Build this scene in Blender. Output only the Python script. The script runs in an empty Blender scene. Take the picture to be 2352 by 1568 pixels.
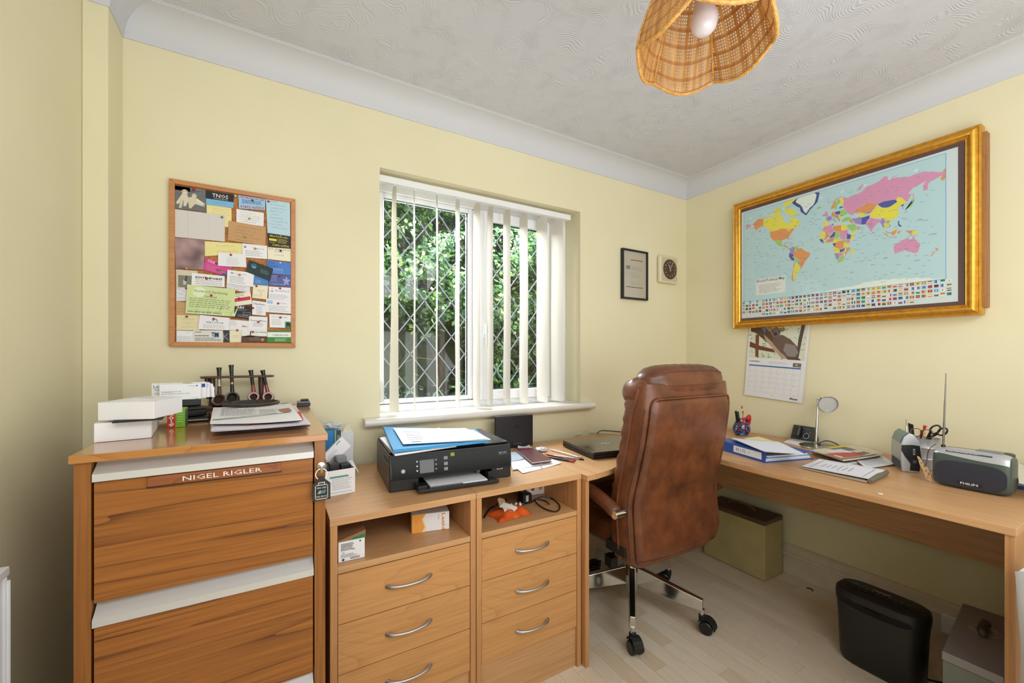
import bpy, bmesh, math, random
import numpy as np
from mathutils import Vector, Matrix, Euler
random.seed(7)
SC = bpy.context.scene
C = SC.collection
PI = math.pi

# ---------------------------------------------------------------- camera, world, light, exposure
FPX, CX, HY, EYE = 945.0, 1176.0, 816.0, 1.217
cam_d = bpy.data.cameras.new('camera')
cam = bpy.data.objects.new('camera', cam_d); C.objects.link(cam)
cam.location = (0, 0, EYE); cam.rotation_euler = (PI/2, 0, -math.radians(30))
cam_d.sensor_width = 36; cam_d.lens = 36*FPX/2352
cam_d.shift_y = (HY-784)/2352
cam_d.clip_start = .02
SC.camera = cam
SC.view_settings.view_transform = 'Standard'; SC.view_settings.look = 'None'
SC.view_settings.gamma = 1; SC.view_settings.use_curve_mapping = False
SC.view_settings.exposure = 0.10
W = bpy.data.worlds.new('overcast'); SC.world = W; W.use_nodes = True
W.node_tree.nodes['Background'].inputs[0].default_value = (.86, .93, 1, 1)
W.node_tree.nodes['Background'].inputs[1].default_value = 1.25

def area(name, loc, target, sx, sy, power, color=(1, 1, 1)):
    l = bpy.data.lights.new(name, 'AREA'); l.shape = 'RECTANGLE'; l.size = sx; l.size_y = sy
    l.energy = power; l.color = color
    o = bpy.data.objects.new(name, l); C.objects.link(o); o.location = loc
    o.rotation_euler = (Vector(target)-Vector(loc)).to_track_quat('-Z', 'Y').to_euler()
    return o
area('flash_bounce_light', (.75, -.9, 2.33), (1.05, .9, .0), 2.3, 1.1, 46, (.92, .96, 1))
area('ceiling_bounce_light', (.9, -.3, 1.15), (1.0, .6, 2.4), 1.8, 1.2, 20, (.92, .96, 1))
area('window_daylight', (.9, 2.72, 2.25), (1.15, 1.9, 1.0), 2.2, .5, 140, (.92, .96, 1))

# ---------------------------------------------------------------- helpers
def ray(x, y):
    u = (x-CX)/FPX; v = (HY-y)/FPX
    return Vector((.5+u*.8660254, .8660254-.5*u, v))
def px(x, y, ax, val):
    """a pixel of the photograph on the room plane axis=val"""
    d = ray(x, y); o = Vector((0, 0, EYE)); t = (val-o[ax])/d[ax]
    return o+d*t
_m = {}
def lin(c):
    return tuple(((v/255)/12.92 if v/255 <= .04045 else ((v/255+.055)/1.055)**2.4) for v in c)
def hx(s):
    return (int(s[0:2], 16), int(s[2:4], 16), int(s[4:6], 16))
def newmat(name):
    m = bpy.data.materials.new(name); m.use_nodes = True
    return m, m.node_tree, m.node_tree.nodes['Principled BSDF']
def mat(name, col, rough=.5, metal=0, bump=0, bscale=200, spec=.5, vary=0, vscale=6, coat=0):
    if name in _m: return _m[name]
    m, nt, b = newmat(name)
    if isinstance(col, str): col = hx(col)
    c = lin(col)
    b.inputs['Base Color'].default_value = (*c, 1)
    b.inputs['Roughness'].default_value = rough; b.inputs['Metallic'].default_value = metal
    b.inputs['Specular IOR Level'].default_value = spec
    if coat: b.inputs['Coat Weight'].default_value = coat; b.inputs['Coat Roughness'].default_value = .08
    tc = nt.nodes.new('ShaderNodeTexCoord')
    if vary:
        n = nt.nodes.new('ShaderNodeTexNoise'); n.inputs['Scale'].default_value = vscale; n.inputs['Detail'].default_value = 4
        nt.links.new(tc.outputs['Object'], n.inputs['Vector'])
        r = nt.nodes.new('ShaderNodeValToRGB')
        r.color_ramp.elements[0].position = .3; r.color_ramp.elements[1].position = .7
        r.color_ramp.elements[0].color = (*[v*(1-vary) for v in c], 1)
        r.color_ramp.elements[1].color = (*[min(1, v*(1+vary)) for v in c], 1)
        nt.links.new(n.outputs[0], r.inputs[0]); nt.links.new(r.outputs[0], b.inputs['Base Color'])
    if bump:
        n = nt.nodes.new('ShaderNodeTexNoise'); n.inputs['Scale'].default_value = bscale; n.inputs['Detail'].default_value = 3
        nt.links.new(tc.outputs['Object'], n.inputs['Vector'])
        bp = nt.nodes.new('ShaderNodeBump'); bp.inputs['Strength'].default_value = bump; bp.inputs['Distance'].default_value = .002
        nt.links.new(n.outputs[0], bp.inputs['Height']); nt.links.new(bp.outputs[0], b.inputs['Normal'])
    _m[name] = m
    return m
def ink(c, rough=.55):
    """flat printed colour"""
    return mat('ink_'+c+('' if rough == .55 else '_%d' % int(rough*100)), c, rough, spec=.35)

def wood(name, base, dark, grain='x', freq=9, lines=.5, fine=.25, rough=.35, contrast=1.0, seed=0, coat=0, along=.35, bump=.03):
    """plain-sawn timber: contour lines of a stretched noise plus fine fibres; grain = long axis"""
    if name in _m: return _m[name]
    m, nt, b = newmat(name); N = nt.nodes; L = nt.links
    tc = N.new('ShaderNodeTexCoord'); mp = N.new('ShaderNodeMapping')
    s = {'x': (along, 1, 1), 'y': (1, along, 1), 'z': (1, 1, along)}[grain]
    mp.inputs['Scale'].default_value = s; mp.inputs['Location'].default_value = (seed*3.1, seed*1.7, seed*2.3)
    L.new(tc.outputs['Object'], mp.inputs['Vector'])
    n1 = N.new('ShaderNodeTexNoise'); n1.inputs['Scale'].default_value = freq*.45; n1.inputs['Detail'].default_value = 2.5
    n1.inputs['Roughness'].default_value = .45; n1.inputs['Distortion'].default_value = .3
    L.new(mp.outputs[0], n1.inputs['Vector'])
    mu = N.new('ShaderNodeMath'); mu.operation = 'MULTIPLY'; mu.inputs[1].default_value = 14
    L.new(n1.outputs[0], mu.inputs[0])
    fr = N.new('ShaderNodeMath'); fr.operation = 'FRACT'; L.new(mu.outputs[0], fr.inputs[0])
    rp = N.new('ShaderNodeValToRGB'); e = rp.color_ramp.elements
    e[0].position = 0; e[0].color = (1, 1, 1, 1); e[1].position = 1; e[1].color = (0, 0, 0, 1)
    x = rp.color_ramp.elements.new(.05); x.color = (.6, .6, .6, 1)
    x = rp.color_ramp.elements.new(.16); x.color = (.16, .16, .16, 1)
    x = rp.color_ramp.elements.new(.45); x.color = (.05, .05, .05, 1)
    L.new(fr.outputs[0], rp.inputs[0])
    mp2 = N.new('ShaderNodeMapping'); s2 = {'x': (2.5, 90, 90), 'y': (90, 2.5, 90), 'z': (90, 90, 2.5)}[grain]
    mp2.inputs['Scale'].default_value = s2; L.new(tc.outputs['Object'], mp2.inputs['Vector'])
    n2 = N.new('ShaderNodeTexNoise'); n2.inputs['Scale'].default_value = 1.6; n2.inputs['Detail'].default_value = 3
    L.new(mp2.outputs[0], n2.inputs['Vector'])
    r2 = N.new('ShaderNodeValToRGB'); r2.color_ramp.elements[0].position = .38; r2.color_ramp.elements[1].position = .68
    L.new(n2.outputs[0], r2.inputs[0])
    a = N.new('ShaderNodeMath'); a.operation = 'MULTIPLY'; a.inputs[1].default_value = lines*contrast; L.new(rp.outputs[0], a.inputs[0])
    f = N.new('ShaderNodeMath'); f.operation = 'MULTIPLY'; f.inputs[1].default_value = fine*contrast; L.new(r2.outputs[0], f.inputs[0])
    ad = N.new('ShaderNodeMath'); ad.operation = 'ADD'; ad.use_clamp = True; L.new(a.outputs[0], ad.inputs[0]); L.new(f.outputs[0], ad.inputs[1])
    mx = N.new('ShaderNodeMix'); mx.data_type = 'RGBA'
    mx.inputs['A'].default_value = (*lin(hx(base)), 1); mx.inputs['B'].default_value = (*lin(hx(dark)), 1)
    L.new(ad.outputs[0], mx.inputs['Factor']); L.new(mx.outputs['Result'], b.inputs['Base Color'])
    b.inputs['Roughness'].default_value = rough
    if coat: b.inputs['Coat Weight'].default_value = coat; b.inputs['Coat Roughness'].default_value = .12
    bp = N.new('ShaderNodeBump'); bp.inputs['Strength'].default_value = bump; bp.inputs['Distance'].default_value = .001
    L.new(r2.outputs[0], bp.inputs['Height']); L.new(bp.outputs[0], b.inputs['Normal'])
    _m[name] = m
    return m

def cur_inv(root):
    if root is None: return Matrix.Identity(4)
    r = root
    while r.parent: r = r.parent
    return (Matrix.Translation(r.location) @ r.rotation_euler.to_matrix().to_4x4()).inverted()

class MB:
    """collects shapes, each with a material; build() links them as ONE mesh object"""
    def __init__(s): s.v = []; s.f = []; s.mi = []; s.mats = []
    def mslot(s, m):
        if m not in s.mats: s.mats.append(m)
        return s.mats.index(m)
    def add(s, vs, fs, m=None):
        k = len(s.v); s.v += [tuple(p) for p in vs]
        i = s.mslot(m); s.f += [tuple(k+a for a in f) for f in fs]; s.mi += [i]*len(fs)
        return s
    def box(s, a, b, m=None, M=None):
        (x0, y0, z0), (x1, y1, z1) = a, b
        x0, x1 = sorted((x0, x1)); y0, y1 = sorted((y0, y1)); z0, z1 = sorted((z0, z1))
        vs = [Vector(p) for p in ((x0,y0,z0),(x1,y0,z0),(x1,y1,z0),(x0,y1,z0),(x0,y0,z1),(x1,y0,z1),(x1,y1,z1),(x0,y1,z1))]
        if M is not None: vs = [M @ p for p in vs]
        return s.add(vs, [(0,3,2,1),(4,5,6,7),(0,1,5,4),(1,2,6,5),(2,3,7,6),(3,0,4,7)], m)
    def prism(s, pts, a, b, m=None, axis=2, M=None):
        """polygon pts (2D) extruded along axis from a to b; axis 2: (x,y), 1: (x,z), 0: (y,z)"""
        def P(p, h): return Vector({2: (p[0], p[1], h), 1: (p[0], h, p[1]), 0: (h, p[0], p[1])}[axis])
        n = len(pts)
        area2 = sum(pts[i][0]*pts[(i+1) % n][1]-pts[(i+1) % n][0]*pts[i][1] for i in range(n))
        if (area2 < 0) ^ (axis == 1): pts = pts[::-1]
        if b < a: a, b = b, a
        vs = [P(p, a) for p in pts]+[P(p, b) for p in pts]
        if M is not None: vs = [M @ p for p in vs]
        fs = [tuple(range(n-1, -1, -1)), tuple(range(n, 2*n))]+[(i, (i+1) % n, n+(i+1) % n, n+i) for i in range(n)]
        return s.add(vs, fs, m)
    def hexa(s, bot, top, m=None):
        """eight-corner solid: four bottom, four top, both counter-clockwise from above"""
        n = len(bot)
        return s.add(list(bot)+list(top), [tuple(range(n-1, -1, -1)), tuple(range(n, 2*n))]+[(i, (i+1) % n, n+(i+1) % n, n+i) for i in range(n)], m)
    def tube(s, pts, r, m=None, n=8, cap=True, closed=False):
        pts = [Vector(p) for p in pts]; k = len(pts)
        rs = r if isinstance(r, (list, tuple)) else [r]*k
        vs = []; up = None
        for i in range(k):
            if closed: t = pts[(i+1) % k]-pts[i-1]
            else: t = pts[min(i+1, k-1)]-pts[max(i-1, 0)]
            if t.length < 1e-9: t = Vector((0, 0, 1))
            t.normalize()
            if up is None:
                up = Vector((0, 0, 1)) if abs(t.z) < .9 else Vector((1, 0, 0))
            u = (up-t*up.dot(t))
            if u.length < 1e-6: u = t.orthogonal()
            u.normalize(); up = u; w = t.cross(u)
            for j in range(n):
                a = 2*PI*j/n
                vs.append(pts[i]+(u*math.cos(a)+w*math.sin(a))*rs[i])
        fs = []
        for i in range(k if closed else k-1):
            a = i*n; b = ((i+1) % k)*n
            for j in range(n): fs.append((a+j, a+(j+1) % n, b+(j+1) % n, b+j))
        if cap and not closed: fs += [tuple(range(n-1, -1, -1)), tuple(range((k-1)*n, k*n))]
        return s.add(vs, fs, m)
    def lathe(s, prof, c, m=None, n=24, M=None, squash=1):
        """profile [(r,z)...] turned round a vertical axis through c"""
        vs = []; fs = []; k = len(prof)
        for r, z in prof:
            for j in range(n):
                a = 2*PI*j/n; vs.append(Vector((r*math.cos(a), r*math.sin(a)*squash, z)))
        for i in range(k-1):
            for j in range(n): fs.append((i*n+j, i*n+(j+1) % n, (i+1)*n+(j+1) % n, (i+1)*n+j))
        if prof[0][0] > 1e-6: fs.append(tuple(range(n-1, -1, -1)))
        if prof[-1][0] > 1e-6: fs.append(tuple(range((k-1)*n, k*n)))
        if M is not None: vs = [M @ v for v in vs]
        return s.add([v+Vector(c) for v in vs], fs, m)
    def grid(s, P, nu, nv, m=None, thick=None):
        """surface P(u,v) with u,v in 0..1; thick gives it a back side that much below (a vector)"""
        vs = [Vector(P(i/nu, j/nv)) for j in range(nv+1) for i in range(nu+1)]
        w = nu+1
        fs = [(j*w+i, j*w+i+1, (j+1)*w+i+1, (j+1)*w+i) for j in range(nv) for i in range(nu)]
        if thick is None: return s.add(vs, fs, m)
        T = Vector(thick); k = len(vs)
        vs2 = vs+[v-T for v in vs]
        fs2 = fs+[tuple(k+a for a in reversed(f)) for f in fs]
        rim = [i for i in range(w)]+[j*w+nu for j in range(1, nv+1)]+[nv*w+i for i in range(nu-1, -1, -1)]+[j*w for j in range(nv-1, 0, -1)]
        for a, b in zip(rim, rim[1:]+rim[:1]): fs2.append((a, k+a, k+b, b))
        return s.add(vs2, fs2, m)
    def sphere(s, c, r, m=None, n=16, k=10, sc=(1, 1, 1)):
        prof = [(max(0, math.sin(PI*i/k))*r, -math.cos(PI*i/k)*r) for i in range(k+1)]
        M = Matrix.Diagonal((*sc, 1))
        return s.lathe(prof, c, m, n, M)
    def build(s, name, m=None, parent=None, bevel=0, smooth=False, sub=0, seg=2, world=True, angle=40, fix=False, weld=False):
        me = bpy.data.meshes.new(name)
        inv = cur_inv(parent) if world else Matrix.Identity(4)
        vs = [tuple(inv @ Vector(p)) for p in s.v] if (parent is not None and world) else s.v
        me.from_pydata(vs, [], s.f)
        for q in s.mats: me.materials.append(q if q is not None else m)
        me.polygons.foreach_set('material_index', s.mi)
        if fix or weld:
            bm = bmesh.new(); bm.from_mesh(me)
            if weld: bmesh.ops.remove_doubles(bm, verts=bm.verts, dist=1e-5)
            if fix: bmesh.ops.recalc_face_normals(bm, faces=bm.faces)
            bm.to_mesh(me); bm.free()
        if smooth or sub:
            me.polygons.foreach_set('use_smooth', [True]*len(me.polygons))
            if not sub: me.set_sharp_from_angle(angle=math.radians(angle))
        me.update()
        o = bpy.data.objects.new(name, me); C.objects.link(o)
        if parent is not None: o.parent = parent
        if bevel:
            b = o.modifiers.new('bevel', 'BEVEL'); b.width = bevel; b.segments = seg; b.limit_method = 'ANGLE'; b.angle_limit = math.radians(35)
            if seg > 1: me.polygons.foreach_set('use_smooth', [True]*len(me.polygons)); b.harden_normals = True
        if sub:
            q = o.modifiers.new('sub', 'SUBSURF'); q.levels = sub; q.render_levels = sub
        return o

def tag(o, label, cat, group=None, kind=None):
    o['label'] = label; o['category'] = cat
    if group: o['group'] = group
    if kind: o['kind'] = kind
    return o
def thing(name, label, cat, loc=(0, 0, 0), rz=0, group=None):
    o = bpy.data.objects.new(name, None); C.objects.link(o); o.empty_display_size = .05
    o.location = loc; o.rotation_euler = (0, 0, rz)
    return tag(o, label, cat, group)
def struct(mb, name, m, **k):
    o = mb.build(name, m, **k); o['kind'] = 'structure'; return o
def lab(o, label): o['label'] = label; return o
def copy_tree(o, parent=None):
    c = o.copy(); C.objects.link(c)
    if parent is not None: c.parent = parent
    for ch in list(o.children): copy_tree(ch, c)
    return c
def rotM(c, rz=0, rx=0, ry=0):
    return Matrix.Translation(c) @ Euler((rx, ry, rz)).to_matrix().to_4x4()
def smooth_pts(pts, n=8, closed=False):
    """Catmull-Rom through pts"""
    pts = [Vector(p) for p in pts]; out = []; k = len(pts)
    for i in range(k if closed else k-1):
        g = (lambda j: pts[j % k]) if closed else (lambda j: pts[max(0, min(k-1, j))])
        a, b, c, d = g(i-1), g(i), g(i+1), g(i+2)
        for j in range(n):
            t = j/n
            out.append(.5*((2*b)+(c-a)*t+(2*a-5*b+4*c-d)*t*t+(3*b-a-3*c+d)*t**3))
    if not closed: out.append(pts[-1])
    return out

# lettering: the outlines of a text, as flat polygons
_t = {}
def text_mesh(txt, bold=0):
    key = (txt, bold)
    if key not in _t:
        cu = bpy.data.curves.new('t', 'FONT'); cu.body = txt; cu.size = 1; cu.resolution_u = 1; cu.offset = bold
        ob = bpy.data.objects.new('t', cu)
        me = bpy.data.meshes.new_from_object(ob)
        vs = [(v.co.x, v.co.y) for v in me.vertices]; fs = [tuple(p.vertices) for p in me.polygons]
        bpy.data.objects.remove(ob); bpy.data.meshes.remove(me); bpy.data.curves.remove(cu)
        if not vs: vs = [(0, 0)]
        x0 = min(v[0] for v in vs); x1 = max(v[0] for v in vs)
        _t[key] = ([(v[0]-x0, v[1]) for v in vs], fs, x1-x0)
    return _t[key]

class Print:
    """flat print on a surface: origin = top left, U to the right, V down (metres), N out of the surface"""
    def __init__(s, O, U, V, N=None, w=1, h=1, eps=.00025, curve=None):
        s.O = Vector(O); s.U = Vector(U).normalized(); s.V = Vector(V).normalized()
        s.N = Vector(N).normalized() if N is not None else -(s.U.cross(s.V)).normalized()
        s.w = w; s.h = h; s.eps = eps; s.mb = MB(); s.curve = curve
    def P(s, u, v, k=0):
        z = s.curve(u, v) if s.curve else 0
        return s.O+s.U*(u*s.w)+s.V*(v*s.h)+s.N*(s.eps*(k+1)+z)
    def poly(s, pts, c, k=0):
        q = [s.P(a, b, k) for a, b in pts]
        nrm = Vector((0, 0, 0))
        for i in range(len(q)): nrm += (q[i]-s.O).cross(q[(i+1) % len(q)]-s.O)
        if nrm.dot(s.N) < 0: q.reverse()
        s.mb.add(q, [tuple(range(len(q)))], ink(c)); return s
    def rect(s, u0, v0, u1, v1, c, k=0): return s.poly([(u0, v0), (u1, v0), (u1, v1), (u0, v1)], c, k)
    def disc(s, u, v, r, c, k=0, n=14, sq=None):
        sq = s.w/s.h if sq is None else sq
        return s.poly([(u+r*math.cos(2*PI*i/n), v+r*sq*math.sin(2*PI*i/n)) for i in range(n)], c, k)
    def text(s, txt, u, v, size, c, k=1, align='l', ang=0, xs=1, bold=0, width=None):
        """size = letter height as a fraction of h; baseline at v; width forces the run to that fraction of w"""
        vs, fs, wd = text_mesh(txt, bold); S = size*s.h/.72
        if width: xs = width*s.w/(wd*S)
        off = {'l': 0, 'c': -wd/2, 'r': -wd}[align]; ca, sa = math.cos(ang), math.sin(ang)
        out = []
        for x, y in vs:
            X = (x+off)*S*xs; Y = -y*S
            X, Y = X*ca-Y*sa, X*sa+Y*ca
            out.append(s.P(u+X/s.w, v+Y/s.h, k))
        if len(fs):
            q = [out[i] for i in fs[0]]; n = (q[1]-q[0]).cross(q[2]-q[0])
            tot = Vector((0, 0, 0))
            for f in fs[:6]:
                q = [out[i] for i in f]; tot += (q[1]-q[0]).cross(q[2]-q[0])
            if tot.dot(s.N) < 0: fs = [tuple(reversed(f)) for f in fs]
            s.mb.add(out, fs, ink(c))
        return s
    def greek(s, u0, v0, u1, v1, n, c, k=1, th=.35, seed=1, words=7, ragged=.25):
        """n lines of small unreadable print"""
        r = random.Random(seed); dv = (v1-v0)/n
        for i in range(n):
            v = v0+dv*i; end = u1-(u1-u0)*ragged*r.random(); u = u0
            while u < end:
                l = (u1-u0)/words*(.4+r.random()*.9); e = min(end, u+l)
                s.rect(u, v, e, v+dv*th, c, k); u = e+(u1-u0)*.022
        return s
    def scrawl(s, u0, v0, u1, n, dv, c, k=1, seed=1, th=.0005):
        """handwriting: n wavering lines"""
        r = random.Random(seed)
        for i in range(n):
            u = u0+(u1-u0)*.1*r.random(); v = v0+dv*i
            end = u1-(u1-u0)*.35*r.random(); pts = []
            while u < end:
                pts.append((u, v+(r.random()-.5)*dv*.5)); u += (u1-u0)*.03*(.5+r.random())
            t = th/s.h
            for a, b in zip(pts, pts[1:]):
                if r.random() < .15: continue
                s.poly([(a[0], a[1]-t), (b[0], b[1]-t), (b[0], b[1]+t), (a[0], a[1]+t)], c, k)
        return s
    def build(s, name, parent, label=None):
        o = s.mb.build(name, None, parent)
        if label: o['label'] = label
        return o

CHROME = mat('chrome', (205, 205, 205), .12, 1)
STEEL = mat('brushed_aluminium', (216, 216, 216), .45, .5)
SATIN = mat('satin_silver', (190, 190, 192), .35, 1)
WHITE = mat('white_card', (236, 236, 240), .55)
PAPER = mat('white_paper', (235, 235, 240), .6)
BLACK = mat('black_plastic', (20, 20, 22), .35, bump=.1, bscale=900)
BLACKM = mat('matt_black', (24, 23, 22), .65)
OAK = wood('light_oak_x', 'cfa172', '9c6838', 'x', 8, .18, .35, .38, seed=1, along=.12)
OAKY = wood('light_oak_y', 'cfa172', '9c6838', 'y', 8, .18, .35, .38, seed=2, along=.12)
OAKZ = wood('light_oak_z', 'c89462', '965f32', 'z', 9, .18, .35, .4, seed=3, along=.1)
DRW = wood('light_oak_drawer', 'd09a62', '985f2c', 'x', 12, .28, .25, .38, seed=4, along=.16)
TEAK = wood('teak_x', 'a5662a', '582c0d', 'x', 19, .66, .40, .32, seed=5, along=.035, coat=.12)
TEAKT = wood('teak_top', 'bb7f42', '80491d', 'x', 14, .35, .3, .16, seed=6, along=.08, coat=.5)
TEAKZ = wood('teak_z', '9c6229', '5a2b0b', 'z', 16, .75, .4, .3, seed=7, along=.04, coat=.15)
# ---------------------------------------------------------------- the room
WX, WY, XL, YB = 2.51, 1.895, -.512, -1.7
ZC = 2.414; COV = .1
COLX, COLY = -.452, 1.752                                           # boxed column in the left corner

WALL, nt, b = newmat('pale_yellow_wall'); N = nt.nodes; L = nt.links
b.inputs['Roughness'].default_value = .6; b.inputs['Specular IOR Level'].default_value = .3
tc = N.new('ShaderNodeTexCoord'); n = N.new('ShaderNodeTexNoise'); n.inputs['Scale'].default_value = 2.2; n.inputs['Detail'].default_value = 5
L.new(tc.outputs['Object'], n.inputs['Vector']); r = N.new('ShaderNodeValToRGB')
r.color_ramp.elements[0].position = .35; r.color_ramp.elements[1].position = .7
r.color_ramp.elements[0].color = (*lin((229, 221, 187)), 1); r.color_ramp.elements[1].color = (*lin((234, 226, 192)), 1)
L.new(n.outputs[0], r.inputs[0]); L.new(r.outputs[0], b.inputs['Base Color'])
n2 = N.new('ShaderNodeTexNoise'); n2.inputs['Scale'].default_value = 260; n2.inputs['Detail'].default_value = 3; L.new(tc.outputs['Object'], n2.inputs['Vector'])
bp = N.new('ShaderNodeBump'); bp.inputs['Strength'].default_value = .12; bp.inputs['Distance'].default_value = .001
L.new(n2.outputs[0], bp.inputs['Height']); L.new(bp.outputs[0], b.inputs['Normal'])

# artex ceiling: combed swirls
CEIL, nt, b = newmat('artex_ceiling'); N = nt.nodes; L = nt.links
b.inputs['Base Color'].default_value = (*lin((209, 210, 219)), 1); b.inputs['Roughness'].default_value = .7
tc = N.new('ShaderNodeTexCoord')
nz = N.new('ShaderNodeTexNoise'); nz.inputs['Scale'].default_value = 5; L.new(tc.outputs['Object'], nz.inputs['Vector'])
vm = N.new('ShaderNodeVectorMath'); vm.operation = 'MULTIPLY_ADD'; vm.inputs[1].default_value = (.12, .12, .12)
L.new(nz.outputs['Color'], vm.inputs[0]); L.new(tc.outputs['Object'], vm.inputs[2])
vo = N.new('ShaderNodeTexVoronoi'); vo.inputs['Scale'].default_value = 5.5; L.new(vm.outputs[0], vo.inputs['Vector'])
mu = N.new('ShaderNodeMath'); mu.operation = 'MULTIPLY'; mu.inputs[1].default_value = 75; L.new(vo.outputs['Distance'], mu.inputs[0])
si = N.new('ShaderNodeMath'); si.operation = 'SINE'; L.new(mu.outputs[0], si.inputs[0])
pw = N.new('ShaderNodeMath'); pw.operation = 'POWER'; pw.inputs[1].default_value = 3
ab = N.new('ShaderNodeMath'); ab.operation = 'ABSOLUTE'; L.new(si.outputs[0], ab.inputs[0]); L.new(ab.outputs[0], pw.inputs[0])
nm = N.new('ShaderNodeTexNoise'); nm.inputs['Scale'].default_value = 14; nm.inputs['Detail'].default_value = 4; L.new(tc.outputs['Object'], nm.inputs['Vector'])
rr = N.new('ShaderNodeValToRGB'); rr.color_ramp.elements[0].position = .42; rr.color_ramp.elements[1].position = .62; L.new(nm.outputs[0], rr.inputs[0])
m2 = N.new('ShaderNodeMath'); m2.operation = 'MULTIPLY'; L.new(pw.outputs[0], m2.inputs[0]); L.new(rr.outputs[0], m2.inputs[1])
bp = N.new('ShaderNodeBump'); bp.inputs['Strength'].default_value = .55; bp.inputs['Distance'].default_value = .003
L.new(m2.outputs[0], bp.inputs['Height']); L.new(bp.outputs[0], b.inputs['Normal'])
COVE = mat('white_coving', (209, 210, 216), .55)
GLOSS = mat('white_gloss_paint', (232, 228, 220), .28)
SKIRT = mat('dusty_skirting_paint', (214, 202, 184), .45, vary=.06, vscale=14)
UPVC = mat('white_upvc', (240, 241, 244), .28)

# floor: base slab and laminate staves
def floor_mat(i, c):
    return wood('laminate_%d' % i, c[0], c[1], 'y', 9, .28, .2, .33, seed=i, along=.3, bump=.01)
PL = [floor_mat(i, c) for i, c in enumerate([('e4d5bf', 'ccb493'), ('e8dac6', 'd2bd9e'), ('decbb1', 'c6ab87'), ('e6d8c3', 'cfb896'), ('e1d1ba', 'cab08e')])]
fl = MB().box((XL-.1, YB-.1, -.06), (WX+.1, WY+.1, -.008), PL[0]).build('floor', PL[0]); fl['kind'] = 'structure'
SW = .066
rs = random.Random(3)
def stave(x0, x1, y0, y1, mi):
    g = .00045
    a = MB().box((x0+g, y0+g, -.008), (x1-g, y1-g, -.0003*mi*.1), PL[mi])
    return a
rest = MB(); nst = 0
x = XL; col = 0
while x < WX-.001:
    x1 = min(x+SW, WX); y = WY-rs.random()*.4-.05 if col % 3 else WY-.2
    y = WY; first = True
    while y > YB:
        ln = .40 if not first else .10+.3*((col*.37) % 1); first = False
        y0 = max(y-ln, YB); mi = rs.randrange(5)
        if x1 > .98 and y > .18 and y0 < 1.85 and nst < 290:
            stave(x, x1, y0, y, mi).build('floor_stave', PL[mi], fl); nst += 1
        else:
            rest.box((x+.00045, y0+.00045, -.008), (x1-.00045, y-.00045, 0), PL[mi])
        y = y0
    x = x1; col += 1
o = rest.build('floor_staves', PL[1], fl); o['kind'] = 'stuff'

struct(MB().box((XL-.1, YB-.1, ZC), (WX+.1, WY+.3, ZC+.08)), 'ceiling', CEIL)
# window wall with its opening
OX0, OX1, OZ0, OZ1 = .409, 1.558, .93, 2.061
TH = .30
w = MB()
w.box((XL-.1, WY, -.06), (OX0, WY+TH, ZC)); w.box((OX1, WY, -.06), (WX+.1, WY+TH, ZC))
w.box((OX0, WY, -.06), (OX1, WY+TH, OZ0)); w.box((OX0, WY, OZ1), (OX1, WY+TH, ZC))
struct(w, 'wall_window', WALL)
struct(MB().box((WX, YB-.1, -.06), (WX+.1, WY, ZC)), 'wall_right', WALL)
struct(MB().box((XL-.1, YB-.1, -.06), (XL, WY, ZC)), 'wall_left', WALL)
struct(MB().box((XL, YB-.1, -.06), (WX, YB, ZC)), 'wall_back', WALL)
struct(MB().box((XL, COLY, 0), (COLX, WY, ZC)), 'wall_column', WALL, bevel=.003)

# plaster coving
def cove_prof():
    p = [(0, -COV-.004), (.004, -COV-.004), (.004, -COV)]
    for i in range(9):
        a = PI/2*i/8
        p.append((COV-.006-(COV-.012)*math.cos(a), -.006-(COV-.012)*(1-math.sin(a))))
    p += [(COV-.004, -.004), (COV, -.004), (COV, 0), (0, 0)]
    return p
def coving(name, path):
    """sweep along path of (x, y, inward normal pairs): mitred"""
    prof = cove_prof(); mb = MB(); k = len(prof)
    vs = []
    for (x, y, nx, ny) in path:
        for d, z in prof: vs.append((x+nx*d, y+ny*d, ZC+z))
    fs = []
    for i in range(len(path)-1):
        for j in range(k): fs.append((i*k+j, i*k+(j+1) % k, (i+1)*k+(j+1) % k, (i+1)*k+j))
    mb.add(vs, fs)
    return struct(mb, name, COVE, smooth=True, angle=30, fix=True)
coving('trim_1', [(COLX, WY, 1, -1), (WX, WY, -1, -1)])
coving('trim_2', [(WX, WY, -1, -1), (WX, YB, -1, 1)])
coving('trim_3', [(XL, YB, 1, 1), (XL, COLY, 1, -1), (COLX, COLY, 1, -1), (COLX, WY, 1, -1)])

# skirting boards: ogee top
def skirt(name, a, b, nrm, h=.15, d=.034):
    prof = [(0, 0), (d*.55, 0), (d*.55, h*.62), (d*.7, h*.66), (d*.62, h*.72), (d*.42, h*.78), (d*.36, h*.93), (d*.2, h), (0, h)]
    mb = MB(); A = Vector(a); B = Vector(b); n = Vector(nrm); k = len(prof)
    vs = [P+n*q[0]+Vector((0, 0, q[1])) for P in (A, B) for q in prof]
    fs = [(j, (j+1) % k, k+(j+1) % k, k+j) for j in range(k)]+[tuple(range(k)), tuple(range(2*k-1, k-1, -1))]
    mb.add(vs, fs); return struct(mb, name, SKIRT, fix=True)
skirt('baseboard_right', (WX, YB, 0), (WX, WY, 0), (-1, 0, 0), .16, .05)
skirt('baseboard_window', (COLX, WY, 0), (WX-.03, WY, 0), (0, -1, 0), .15)
skirt('baseboard_left', (XL, YB, 0), (XL, COLY, 0), (1, 0, 0), .15)

# ---------------------------------------------------------------- window
FY = 2.035
win = MB()
ft = .07
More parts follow.
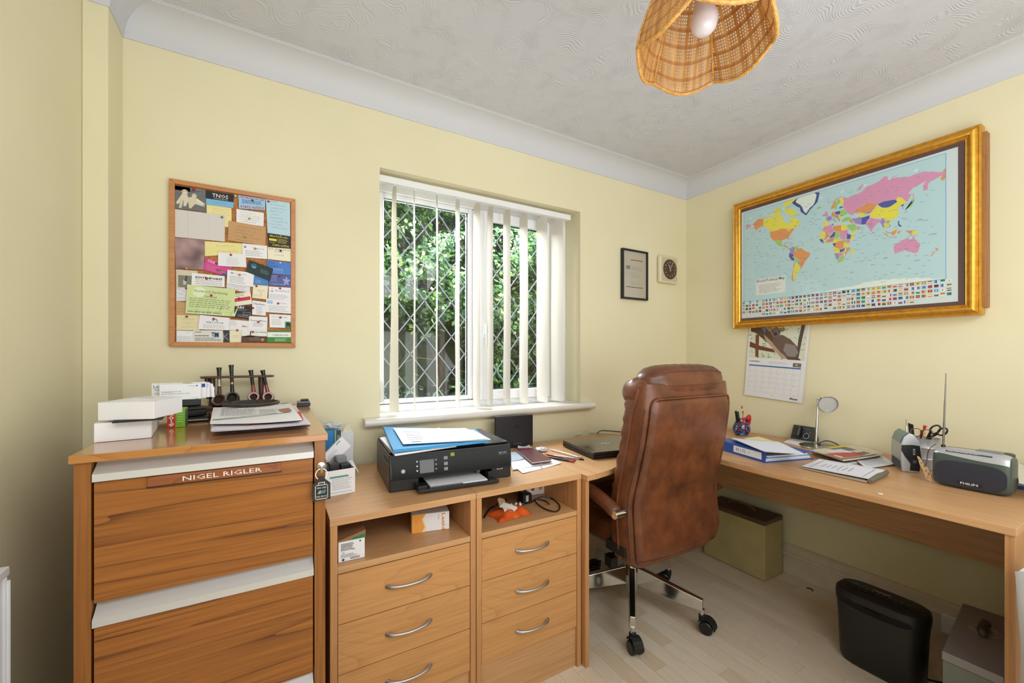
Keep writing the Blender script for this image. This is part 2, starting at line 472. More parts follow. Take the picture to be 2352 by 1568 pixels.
# outer frame
xa, xb, za, zb = OX0, OX1, .935, OZ1
def bar(mb, x0, x1, z0, z1, y0=FY, y1=FY+ft): mb.box((x0, y0, z0), (x1, y1, z1))
bar(win, xa, xa+.03, za, zb); bar(win, 1.42, xb, za, zb)
bar(win, xa+.03, 1.42, za, za+.042); bar(win, xa+.03, 1.42, zb-.05, zb)
bar(win, .932, .985, za+.045, zb-.055)
wo = win.build('window_1', UPVC, bevel=.004); wo['kind'] = 'structure'
def leaf(x0, x1, z0, z1, t, name, y0):
    f = MB(); bar(f, x0, x0+t, z0, z1, y0, y0+.05); bar(f, x1-t, x1, z0, z1, y0, y0+.05)
    bar(f, x0+t, x1-t, z0, z0+t, y0, y0+.05); bar(f, x0+t, x1-t, z1-t, z1, y0, y0+.05)
    f.build(name, UPVC, wo, bevel=.004)
leaf(xa+.03, .932, za+.045, zb-.050, .022, 'window_frame', FY+.008)
leaf(.965, 1.425, .975, 2.008, .052, 'opening_casement', FY-.018)
GLASS, nt, b = newmat('window_glass'); N = nt.nodes; L = nt.links
N.remove(b); out = N['Material Output']
tr = N.new('ShaderNodeBsdfTransparent'); tr.inputs[0].default_value = (.97, .985, .98, 1)
gl = N.new('ShaderNodeBsdfGlossy'); gl.inputs['Roughness'].default_value = .03
fr = N.new('ShaderNodeLayerWeight'); fr.inputs[0].default_value = .5
fp = N.new('ShaderNodeMath'); fp.operation = 'POWER'; fp.inputs[1].default_value = 4; L.new(fr.outputs['Facing'], fp.inputs[0])
fm = N.new('ShaderNodeMath'); fm.operation = 'MULTIPLY_ADD'; fm.inputs[1].default_value = .5; fm.inputs[2].default_value = .03; L.new(fp.outputs[0], fm.inputs[0])
mx = N.new('ShaderNodeMixShader'); L.new(fm.outputs[0], mx.inputs[0]); L.new(tr.outputs[0], mx.inputs[1]); L.new(gl.outputs[0], mx.inputs[2])
L.new(mx.outputs[0], out.inputs[0])
GASK = mat('black_gasket', (30, 33, 38), .6)
LEAD = mat('lead_came', (164, 171, 182), .5, .3)
def pane(x0, x1, z0, z1, y, tag_):
    MB().box((x0, y, z0), (x1, y+.004, z1)).build('pane', GLASS, wo)
    g = MB(); t = .006
    bar(g, x0, x0+t, z0, z1, y-.002, y+.006); bar(g, x1-t, x1, z0, z1, y-.002, y+.006)
    bar(g, x0, x1, z0, z0+t, y-.002, y+.006); bar(g, x0, x1, z1-t, z1, y-.002, y+.006)
    g.build('gasket', GASK, wo)
    # diamond leadwork clipped to the pane
    ld = MB(); dx, dz = (.148, .184) if tag_ == 'l' else (.141, .181); cx0, cz0 = (.449, 1.776) if tag_ == 'l' else (1.079, 1.856)
    def clip(p, q):
        t0, t1 = 0, 1
        for a, d, lo, hi in ((p[0], q[0]-p[0], x0, x1), (p[1], q[1]-p[1], z0, z1)):
            if abs(d) < 1e-9: continue
            u, v = (lo-a)/d, (hi-a)/d
            if u > v: u, v = v, u
            t0 = max(t0, u); t1 = min(t1, v)
        if t1 <= t0: return None
        f = lambda t: (p[0]+(q[0]-p[0])*t, p[1]+(q[1]-p[1])*t)
        return f(t0), f(t1)
    for sgn in (1, -1):
        for i in range(-14, 18):
            xx = cx0+i*dx; p = (xx-10*dx/2*2, cz0-sgn*10*dz); q = (xx+10*dx/2*2, cz0+sgn*10*dz)
            c = clip(p, q)
            if not c: continue
            a, b2 = c; d = Vector((b2[0]-a[0], b2[1]-a[1])).normalized(); nn = Vector((-d.y, d.x))*.0027
            pts = [(a[0]+nn.x, a[1]+nn.y), (b2[0]+nn.x, b2[1]+nn.y), (b2[0]-nn.x, b2[1]-nn.y), (a[0]-nn.x, a[1]-nn.y)]
            ld.prism(pts, y-.0015, y-.0001, axis=1)
    ld.build('leadwork', LEAD, wo)
pane(.455, .912, .998, 1.994, FY+.03, 'l')
pane(1.015, 1.375, 1.026, 1.957, FY+.01, 'r')
h = MB(); h.box((.980, FY-.03, 1.31), (1.000, FY-.018, 1.40)); h.box((.984, FY-.043, 1.33), (.996, FY-.03, 1.39)); h.tube([(.990, FY-.046, 1.38), (.990, FY-.046, 1.27)], .006)
h.build('window_handle', UPVC, wo, bevel=.002)
MB().box((.994, FY-.03, 1.345), (1.002, FY-.050, 1.365)).build('handle_lock', BLACKM, wo)
# sill board with bullnose
sl = MB(); sx0, sx1 = .338, 1.632
prof = [(FY+.002, .905), (WY-.002, .905), (WY-.002, .941), (FY+.002, .941)]
sl.prism([(p[0], p[1]) for p in prof if 1], OX0+.001, OX1-.001, axis=0)
prof2 = [(WY-.001, .905), (WY-.035, .905)]+[(WY-.035-.018*math.sin(PI*i/8), .923-.018*math.cos(PI*i/8)) for i in range(1, 8)]+[(WY-.035, .941), (WY-.001, .941)]
sl.prism(prof2, sx0, sx1, axis=0)
s_ = sl.build('window_sill', GLOSS, wo, smooth=True)

# vertical blind: head rail and slats
bl = thing('vertical_blind', 'cream vertical fabric blind with slats drawn open across the window', 'blind', (.97, 1.93, 2.06))
MB().box((OX0+.002, 1.937, 2.018), (1.522, 1.968, 2.049)).build('head_rail', UPVC, bl, bevel=.003)
SLAT, nt, b = newmat('cream_blind_fabric'); N = nt.nodes; L = nt.links
tc = N.new('ShaderNodeTexCoord'); mp = N.new('ShaderNodeMapping'); mp.inputs['Scale'].default_value = (60, 60, 14); L.new(tc.outputs['Object'], mp.inputs[0])
nn = N.new('ShaderNodeTexNoise'); nn.inputs['Scale'].default_value = 6; nn.inputs['Detail'].default_value = 4; L.new(mp.outputs[0], nn.inputs['Vector'])
rr = N.new('ShaderNodeValToRGB'); rr.color_ramp.elements[0].color = (*lin((232, 227, 218)), 1); rr.color_ramp.elements[1].color = (*lin((246, 243, 238)), 1); L.new(nn.outputs[0], rr.inputs[0])
L.new(rr.outputs[0], b.inputs['Base Color']); b.inputs['Roughness'].default_value = .8
tl = N.new('ShaderNodeBsdfTranslucent'); L.new(rr.outputs[0], tl.inputs[0])
ms = N.new('ShaderNodeMixShader'); ms.inputs[0].default_value = .45; L.new(b.outputs[0], ms.inputs[1]); L.new(tl.outputs[0], ms.inputs[2])
L.new(ms.outputs[0], N['Material Output'].inputs[0])
bp = N.new('ShaderNodeBump'); bp.inputs['Strength'].default_value = .2; bp.inputs['Distance'].default_value = .001; L.new(nn.outputs[0], bp.inputs['Height']); L.new(bp.outputs[0], b.inputs['Normal'])
SL = [(x, 0, 0, 0) for x in (.487, .584, .697, .805, .912, .990, 1.093, 1.200, 1.322, 1.428)]
SA = [88, 76.5, 75, 81, 89, 83, 87, 89, 101, 103]
for i, (x, aw, _, _) in enumerate(SL):
    a = math.radians(SA[i]); d = Vector((math.cos(a), math.sin(a), 0)); hw = .0445
    c0 = Vector((x, 1.948, 0)); ztop, zbot = 2.012, .953
    cu = (.004 if i else .008)
    tw = [0, math.radians(0)]
    def P(u, v, c0=c0, d=d, i=i, a=a):
        tws = math.radians((17 if i == 0 else (2 if i % 2 else -1))*v)
        dd = Vector((math.cos(a+tws), math.sin(a+tws), 0))
        nrm = Vector((-dd.y, dd.x, 0))
        q = u*2-1
        z = ztop+(zbot-ztop)*v
        if v == 0: z -= .018*abs(q)
        wob = .0015*math.sin(v*9+i)
        return c0+dd*(q*hw)+nrm*(.004*(1-q*q)+wob)+Vector((0, 0, z))
    s = MB().grid(P, 6, 24, SLAT, thick=(0.0004, .0003, 0)); s.build('blind_slat', SLAT, bl, smooth=True)
    MB().tube([(x, 1.948, 2.006), (x, 1.948, 2.022)], .003).build('slat_hook', UPVC, bl)
ch = MB()
for i in range(len(SL)-1):
    xa_, xb_ = SL[i][0], SL[i+1][0]
    pts = [(xa_+(xb_-xa_)*t, 1.925, .985-.018*4*t*(1-t)) for t in [k/8 for k in range(9)]]
    ch.tube(pts, .0011, n=4)
ch.build('bottom_chain', UPVC, bl)
cd = MB(); cd.tube([(.425, 1.945, 2.02), (.424, 1.942, 1.5), (.425, 1.94, 1.10)], .0012, n=5); cd.build('pull_cord', UPVC, bl)
cd = MB(); cd.lathe([(.003, 0), (.012, .008), (.0135, .04), (.010, .08), (.004, .1), (0, .1)], (.425, 1.94, 1.0), n=12); cd.build('cord_weight', GLOSS, bl, smooth=True)

# ---------------------------------------------------------------- outside: conifer hedge over a dark fence
LEAF, nt, b = newmat('hedge_leaf'); N = nt.nodes; L = nt.links
at = N.new('ShaderNodeAttribute'); at.attribute_name = 'tone'
rr = N.new('ShaderNodeValToRGB'); rr.color_ramp.elements[0].color = (*lin((40, 66, 46)), 1); rr.color_ramp.elements[1].color = (*lin((166, 196, 122)), 1)
x = rr.color_ramp.elements.new(.6); x.color = (*lin((76, 116, 70)), 1)
L.new(at.outputs['Fac'], rr.inputs[0]); L.new(rr.outputs[0], b.inputs['Base Color']); b.inputs['Roughness'].default_value = .65; b.inputs['Specular IOR Level'].default_value = .2
tl = N.new('ShaderNodeBsdfTranslucent'); L.new(rr.outputs[0], tl.inputs[0]); ms = N.new('ShaderNodeMixShader'); ms.inputs[0].default_value = .3
L.new(b.outputs[0], ms.inputs[1]); L.new(tl.outputs[0], ms.inputs[2]); L.new(ms.outputs[0], N['Material Output'].inputs[0])
def leaves(name, n, xr, yr, zr, size, seed, parent, droop=.6, dens=None, tone=(0, 1)):
    g = np.random.default_rng(seed)
    P = np.stack([g.uniform(*xr, n), g.uniform(*yr, n), g.uniform(*zr, n)], 1)
    if dens is not None: P = P[dens(P, g)]; 
    n = len(P)
    D = np.stack([g.normal(0, .9, n), g.normal(-.6, .5, n), g.normal(-droop, .45, n)], 1); D /= np.linalg.norm(D, axis=1)[:, None]
    R = g.normal(0, 1, (n, 3)); S = np.cross(D, R); S /= np.linalg.norm(S, axis=1)[:, None]
    ln = (size*g.uniform(.6, 1.4, n))[:, None]; wd = ln*.30
    T = np.cross(S, D)
    v = np.stack([P, P+D*ln*.5+S*wd+T*wd*.2, P+D*ln, P+D*ln*.5-S*wd+T*wd*.2], 1).reshape(-1, 3)
    f = np.arange(4*n).reshape(-1, 4)
    me = bpy.data.meshes.new(name); me.from_pydata(v.tolist(), [], f.tolist()); me.materials.append(LEAF)
    a = me.attributes.new('tone', 'FLOAT', 'FACE'); a.data.foreach_set('value', g.uniform(tone[0], tone[1], n)**1.3)
    o = bpy.data.objects.new(name, me); C.objects.link(o); o.parent = parent
    if parent is not None:
        me.transform(cur_inv(parent))
    o['kind'] = 'stuff'
    return o
hg = thing('conifer_hedge', 'dense green conifer hedge outside the leaded window', 'hedge', (1.8, 3.3, -.3))
def dn(P, g):
    x, y, z = P[:, 0], P[:, 1], P[:, 2]
    edge = 1.50+.08*np.sin(x*3.1+.6)-1.2*np.clip((x-1.25), 0, .55)+.06*np.sin(x*11)
    front = 2.93+.12*np.sin(x*5.2+z*3)+.1*np.sin(z*9+x*2)+.08*np.sin(x*17-z*13)
    clump = np.sin(x*14+z*9)+np.sin(x*9-z*17+1)+np.sin(z*23+x*3)
    return (z > edge+g.normal(0, .05, len(x))) & (y > front) & (clump+g.normal(0, .8, len(x)) > -1.0)
leaves('foliage', 190000, (-.3, 4.2), (2.85, 3.35), (.6, 3.1), .046, 1, hg, dens=dn)
MB().box((-.8, 3.42, .95), (5.2, 3.5, 3.6)).build('inner_branches', mat('hedge_core', (52, 62, 40), .95, bump=1, bscale=30, vary=.5, vscale=18), hg)
BARK = mat('dark_bark', (70, 58, 50), .9, bump=.8, bscale=60, vary=.4, vscale=12)
for i in range(10):
    x = -.1+i*.42+rs.uniform(-.1, .1); r = rs.uniform(.03, .05); y = 3.22+rs.uniform(-.05, .1)
    MB().tube([(x, y, -.3), (x+rs.uniform(-.03, .03), y, .8), (x+rs.uniform(-.06, .06), y, 1.7), (x+rs.uniform(-.1, .1), y, 2.8)], [r, r*.9, r*.8, r*.5], n=8).build('trunk', BARK, hg, smooth=True)
tw = MB()
TWIG = mat('dry_twig', (120, 96, 76), .9)
for i in range(200):
    x = rs.uniform(-.3, 4); z = rs.uniform(.5, 1.35); y = rs.uniform(2.95, 3.2); a = rs.uniform(-.5, .5)
    tw.tube([(x, y+.1, z), (x+a*.15, y, z+rs.uniform(.0, .1)), (x+a*.35, y-.08, z+rs.uniform(-.05, .22))], [.0035, .0025, .0012], n=4)
o = tw.build('twigs', TWIG, hg); o['kind'] = 'stuff'
fn = thing('garden_fence', 'dark weathered board fence standing behind the hedge trunks', 'fence', (1.9, 3.6, -.3))
FEN = wood('weathered_fence', '4d5054', '2a2c2f', 'z', 8, .5, .4, .8, seed=11)
FEN2 = wood('weathered_fence_pale', '74777b', '45484c', 'z', 8, .5, .4, .8, seed=12)
for i in range(34):
    x = -.5+i*.15; MB().box((x, 3.62+(.015 if i % 2 else 0), -.3), (x+.165, 3.64+(.015 if i % 2 else 0), 1.75+rs.uniform(-.01, .01))).build('fence_board', FEN2 if i % 3 == 1 else FEN, fn)
GRND = mat('garden_soil', (72, 66, 50), .95, bump=1, bscale=40, vary=.4, vscale=8)
MB().box((-6, WY+TH, -.40), (8, 9, -.30)).build('ground', GRND)['kind'] = 'structure'
iv = thing('ivy', 'bright green ivy growing low in front of the fence', 'ivy', (1.4, 3.0, -.3))
def dn2(P, g):
    x, y, z = P[:, 0], P[:, 1], P[:, 2]
    return z < .98+.07*np.sin(x*4+2)+.07*np.sin(x*9+1)+g.normal(0, .05, len(x))
leaves('ivy_leaves', 20000, (-.2, 4.2), (2.85, 3.15), (-.3, 1.4), .05, 5, iv, droop=.2, dens=dn2, tone=(.1, .8))
iv['category'] = 'ivy'
# ---------------------------------------------------------------- teak filing cabinet
H = 1.022
fc = thing('filing_cabinet', 'tall teak veneer filing cabinet with brushed metal drawer pulls and a name plate', 'cabinet', (-.115, 1.5, 0))
fx0, fx1, fy0, fy1 = -.3455, .1155, 1.116, 1.885
MB().box((fx0, fy0, H-.016), (fx1, fy1, H)).build('top', TEAKT, fc, bevel=.0015)
MB().box((fx0+.005, fy0+.009, 0), (fx0+.030, fy1-.01, H-.0165)).build('side_panel', TEAKZ, fc, bevel=.001)
MB().box((fx1-.030, fy0+.009, 0), (fx1-.005, fy1-.01, H-.0165)).build('side_panel', TEAKZ, fc, bevel=.001)
MB().box((fx0+.031, fy1-.03, 0), (fx1-.031, fy1-.012, H-.017)).build('back_panel', TEAKZ, fc)
MB().box((fx0+.031, fy0+.05, .0), (fx1-.031, fy0+.07, H-.017)).build('carcass_front', BLACKM, fc)
dfy = fy0+.009
# drawers: each a veneer front under a bent aluminium pull
tops, lips, bots = [1.005, .7215, .4345], [.966, .677, .390], [.7215, .4345, .148]
for k in range(3):
    z1, z0 = tops[k], bots[k]; pull = z1-lips[k]-.0105
    x0, x1 = fx0+.034, fx1-.033
    d = MB().box((x0, dfy, z0+.001), (x1, dfy+.02, z1-pull-.0125)).build('drawer_front', TEAK, fc, bevel=.001)
    p = MB()
    pf = []
    yb = dfy+.024
    for i in range(9):
        t = i/8; pf.append((yb-(.026*(t**1.6)), z1-.001-(pull-.008)*t))
    pf += [(dfy-.006, z1-pull+.0045), (dfy-.006, z1-pull-.0105), (dfy-.003, z1-pull-.0105), (dfy+.004, z1-pull-.004), (yb+.003, z1-pull-.002), (yb+.003, z1-.012), (yb+.003, z1-.001)]
    p.prism(pf, x0-.001, x1+.001, axis=0); p.build('drawer_pull', STEEL, fc, smooth=True, angle=50)
# name plate under the first pull
pv = MB(); npx0, npx1 = -.229, .0135; npz1 = .9635
pl = MB().box((npx0, dfy-.0055, npz1-.021), (npx1, dfy-.0005, npz1)).build('name_plate', wood('plate_wood', '9a5a34', '6c3516', 'x', 30, .6, .5, .35, seed=9), fc, bevel=.0006)
P_ = Print((npx0, dfy-.0056, npz1), (1, 0, 0), (0, 0, -1), (0, -1, 0), npx1-npx0, .021)
P_.text('NIGEL RIGLER', .24, .76, .50, 'e8e2dc', 1, width=.60); P_.build('engraved_lettering', pl)
MB().box((npx0-.001, dfy-.0065, npz1-.0225), (npx1+.001, dfy-.0005, npz1-.0205)).build('plate_rail', BLACK, pl)
# lock
lk = MB(); lk.lathe([(0, 0), (.0085, 0), (.0095, .002), (.0095, .006), (0, .007)], (0, 0, 0), n=20, M=rotM((.1000, dfy+.0, .9430), rx=PI/2)); lk.build('lock', CHROME, fc, smooth=True)
ky = thing('key_fob', 'black leather key fob on a split ring hanging from the cabinet lock', 'key ring', (.0985, dfy-.012, .93))
kx, kz = .1000, .9430
k = MB(); k.box((kx-.0025, dfy-.021, kz-.012), (kx+.0025, dfy-.008, kz+.003)); k.box((kx-.001, dfy-.019, kz-.016), (kx+.001, dfy-.009, kz-.002)); k.build('key', CHROME, ky, bevel=.0008)
k = MB(); k.tube([(kx+.013*math.cos(2*PI*i/28), dfy-.014+.002*math.sin(2*PI*i/28), kz-.018+.013*math.sin(2*PI*i/28)) for i in range(28)], .0011, closed=True, n=6); k.build('split_ring', CHROME, ky, smooth=True)
fz = kz-.029
k = MB(); k.prism([(kx-.006, fz+.006), (kx+.006, fz+.006), (kx+.009, fz-.002), (kx+.020, fz-.012), (kx+.020, fz-.052), (kx-.020, fz-.052), (kx-.020, fz-.012), (kx-.009, fz-.002)], dfy-.018, dfy-.0145, axis=1)
k.build('leather_tab', mat('black_leather', (30, 28, 30), .45, bump=.4, bscale=300), ky, bevel=.0006)
P_ = Print((kx-.0145, dfy-.0185, fz-.013), (1, 0, 0), (0, 0, -1), (0, -1, 0), .029, .036)
for r_ in ((0, 0, 1, .06), (0, .94, 1, 1), (0, 0, .06, 1), (.94, 0, 1, 1)): P_.rect(*r_, 'b8b8b8', 2)
P_.rect(.04, .04, .96, .96, '1d1d1f', 0); P_.rect(.28, -.16, .72, -.10, 'c2c2c2'); P_.rect(.24, -.16, .30, .02, 'c2c2c2'); P_.rect(.70, -.16, .76, .02, 'c2c2c2')
P_.text('FINE CARS', .5, .28, .13, 'd8d2c4', 3, 'c', width=.72); P_.text('FINE SERVICE', .5, .86, .12, 'd8d2c4', 3, 'c', width=.78)
P_.poly([(.16, .62), (.30, .40), (.52, .40), (.42, .62)], '8f9a92', 3); P_.poly([(.45, .62), (.55, .40), (.86, .36), (.78, .62)], '49757e', 3); P_.build('fob_emblem', ky)

# ---------------------------------------------------------------- drawer units
T = .753
def drawer_unit(x0, x1, yf, label):
    u = thing('drawer_unit', label, 'drawer unit', ((x0+x1)/2, 1.58, 0))
    yb = WY-.055; t = .0195
    MB().box((x0, yf, T-.021), (x1-.0008, yb, T)).build('top', OAK, u, bevel=.001)
    for a in (x0+.001, x1-t-.001): MB().box((a, yf+.002, 0), (a+t, yb-.01, T-.0215)).build('side_panel', OAKZ, u, bevel=.0008)
    a, b2 = x0+t+.0015, x1-t-.0015
    MB().box((a, yf+.004, .592), (b2, yb-.02, .611)).build('shelf', OAK, u, bevel=.0008)
    MB().box((a, yb-.02, .05), (b2, yb-.012, T-.022)).build('back_panel', OAK, u)
    MB().box((a, yf+.012, 0), (b2, yf+.03, .155)).build('plinth', OAK, u)
    zs = [.590, .4455, .3010, .1575]
    for k in range(3):
        d = MB().box((a+.001, yf+.004, zs[k+1]+.0012), (b2-.001, yf+.022, zs[k]-.0012)).build('drawer_front', DRW, u, bevel=.0008)
        xm = (a+b2)/2; zm = zs[k+1]+.0735; hw = .066 if x0 < .4 else .066
        pts = []; rr_ = []
        for i in range(17):
            q = -1+2*i/16
            pts.append((xm+q*hw, yf+.004-.024*(1-q*q)**.6-.001, zm)); rr_.append(.0038+.0035*abs(q)**3)
        h_ = MB().tube(pts, rr_, n=10)
        for q in (-1, 1): h_.sphere((xm+q*hw, yf+.002, zm), .0075, sc=(1.1, .7, 1), n=10, k=6)
        h_.build('handle', SATIN, d, smooth=True, angle=70)
    return u
YU = 1.262
drawer_unit(.135, .590, YU, 'light oak drawer unit under the printer, next to the filing cabinet')
drawer_unit(.5905, 1.044, YU, 'light oak drawer unit beside the desk, orange packet on its shelf')

# ---------------------------------------------------------------- corner desk
dk = thing('corner_desk', 'long light oak corner desk running along both walls', 'desk', (1.8, 1.3, 0))
outline = [(1.046, 1.84), (1.046, 1.229), (1.10, 1.232)]
# concave front edge
for p in smooth_pts([(1.10, 1.234, 0), (1.22, 1.262, 0), (1.38, 1.36, 0), (1.55, 1.415, 0), (1.69, 1.37, 0), (1.735, 1.27, 0), (1.728, 1.14, 0), (1.716, 1.04, 0), (1.710, .92, 0)], 5)[1:]: outline.append((p.x, p.y))
outline += [(1.717, .278), (2.497, .278), (2.497, 1.84)]
OAKD = OAKY
MB().prism(outline, T-.022, T).build('desktop', OAKY, dk, bevel=.0015)
MB().box((1.048, 1.243, 0), (1.066, 1.80, T-.0225)).build('leg_panel', OAKZ, dk, bevel=.001)
MB().box((1.722, .281, 0), (2.47, .300, T-.0225)).build('leg_panel', OAKZ, dk, bevel=.001)
MB().box((2.37, .3005, .418), (2.388, 1.75, T-.0225)).build('modesty_panel', OAKY, dk, bevel=.001)
MB().box((1.0665, 1.70, .455), (2.369, 1.718, T-.0225)).build('modesty_panel', OAK, dk, bevel=.001)
MB().box((2.3885, 1.70, 0), (2.45, 1.718, T-.0225)).build('leg_panel', OAKZ, dk)

# ---------------------------------------------------------------- brown leather executive chair (faces the window wall)
LEA, nt, b = newmat('brown_leather'); N = nt.nodes; L = nt.links
tc = N.new('ShaderNodeTexCoord'); n1 = N.new('ShaderNodeTexNoise'); n1.inputs['Scale'].default_value = 11; n1.inputs['Detail'].default_value = 6; n1.inputs['Roughness'].default_value = .65
L.new(tc.outputs['Object'], n1.inputs['Vector']); rr = N.new('ShaderNodeValToRGB')
rr.color_ramp.elements[0].position = .3; rr.color_ramp.elements[1].position = .72
rr.color_ramp.elements[0].color = (*lin((80, 44, 28)), 1); rr.color_ramp.elements[1].color = (*lin((124, 72, 42)), 1)
L.new(n1.outputs[0], rr.inputs[0]); L.new(rr.outputs[0], b.inputs['Base Color']); b.inputs['Roughness'].default_value = .32
n2 = N.new('ShaderNodeTexVoronoi'); n2.inputs['Scale'].default_value = 420; L.new(tc.outputs['Object'], n2.inputs['Vector'])
n3 = N.new('ShaderNodeTexNoise'); n3.inputs['Scale'].default_value = 16; n3.inputs['Detail'].default_value = 3; L.new(tc.outputs['Object'], n3.inputs['Vector'])
bp = N.new('ShaderNodeBump'); bp.inputs['Strength'].default_value = .12; bp.inputs['Distance'].default_value = .001; L.new(n2.outputs['Distance'], bp.inputs['Height'])
b2_ = N.new('ShaderNodeBump'); b2_.inputs['Strength'].default_value = .35; b2_.inputs['Distance'].default_value = .008; L.new(n3.outputs[0], b2_.inputs['Height']); L.new(bp.outputs[0], b2_.inputs['Normal'])
L.new(b2_.outputs[0], b.inputs['Normal'])
SEAM = mat('leather_seam', (96, 52, 30), .45)
ch = thing('office_chair', 'high-backed brown leather office chair on a chrome star base, seen from behind', 'chair', (1.50, 1.44, 0))
cxm = 1.492
def lerp(tab, z):
    for (a, *A), (b3, *B) in zip(tab, tab[1:]):
        if z <= b3: 
            t = (z-a)/(b3-a); t = max(0, min(1, t)); t = t*t*(3-2*t)*.5+t*.5
            return [p+(q-p)*t for p, q in zip(A, B)]
    return list(tab[-1][1:])
#       z      rear Y  half width  half depth(rear..front)
BK = [(.358, 1.172, .235, .050), (.388, 1.160, .272, .065), (.44, 1.153, .284, .072), (.52, 1.158, .286, .072), (.62, 1.168, .284, .070), (.74, 1.140, .280, .072), (.88, 1.108, .274, .075), (1.0, 1.092, .270, .075), (1.06, 1.090, .267, .073), (1.095, 1.092, .262, .070), (1.105, 1.094, .258, .066)]
def back_ring(z, grow=0, n=40):
    ry, hw, hd = lerp(BK, z); cy = ry+hd; out = []
    for j in range(n):
        a = 2*PI*j/n; e = .32
        cxs, sns = math.cos(a), math.sin(a)
        x = (hw+grow)*math.copysign(abs(cxs)**e, cxs); y = (hd+grow)*math.copysign(abs(sns)**(.45), sns)
        # rear panel belly and front bolster wrinkles
        out.append((cxm+x, cy+y, z))
    return out
mb = MB(); zs = [.358, .368, .388, .41]+[.42+.02*i for i in range(34)]+[1.095, 1.105]; n = 48
vs = []; fs = []
for z in zs:
    rg = back_ring(z, 0, n)
    for j, p in enumerate(rg):
        x, y, zz = p
        side = (x-cxm)
        ry, hw, hd = lerp(BK, z)
        if y > ry+hd*1.2 and abs(side) > hw*.45:                     # puckered front bolsters
            y += .005*math.sin(z*110+abs(side)*9)*min(1, (y-ry-hd*1.2)/.02)
        vs.append((x, y, zz))
for i in range(len(zs)-1):
    for j in range(n): fs.append((i*n+j, i*n+(j+1) % n, (i+1)*n+(j+1) % n, (i+1)*n+j))
fs += [tuple(range(n-1, -1, -1)), tuple(range((len(zs)-1)*n, len(zs)*n))]
mb.add(vs, fs); mb.build('backrest', LEA, ch, smooth=True, angle=60)
# rear panel, a little proud, with a piped border
def rear(z, q, off):
    ry, hw, hd = lerp(BK, z); s = q*(hw-.012)
    cur = .012*(q*q)**2
    return Vector((cxm+s, ry-off+cur, z))
def RP(u, v):
    z = .395+(1.045-.395)*v; q = -1+2*u; rnd = 1
    edge = min(1, (1-abs(q))/.06); ev = min(1, min(v, 1-v)/.03)
    e = math.sqrt(max(0, 1-(1-min(edge, ev))**2))
    # rounded upper corners
    p = rear(z, q*(.93 if True else 1), .004+.010*e)
    if v > .93: p.x = cxm+(p.x-cxm)*(1-.06*((v-.93)/.07)**2)
    if v < .06: p.z -= .012*(1-abs(q)**3)
    return p
MB().grid(RP, 40, 60).build('rear_panel', LEA, ch, smooth=True, angle=80)
def pipe(name, pts, r=.0042):
    MB().tube(smooth_pts(pts, 4), r, n=8).build(name, LEA, ch, smooth=True)
zz = [.398, .44, .5, .58, .66, .74, .82, .90, .97, 1.01]
lft = [rear(z, -.945, .006) for z in zz]; rgt = [rear(z, .945, .006) for z in zz]
top = [rear(1.035, -.92, .008), rear(1.046, -.86, .009)]+[rear(1.048, q, .010) for q in (-.7, -.4, 0, .4, .7)]+[rear(1.046, .86, .009), rear(1.035, .92, .008)]
pipe('piping', lft+top+rgt[::-1])
botm = [rear(.395, q, .006)+Vector((0, 0, -.012*(1-abs(q)**3))) for q in (-.945, -.8, -.5, 0, .5, .8, .945)]
pipe('piping', botm)
for s in (-1, 1):                                                  # piping along the flank, between gusset and bolster
    pts = []
    for z in [.393]+zz[1:]+[1.05, 1.085]:
        ry, hw, hd = lerp(BK, z); pts.append((cxm+s*(hw+.001), ry+hd*(1.02 if z < .97 else 1.02-.25*(z-.97)/.1), z))
    pipe('piping', pts, .0048)
    pts = []
    for z in [.393]+zz[1:]:
        ry, hw, hd = lerp(BK, z); pts.append((cxm+s*(hw-.004), ry+hd*.2, z))
    pipe('piping', pts, .0036)
# padded head roll over the top
mb = MB(); nseg = 26; n = 28; vs = []; fs = []
for i in range(nseg+1):
    q = -1+2*i/nseg; x = cxm+.012+q*.240
    e = (1-abs(q)**5)**.5 if abs(q) < 1 else 0; e = max(e, .35)
    for j in range(n):
        a = 2*PI*j/n
        y = 1.163+.079*e*math.copysign(abs(math.cos(a))**.75, math.cos(a)); z = 1.108+.072*e*math.copysign(abs(math.sin(a))**.85, math.sin(a))*(1.0-.05*q*q)
        z += .002*math.sin(q*30)*(1 if j % 2 else 0)
        vs.append((x, y, z))
for i in range(nseg):
    for j in range(n): fs.append((i*n+j, i*n+(j+1) % n, (i+1)*n+(j+1) % n, (i+1)*n+j))
fs += [tuple(range(n-1, -1, -1)), tuple(range(nseg*n, nseg*n+n))]
mb.add(vs, fs); mb.build('head_cushion', LEA, ch, smooth=True, angle=80, fix=True)
def roll(ang, q, off=.001):
    e = max((1-abs(q)**5)**.5 if abs(q) < 1 else 0, .35)
    return Vector((cxm+.012+q*.240, 1.163+(.079*e+off)*math.copysign(abs(math.cos(ang))**.75, math.cos(ang)), 1.108+(.072*e+off)*math.copysign(abs(math.sin(ang))**.85, math.sin(ang))*(1-.05*q*q)))
for ang in (PI*.80, PI*1.04):
    MB().tube([roll(ang, q) for q in [-.9+.1*i for i in range(19)]], .0016, n=6).build('seam', SEAM, ch)
# gathered shoulders either side of the roll
for s in (-1, 1):
    m_ = MB(); m_.sphere((0, 0, 0), 1, n=20, k=12)
    m_.v = [(cxm+s*.228+v[0]*.044, 1.176+v[1]*.078, 1.065+v[2]*.062+.003*math.sin(v[1]*11)) for v in m_.v]
    m_.build('shoulder_bolster', LEA, ch, smooth=True, angle=80)
